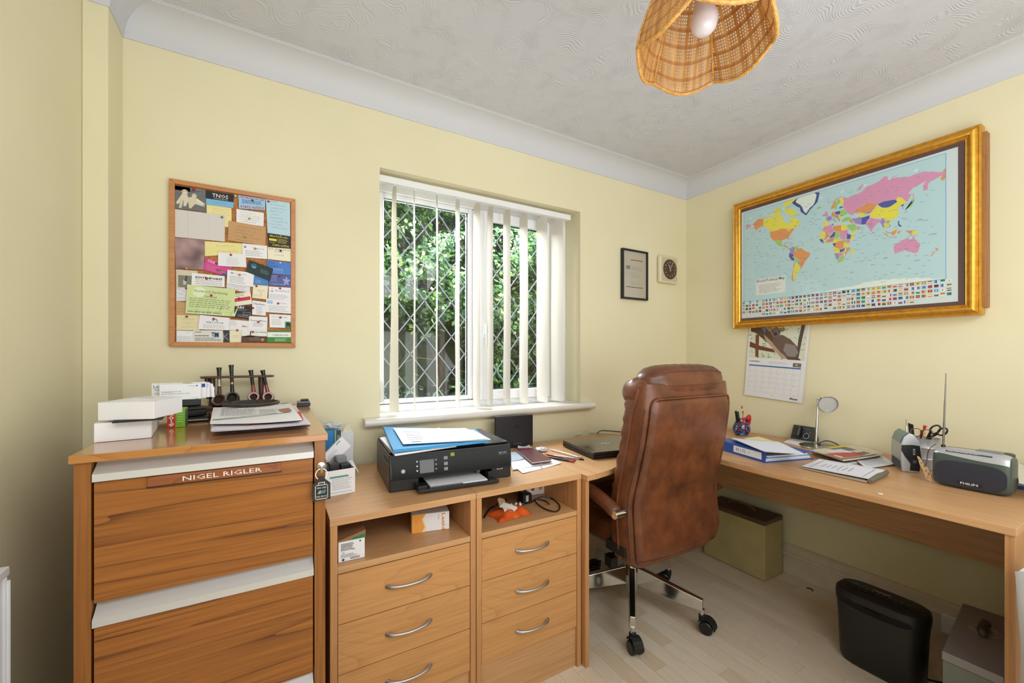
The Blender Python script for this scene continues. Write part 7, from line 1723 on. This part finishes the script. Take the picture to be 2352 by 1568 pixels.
# grey steel cash box
cbx = thing('steel_box', 'grey steel box with recessed black handle at the desk end', 'box', (2.0, .39, 0))
GB = mat('grey_green_steel', (112, 120, 112), .45); GT = mat('grey_hammered_steel', (140, 138, 140), .38, .2, bump=.1, bscale=400)
q = [(1.797, .312), (2.225, .340), (2.212, .486), (1.794, .440)]
ctr = Vector((sum(a for a, _ in q)/4, sum(b3 for _, b3 in q)/4))
inn = [(ctr.x+(a-ctr.x)*.985, ctr.y+(b3-ctr.y)*.96) for a, b3 in q]
MB().prism(inn, 0, .272).build('body', GB, cbx, bevel=.002)
lid = MB(); lid.prism(q, .2725, .300); lid.build('lid', GT, cbx, bevel=.004, seg=3)
hc_ = px(2262, 1450, 2, .300)
MB().lathe([(.040, 0), (.043, .0012), (.040, .0016), (.036, .0004), (0, .0003)], (hc_.x, hc_.y, .3002), n=32, squash=.85).build('handle_recess', mat('worn_steel', (176, 172, 164), .35, .5, vary=.3, vscale=30), cbx, smooth=True)
k = MB(); k.tube(smooth_pts([(hc_.x-.045, hc_.y-.004, .304), (hc_.x-.036, hc_.y, .320), (hc_.x+.030, hc_.y+.002, .322), (hc_.x+.046, hc_.y+.004, .304)], 4), .0075, n=10); k.v = [(a, hc_.y+(b3-hc_.y)*1.5, c_) for a, b3, c_ in k.v]; k.build('handle', mat('worn_handle', (66, 60, 58), .4), cbx, smooth=True)
cable('shredder_cord', 'thin black cord between shredder and steel box on the floor', [(2.09, .60, .005), (2.15, .52, .004), (2.23, .515, .004), (2.33, .53, .004), (2.44, .55, .03)], .0032, BLACK)
# white cloth bag
bg = MB(); vs = []; fs = []; n = 40; r_ = random.Random(12)
for i in range(22):
    f_ = i/21; z = .003+.675*f_
    R = .100+.004*math.sin(f_*7)
    for j in range(n):
        a = 2*PI*j/n; w_ = 1+.04*math.sin(a*5+f_*4)+.02*math.sin(a*11-f_*9)+.012*math.sin(a*17+f_*23)
        vs.append((1.660+R*w_*math.cos(a)*1.0, .166+R*w_*math.sin(a)*1.0, z+(.02*math.sin(a*3) if i == 21 else 0)))
for i in range(21):
    for j in range(n): fs.append((i*n+j, i*n+(j+1) % n, (i+1)*n+(j+1) % n, (i+1)*n+j))
fs.append(tuple(range(n-1, -1, -1))); fs.append(tuple(range(21*n, 22*n)))
tag(bg.add(vs, fs).build('cloth_bag', mat('white_cloth', (226, 230, 236), .8, bump=.6, bscale=120), None, smooth=True, angle=80), 'white cloth bag standing against the end of desk', 'bag')
q = px(1860, 1355, 2, 0); k = MB(); k.tube(smooth_pts([(q.x, q.y+.015, .004), (q.x+.01, q.y, .006), (q.x, q.y-.015, .004)], 3), .003, n=6)
tag(k.build('plastic_clip', BLACKM, None), 'small black clip on the floor near the shredder', 'clip')
# socket box on the skirting
ws = thing('wall_socket', 'white surface socket on the skirting beside the steel box', 'socket', (2.45, .56, .09)); MB().box((2.44, .53, .05), (2.458, .60, .125)).build('box', UPVC, ws, bevel=.003)

# ---------------------------------------------------------------- radiator on the left wall
rdt = thing('radiator', 'white panel radiator at the left wall edge', 'radiator', (-.47, .75, 0))
RW = mat('radiator_white', (232, 232, 236), .35)
y0, y1, z0, z1 = .30, 1.184, .16, .80
pts = [(y0, z0), (y1, z0), (y1, z1-.012), (y0, z1-.012)]
k = MB(); k.box((-.462, y0+.002, z0), (-.455, y1-.002, z1-.01))
k.build('back_panel', RW, rdt, bevel=.002)
nch = 17
for i in range(nch):
    ya = y0+.012+(y1-y0-.024)/nch*i; yc = ya+(y1-y0-.024)/nch*.66
    MB().box((-.4548, ya, z0+.03), (-.4485, yc, z1-.05)).build('flute', RW, rdt, bevel=.003)
k = MB(); k.box((-.505, y0, z1-.010), (-.446, y1, z1+.008)); k.build('top_grille', RW, rdt, bevel=.003)
MB().box((-.505, y1-.002, z0+.01), (-.450, y1, z1-.011)).build('side_cover', RW, rdt, bevel=.001)
MB().tube([(-.448, y1-.002, z0+.02), (-.448, y1-.002, z1-.02)], .003, n=6).build('edge_trim', RW, rdt)
for y_ in (y0+.1, y1-.1): MB().box((-.5115, y_, .5), (-.4625, y_+.03, .6)).build('bracket', RW, rdt)
MB().tube([(-.475, y0+.03, 0), (-.475, y0+.03, z0+.02)], .0075, n=10).build('pipe', RW, rdt); MB().tube([(-.475, y1-.03, 0), (-.475, y1-.03, z0+.02)], .0075, n=10).build('pipe', RW, rdt)

# ---------------------------------------------------------------- woven pendant lamp
lat, dep = .446, .955
Lx, Ly = dep*.5+lat*.8660254, dep*.8660254-lat*.5
pdn = thing('pendant_lamp', 'six sided woven cane pendant lamp hanging from the ceiling', 'pendant lamp', (Lx, Ly, 1.95))
CANE, nt, b = newmat('woven_cane'); N = nt.nodes; L = nt.links
def mnode(op, *ins):
    n_ = N.new('ShaderNodeMath'); n_.operation = op
    for i, v in enumerate(ins):
        if isinstance(v, (int, float)): n_.inputs[i].default_value = v
        else: L.new(v, n_.inputs[i])
    return n_.outputs[0]
uv = N.new('ShaderNodeUVMap'); uv.uv_map = 'weave'; sx = N.new('ShaderNodeSeparateXYZ'); L.new(uv.outputs[0], sx.inputs[0])
def cells(src, n_, gap):
    m_ = mnode('MULTIPLY', src, n_); f_ = mnode('FRACT', m_); hole = mnode('GREATER_THAN', f_, gap)
    idx = mnode('FLOOR', m_); md = mnode('MODULO', idx, 5.0); ok = mnode('LESS_THAN', md, 3.5)
    return mnode('MULTIPLY', hole, ok), md
hx_, mdx = cells(sx.outputs[0], 170.0, .50); hy_, mdy = cells(sx.outputs[1], 150.0, .48)
hole = mnode('MULTIPLY', hx_, hy_)
nz = N.new('ShaderNodeTexNoise'); nz.inputs['Scale'].default_value = 60; mpn = N.new('ShaderNodeMapping'); mpn.inputs['Scale'].default_value = (1, .1, 1); L.new(uv.outputs[0], mpn.inputs[0]); L.new(mpn.outputs[0], nz.inputs['Vector'])
rr = N.new('ShaderNodeValToRGB'); rr.color_ramp.elements[0].position = .35; rr.color_ramp.elements[1].position = .65
rr.color_ramp.elements[0].color = (*lin((206, 146, 76)), 1); rr.color_ramp.elements[1].color = (*lin((240, 200, 132)), 1); L.new(nz.outputs[0], rr.inputs[0])
bandm = mnode('MULTIPLY', mnode('GREATER_THAN', mdy, 3.5), .45)
mxc = N.new('ShaderNodeMix'); mxc.data_type = 'RGBA'; L.new(bandm, mxc.inputs['Factor']); L.new(rr.outputs[0], mxc.inputs['A']); mxc.inputs['B'].default_value = (*lin((176, 104, 44)), 1)
L.new(mxc.outputs['Result'], b.inputs['Base Color']); b.inputs['Roughness'].default_value = .5
tl = N.new('ShaderNodeBsdfTranslucent'); L.new(mxc.outputs['Result'], tl.inputs[0]); m1_ = N.new('ShaderNodeMixShader'); m1_.inputs[0].default_value = .35; L.new(b.outputs[0], m1_.inputs[1]); L.new(tl.outputs[0], m1_.inputs[2])
tr = N.new('ShaderNodeBsdfTransparent'); m2_ = N.new('ShaderNodeMixShader'); L.new(hole, m2_.inputs[0]); L.new(m1_.outputs[0], m2_.inputs[1]); L.new(tr.outputs[0], m2_.inputs[2]); L.new(m2_.outputs[0], N['Material Output'].inputs[0])
BRAID = mat('braided_cane', (216, 160, 84), .5, bump=1, bscale=260, vary=.25, vscale=120)
c6 = Vector((Lx, Ly, 0))
R0, R1, zr, ztop = .153, .045, 1.937, 2.19
cam_r = Vector((.8660254, -.5, 0)); cam_f = Vector((.5, .8660254, 0))
def vdir(k):
    a = math.radians(60*k-3); return cam_r*math.cos(a)+cam_f*math.sin(a)
def shape(t):                                                       # t 0 rim .. 1 top
    return R0+(R1-R0)*(t**1.35), zr+(ztop-zr)*t
for k in range(6):
    d0, d1 = vdir(k), vdir(k+1); me = bpy.data.meshes.new('cane_panel'); vs = []; fs = []; uvs = []
    nu, nv = 12, 14
    for j in range(nv+1):
        t = j/nv; r_, z = shape(t)
        for i in range(nu+1):
            u = i/nu; p = c6+(d0*(1-u)+d1*u)*r_; p.z = z-.024*(1-t)**2*math.sin(PI*u)
            p += ((d0+d1).normalized())*(.010*math.sin(PI*u)*(1-t*.5))
            vs.append(tuple(cur_inv(pdn) @ p)); uvs.append(((u-.5)*(r_/R0)*.155+.5, t*.27))
    w = nu+1
    for j in range(nv):
        for i in range(nu): fs.append((j*w+i, j*w+i+1, (j+1)*w+i+1, (j+1)*w+i))
    me.from_pydata(vs, [], fs); me.materials.append(CANE); ul = me.uv_layers.new(name='weave')
    for lp_ in me.loops: ul.data[lp_.index].uv = uvs[lp_.vertex_index]
    me.polygons.foreach_set('use_smooth', [True]*len(fs))
    o = bpy.data.objects.new('cane_panel', me); C.objects.link(o); o.parent = pdn
    so = o.modifiers.new('thickness', 'SOLIDIFY'); so.thickness = .0012; so.offset = 0
    pts = []
    for i in range(nu+1):
        u = i/nu; p = c6+(d0*(1-u)+d1*u)*R0; p.z = zr-.024*math.sin(PI*u); p += ((d0+d1).normalized())*(.010*math.sin(PI*u)); pts.append(p)
    MB().tube(pts, .0042, n=8).build('rim_braid', BRAID, pdn, smooth=True)
    pts = [c6+d0*shape(j/10)[0]+Vector((0, 0, shape(j/10)[1])) for j in range(11)]
    MB().tube(pts, .0034, n=8).build('seam_braid', BRAID, pdn, smooth=True)
MB().lathe([(.012, 0), (.048, 0), (.048, .003), (.012, .003)], (Lx, Ly, ztop), n=24).build('top_ring', BRAID, pdn)
BULB = mat('opal_bulb', (226, 220, 224), .3, coat=.5)
bt_ = 1.961
MB().lathe([(0, 0), (.014, .002), (.025, .012), (.030, .028), (.029, .042), (.022, .062), (.019, .075), (.019, .082), (0, .083)], (Lx, Ly, bt_), n=28).build('bulb', BULB, pdn, smooth=True)
MB().lathe([(.0195, .078), (.022, .092), (.021, .112), (.013, .116), (0, .116)], (Lx, Ly, bt_), n=24).build('bulb_collar', mat('bulb_collar', (214, 208, 216), .35), pdn, smooth=True)
MB().tube([(Lx, Ly, bt_+.112), (Lx, Ly, ztop+.01)], .018, n=20).build('lamp_holder', BLACKM, pdn, smooth=True)
MB().tube([(Lx, Ly, ztop), (Lx, Ly, ZC-.02)], .003, n=8).build('flex', GLOSS, pdn)
MB().lathe([(0, -.03), (.02, -.028), (.045, -.008), (.05, 0), (0, 0)], (Lx, Ly, ZC), n=28).build('ceiling_rose', GLOSS, pdn, smooth=True)
